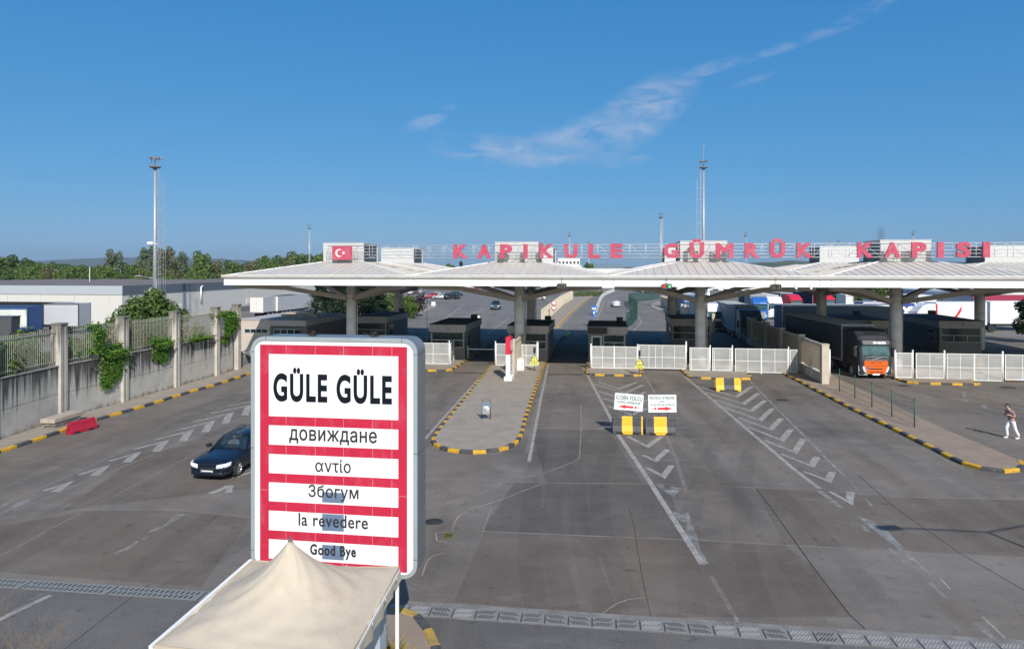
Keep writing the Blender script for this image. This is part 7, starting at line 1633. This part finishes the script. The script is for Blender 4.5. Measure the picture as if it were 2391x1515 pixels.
# road signs beyond the gate
def disc(t, z, r_, m, y=0.0, nm='disc'): return MB().lathe([(.001, 0), (r_, 0), (r_, .02), (.001, .02)], 20, 0, Matrix.Translation((0, y, z)) @ Matrix.Rotation(R(90), 4, 'X')).build(nm, m, t)
t = thing('road_sign', 'pair of round red-rimmed road signs on one post by the beige picket fence', 'road sign', G(1293, 747)); MB().tube((0, .05, 0), (0, .05, 3.1), .04, n=6).build('post', GREYM, t)
for z in (2.75, 1.95): disc(t, z, .42, RED); disc(t, z, .32, WHITE, -.025, 'disc_face')
t = thing('road_sign', 'blue road sign stack on a post at the end of the white crash barrier', 'road sign', G(1387, 762)); MB().tube((0, .05, 0), (0, .05, 3.0), .05, n=6).build('post', GREYM, t); BL = mat('sign_blue', (.03, .17, .50), .5, .06, 3)
MB().box(-.42, .42, 0, .03, 2.45, 3.05).build('plate', BL, t); disc(t, 1.95, .42, BL); MB().box(-.3, .3, -.02, -.001, 2.55, 2.75).build('plate_mark', WHITE, t); MB().prism([(-.06, -.25), (.06, -.25), (.06, .02), (.2, .02), (0, .26), (-.2, .02), (-.06, .02)], 0, .012, 0, Matrix(((1, 0, 0, 0), (0, 0, 1, -.035), (0, 1, 0, 1.95), (0, 0, 0, 1)))).build('arrow', WHITE, t)
MB().box(-.3, .3, 0, .03, 1.25, 1.5).build('plate', BL, t)
t = thing('notice_board', 'small white notice on a post at the tip of the lawn', 'sign', G(1012, 724)); MB().tube((0, .03, 0), (0, .03, 1.5), .03, n=5).build('post', GREYM, t); MB().box(-.4, .4, 0, .02, .9, 1.7).build('plate', WHITE, t)
# ================================================================== LIGHT MASTS
def mast(label, px, ptop, d, big=False, extra=0.0, lad=1, sc=None, rod=False):
    H_ = CAMH + (HOR - ptop) * d / FOC; p = P(px, 0, d); t = thing('light_mast', label, 'light mast', (p.x, d, 0), 0, None if big else 'floodlight masts on the horizon')
    r0, r1 = (.36, .14) if big else (.32, .15); MB().tube((0, 0, 0), (0, 0, H_ - 1.6), r0, r1, 12).build('pole', GREYM, t)
    b = MB(); rr = .80
    b.lathe([(rr * .5, H_ - 1.9), (rr, H_ - 1.75), (rr, H_ - 1.6), (rr * .5, H_ - 1.62), (.18, H_ - 2.1), (rr * .28, H_ - 2.1)], 16, 0, None, False); b.build('lamp_ring', mat('mast_head', (.15, .155, .16), .6, .2, 2), t)
    b = MB()
    for k in range(8): a = k * math.pi / 4 + .3; c_, s_ = math.cos(a), math.sin(a); b.bar((c_ * .5, s_ * .5, H_ - .28), (c_ * .95, s_ * .95, H_ - .42), .26, .16)
    b.tube((0, 0, H_ - 1.6), (0, 0, H_ - .2), .08, n=6).tube((.5, 0, H_ - 1.6), (.5, 0, H_ - .3), .05, n=5).tube((-.5, 0, H_ - 1.6), (-.5, 0, H_ - .3), .05, n=5).box(-.7, .7, -.06, .06, H_ - .4, H_ - .28)
    b.build('floodlight', mat('floodlight_grey', (.22, .23, .24), .5, .2, 2), t)
    b = MB(); lx = .62 * lad
    for y in (-.25, .25): b.tube((lx, y, 2), (lx, y, H_ - 2.2), .035 if big else .045, n=4)
    n_ = int((H_ - 4) / (.45 if big else 1.0))
    for k in range(n_): z = 2 + k * (H_ - 4.2) / n_; b.tube((lx, -.25, z), (lx, .25, z), .018, n=4)
    for k in range(int(H_ / 2.4)):
        z = 3 + k * 2.4; b.tube((0, 0, z), (lx, 0, z), .03, n=4)
        if big and z < H_ - 4: b.path([Vector((lx + .02, -.3, z)), Vector((lx + .75 * lad, -.3, z)), Vector((lx + .75 * lad, .3, z)), Vector((lx + .02, .3, z))], .022, 4)
    if big:
        for y in (-.3, .3): b.tube((lx + .75 * lad, y, 3), (lx + .75 * lad, y, H_ - 4), .02, n=4)
    b.build('ladder', GREYM, t)
    if rod: b = MB().tube((0, 0, H_ - .3), (0, 0, H_ + 2.6), .05, n=5).lathe([(.001, H_ + 2.4), (.2, H_ + 2.7), (.12, H_ + 2.9), (.001, H_ + 2.9)], 6); b.build('lightning_rod', GREYM, t)
    return t
t = mast('tall light mast with ladder rising in front of the long warehouse', 362, 363.5, 100, True); z = CAMH - (568 - HOR) * 100 / FOC
MB().box(-.9, -.1, -.5, -.2, z - .15, z + .2).tube((-.2, -.3, z), (.6, -.3, z - .2), .05, n=5).build('camera_housing', WHITE, t)
mast('tall light mast with lightning rod behind the third roof box', 1643, 372, 135, True, lad=-1, rod=True)
for px, pt, d, lab in ((722, 524, 290, 'left of the leftmost roof box'), (1543, 496, 230, 'behind the G of the rooftop sign'), (1329.5, 543, 330, 'above the U of the rooftop sign'), (1374, 563, 430, 'above the L of the rooftop sign'), (1741, 543, 330, 'above the R of the rooftop sign'), (2132, 539, 320, 'just right of the fourth roof box crown'), (1958, 560, 420, 'above the gap between the second and third words')):
    mast('distant floodlight mast ' + lab, px, pt, d)
d = 250; H_ = CAMH + (HOR - 532) * d / FOC; t = thing('lattice_mast', 'slender lattice mast behind the fourth roof box', 'mast', (P(2057, 0, d).x, d, 0)); b = MB(); w_ = .7
for x, y in ((-w_, -w_), (w_, -w_), (w_, w_), (-w_, w_)): b.tube((x, y, 0), (x, y, H_), .06, n=4)
for k in range(int(H_ / 1.4)):
    z = k * 1.4
    for x0_, x1_ in ((-w_, w_), (w_, -w_)): b.tube((x0_, -w_, z), (x1_, -w_, z + 1.4), .035, n=4); b.tube((x0_, w_, z), (x1_, w_, z + 1.4), .035, n=4)
b.tube((0, 0, H_), (0, 0, H_ + 1.2), .05, n=4).build('lattice', GREYD, t)
def street_lamp(label, loc, rz, h_, arm, both=False):
    t = thing('street_lamp', label, 'street lamp', loc, rz, None); MB().tube((0, 0, 0), (0, 0, h_), .09, .05, 8).build('pole', GREYM, t)
    for k in ((1, -1) if both else (1,)): MB().tube((0, 0, h_), (k * arm, 0, h_ + arm * .18), .035, n=6).build('arm', GREYM, t); MB().box(k * arm - .1 if k > 0 else k * arm - .7, k * arm + .7 if k > 0 else k * arm + .1, -.16, .16, h_ + arm * .18 - .06, h_ + arm * .18 + .08).build('lamp_head', GREYM, t, bevel=.03)
street_lamp('street lamp with a long arm in front of the tall mast, over the warehouse roof', (P(365, 0, 96).x, 96, 0), math.pi, 7.1, 2.3)
street_lamp('street lamp with a short arm among the trees behind the warehouse', (P(142, 0, 190).x, 190, 0), math.pi, 7.8, 1.2); street_lamp('street lamp behind the warehouse, left of the round grey-green tree', (P(281, 0, 190).x, 190, 0), math.pi, 8.2, 1.2)
t = thing('flagpole', 'plain thin pole rising above the warehouse roof among the trees', 'pole', (P(209.5, 0, 150).x, 150, 0)); MB().tube((0, 0, 0), (0, 0, CAMH + 0.2), .09, .06, 6).build('pole', WHITE_D, t)
# double-arm lamp beside the camera whose shadow crosses the forecourt
street_lamp('double-armed street lamp standing on the right side of the forecourt', (18.3, 12.0, 0), R(5), 8.0, 2.6, True)
for px, y_, d, lab in ((997, 690, 67, 'thin lane pole beside the booth right of the farewell sign'),):
    p = P(px, 0, d); t = thing('lane_pole', lab, 'pole', (p.x, d, .138)); MB().tube((0, 0, 0), (0, 0, 5.6), .04, .03, 6).build('pole', GREYM, t)
# ================================================================== AIR
me_ = MB().box(-5600, 5600, -200, 6600, -1.1, 130)
hm = bpy.data.materials.new('haze_air'); hm.use_nodes = True; hn = hm.node_tree.nodes; hn.clear()
ho = hn.new('ShaderNodeOutputMaterial'); hv = hn.new('ShaderNodeVolumePrincipled'); hv.inputs['Density'].default_value = 0.00011; hv.inputs['Color'].default_value = (.62, .76, .92, 1); hv.inputs['Anisotropy'].default_value = .2
hm.node_tree.links.new(hv.outputs[0], ho.inputs['Volume'])
hz = me_.build('haze', hm); hz['kind'] = 'stuff'
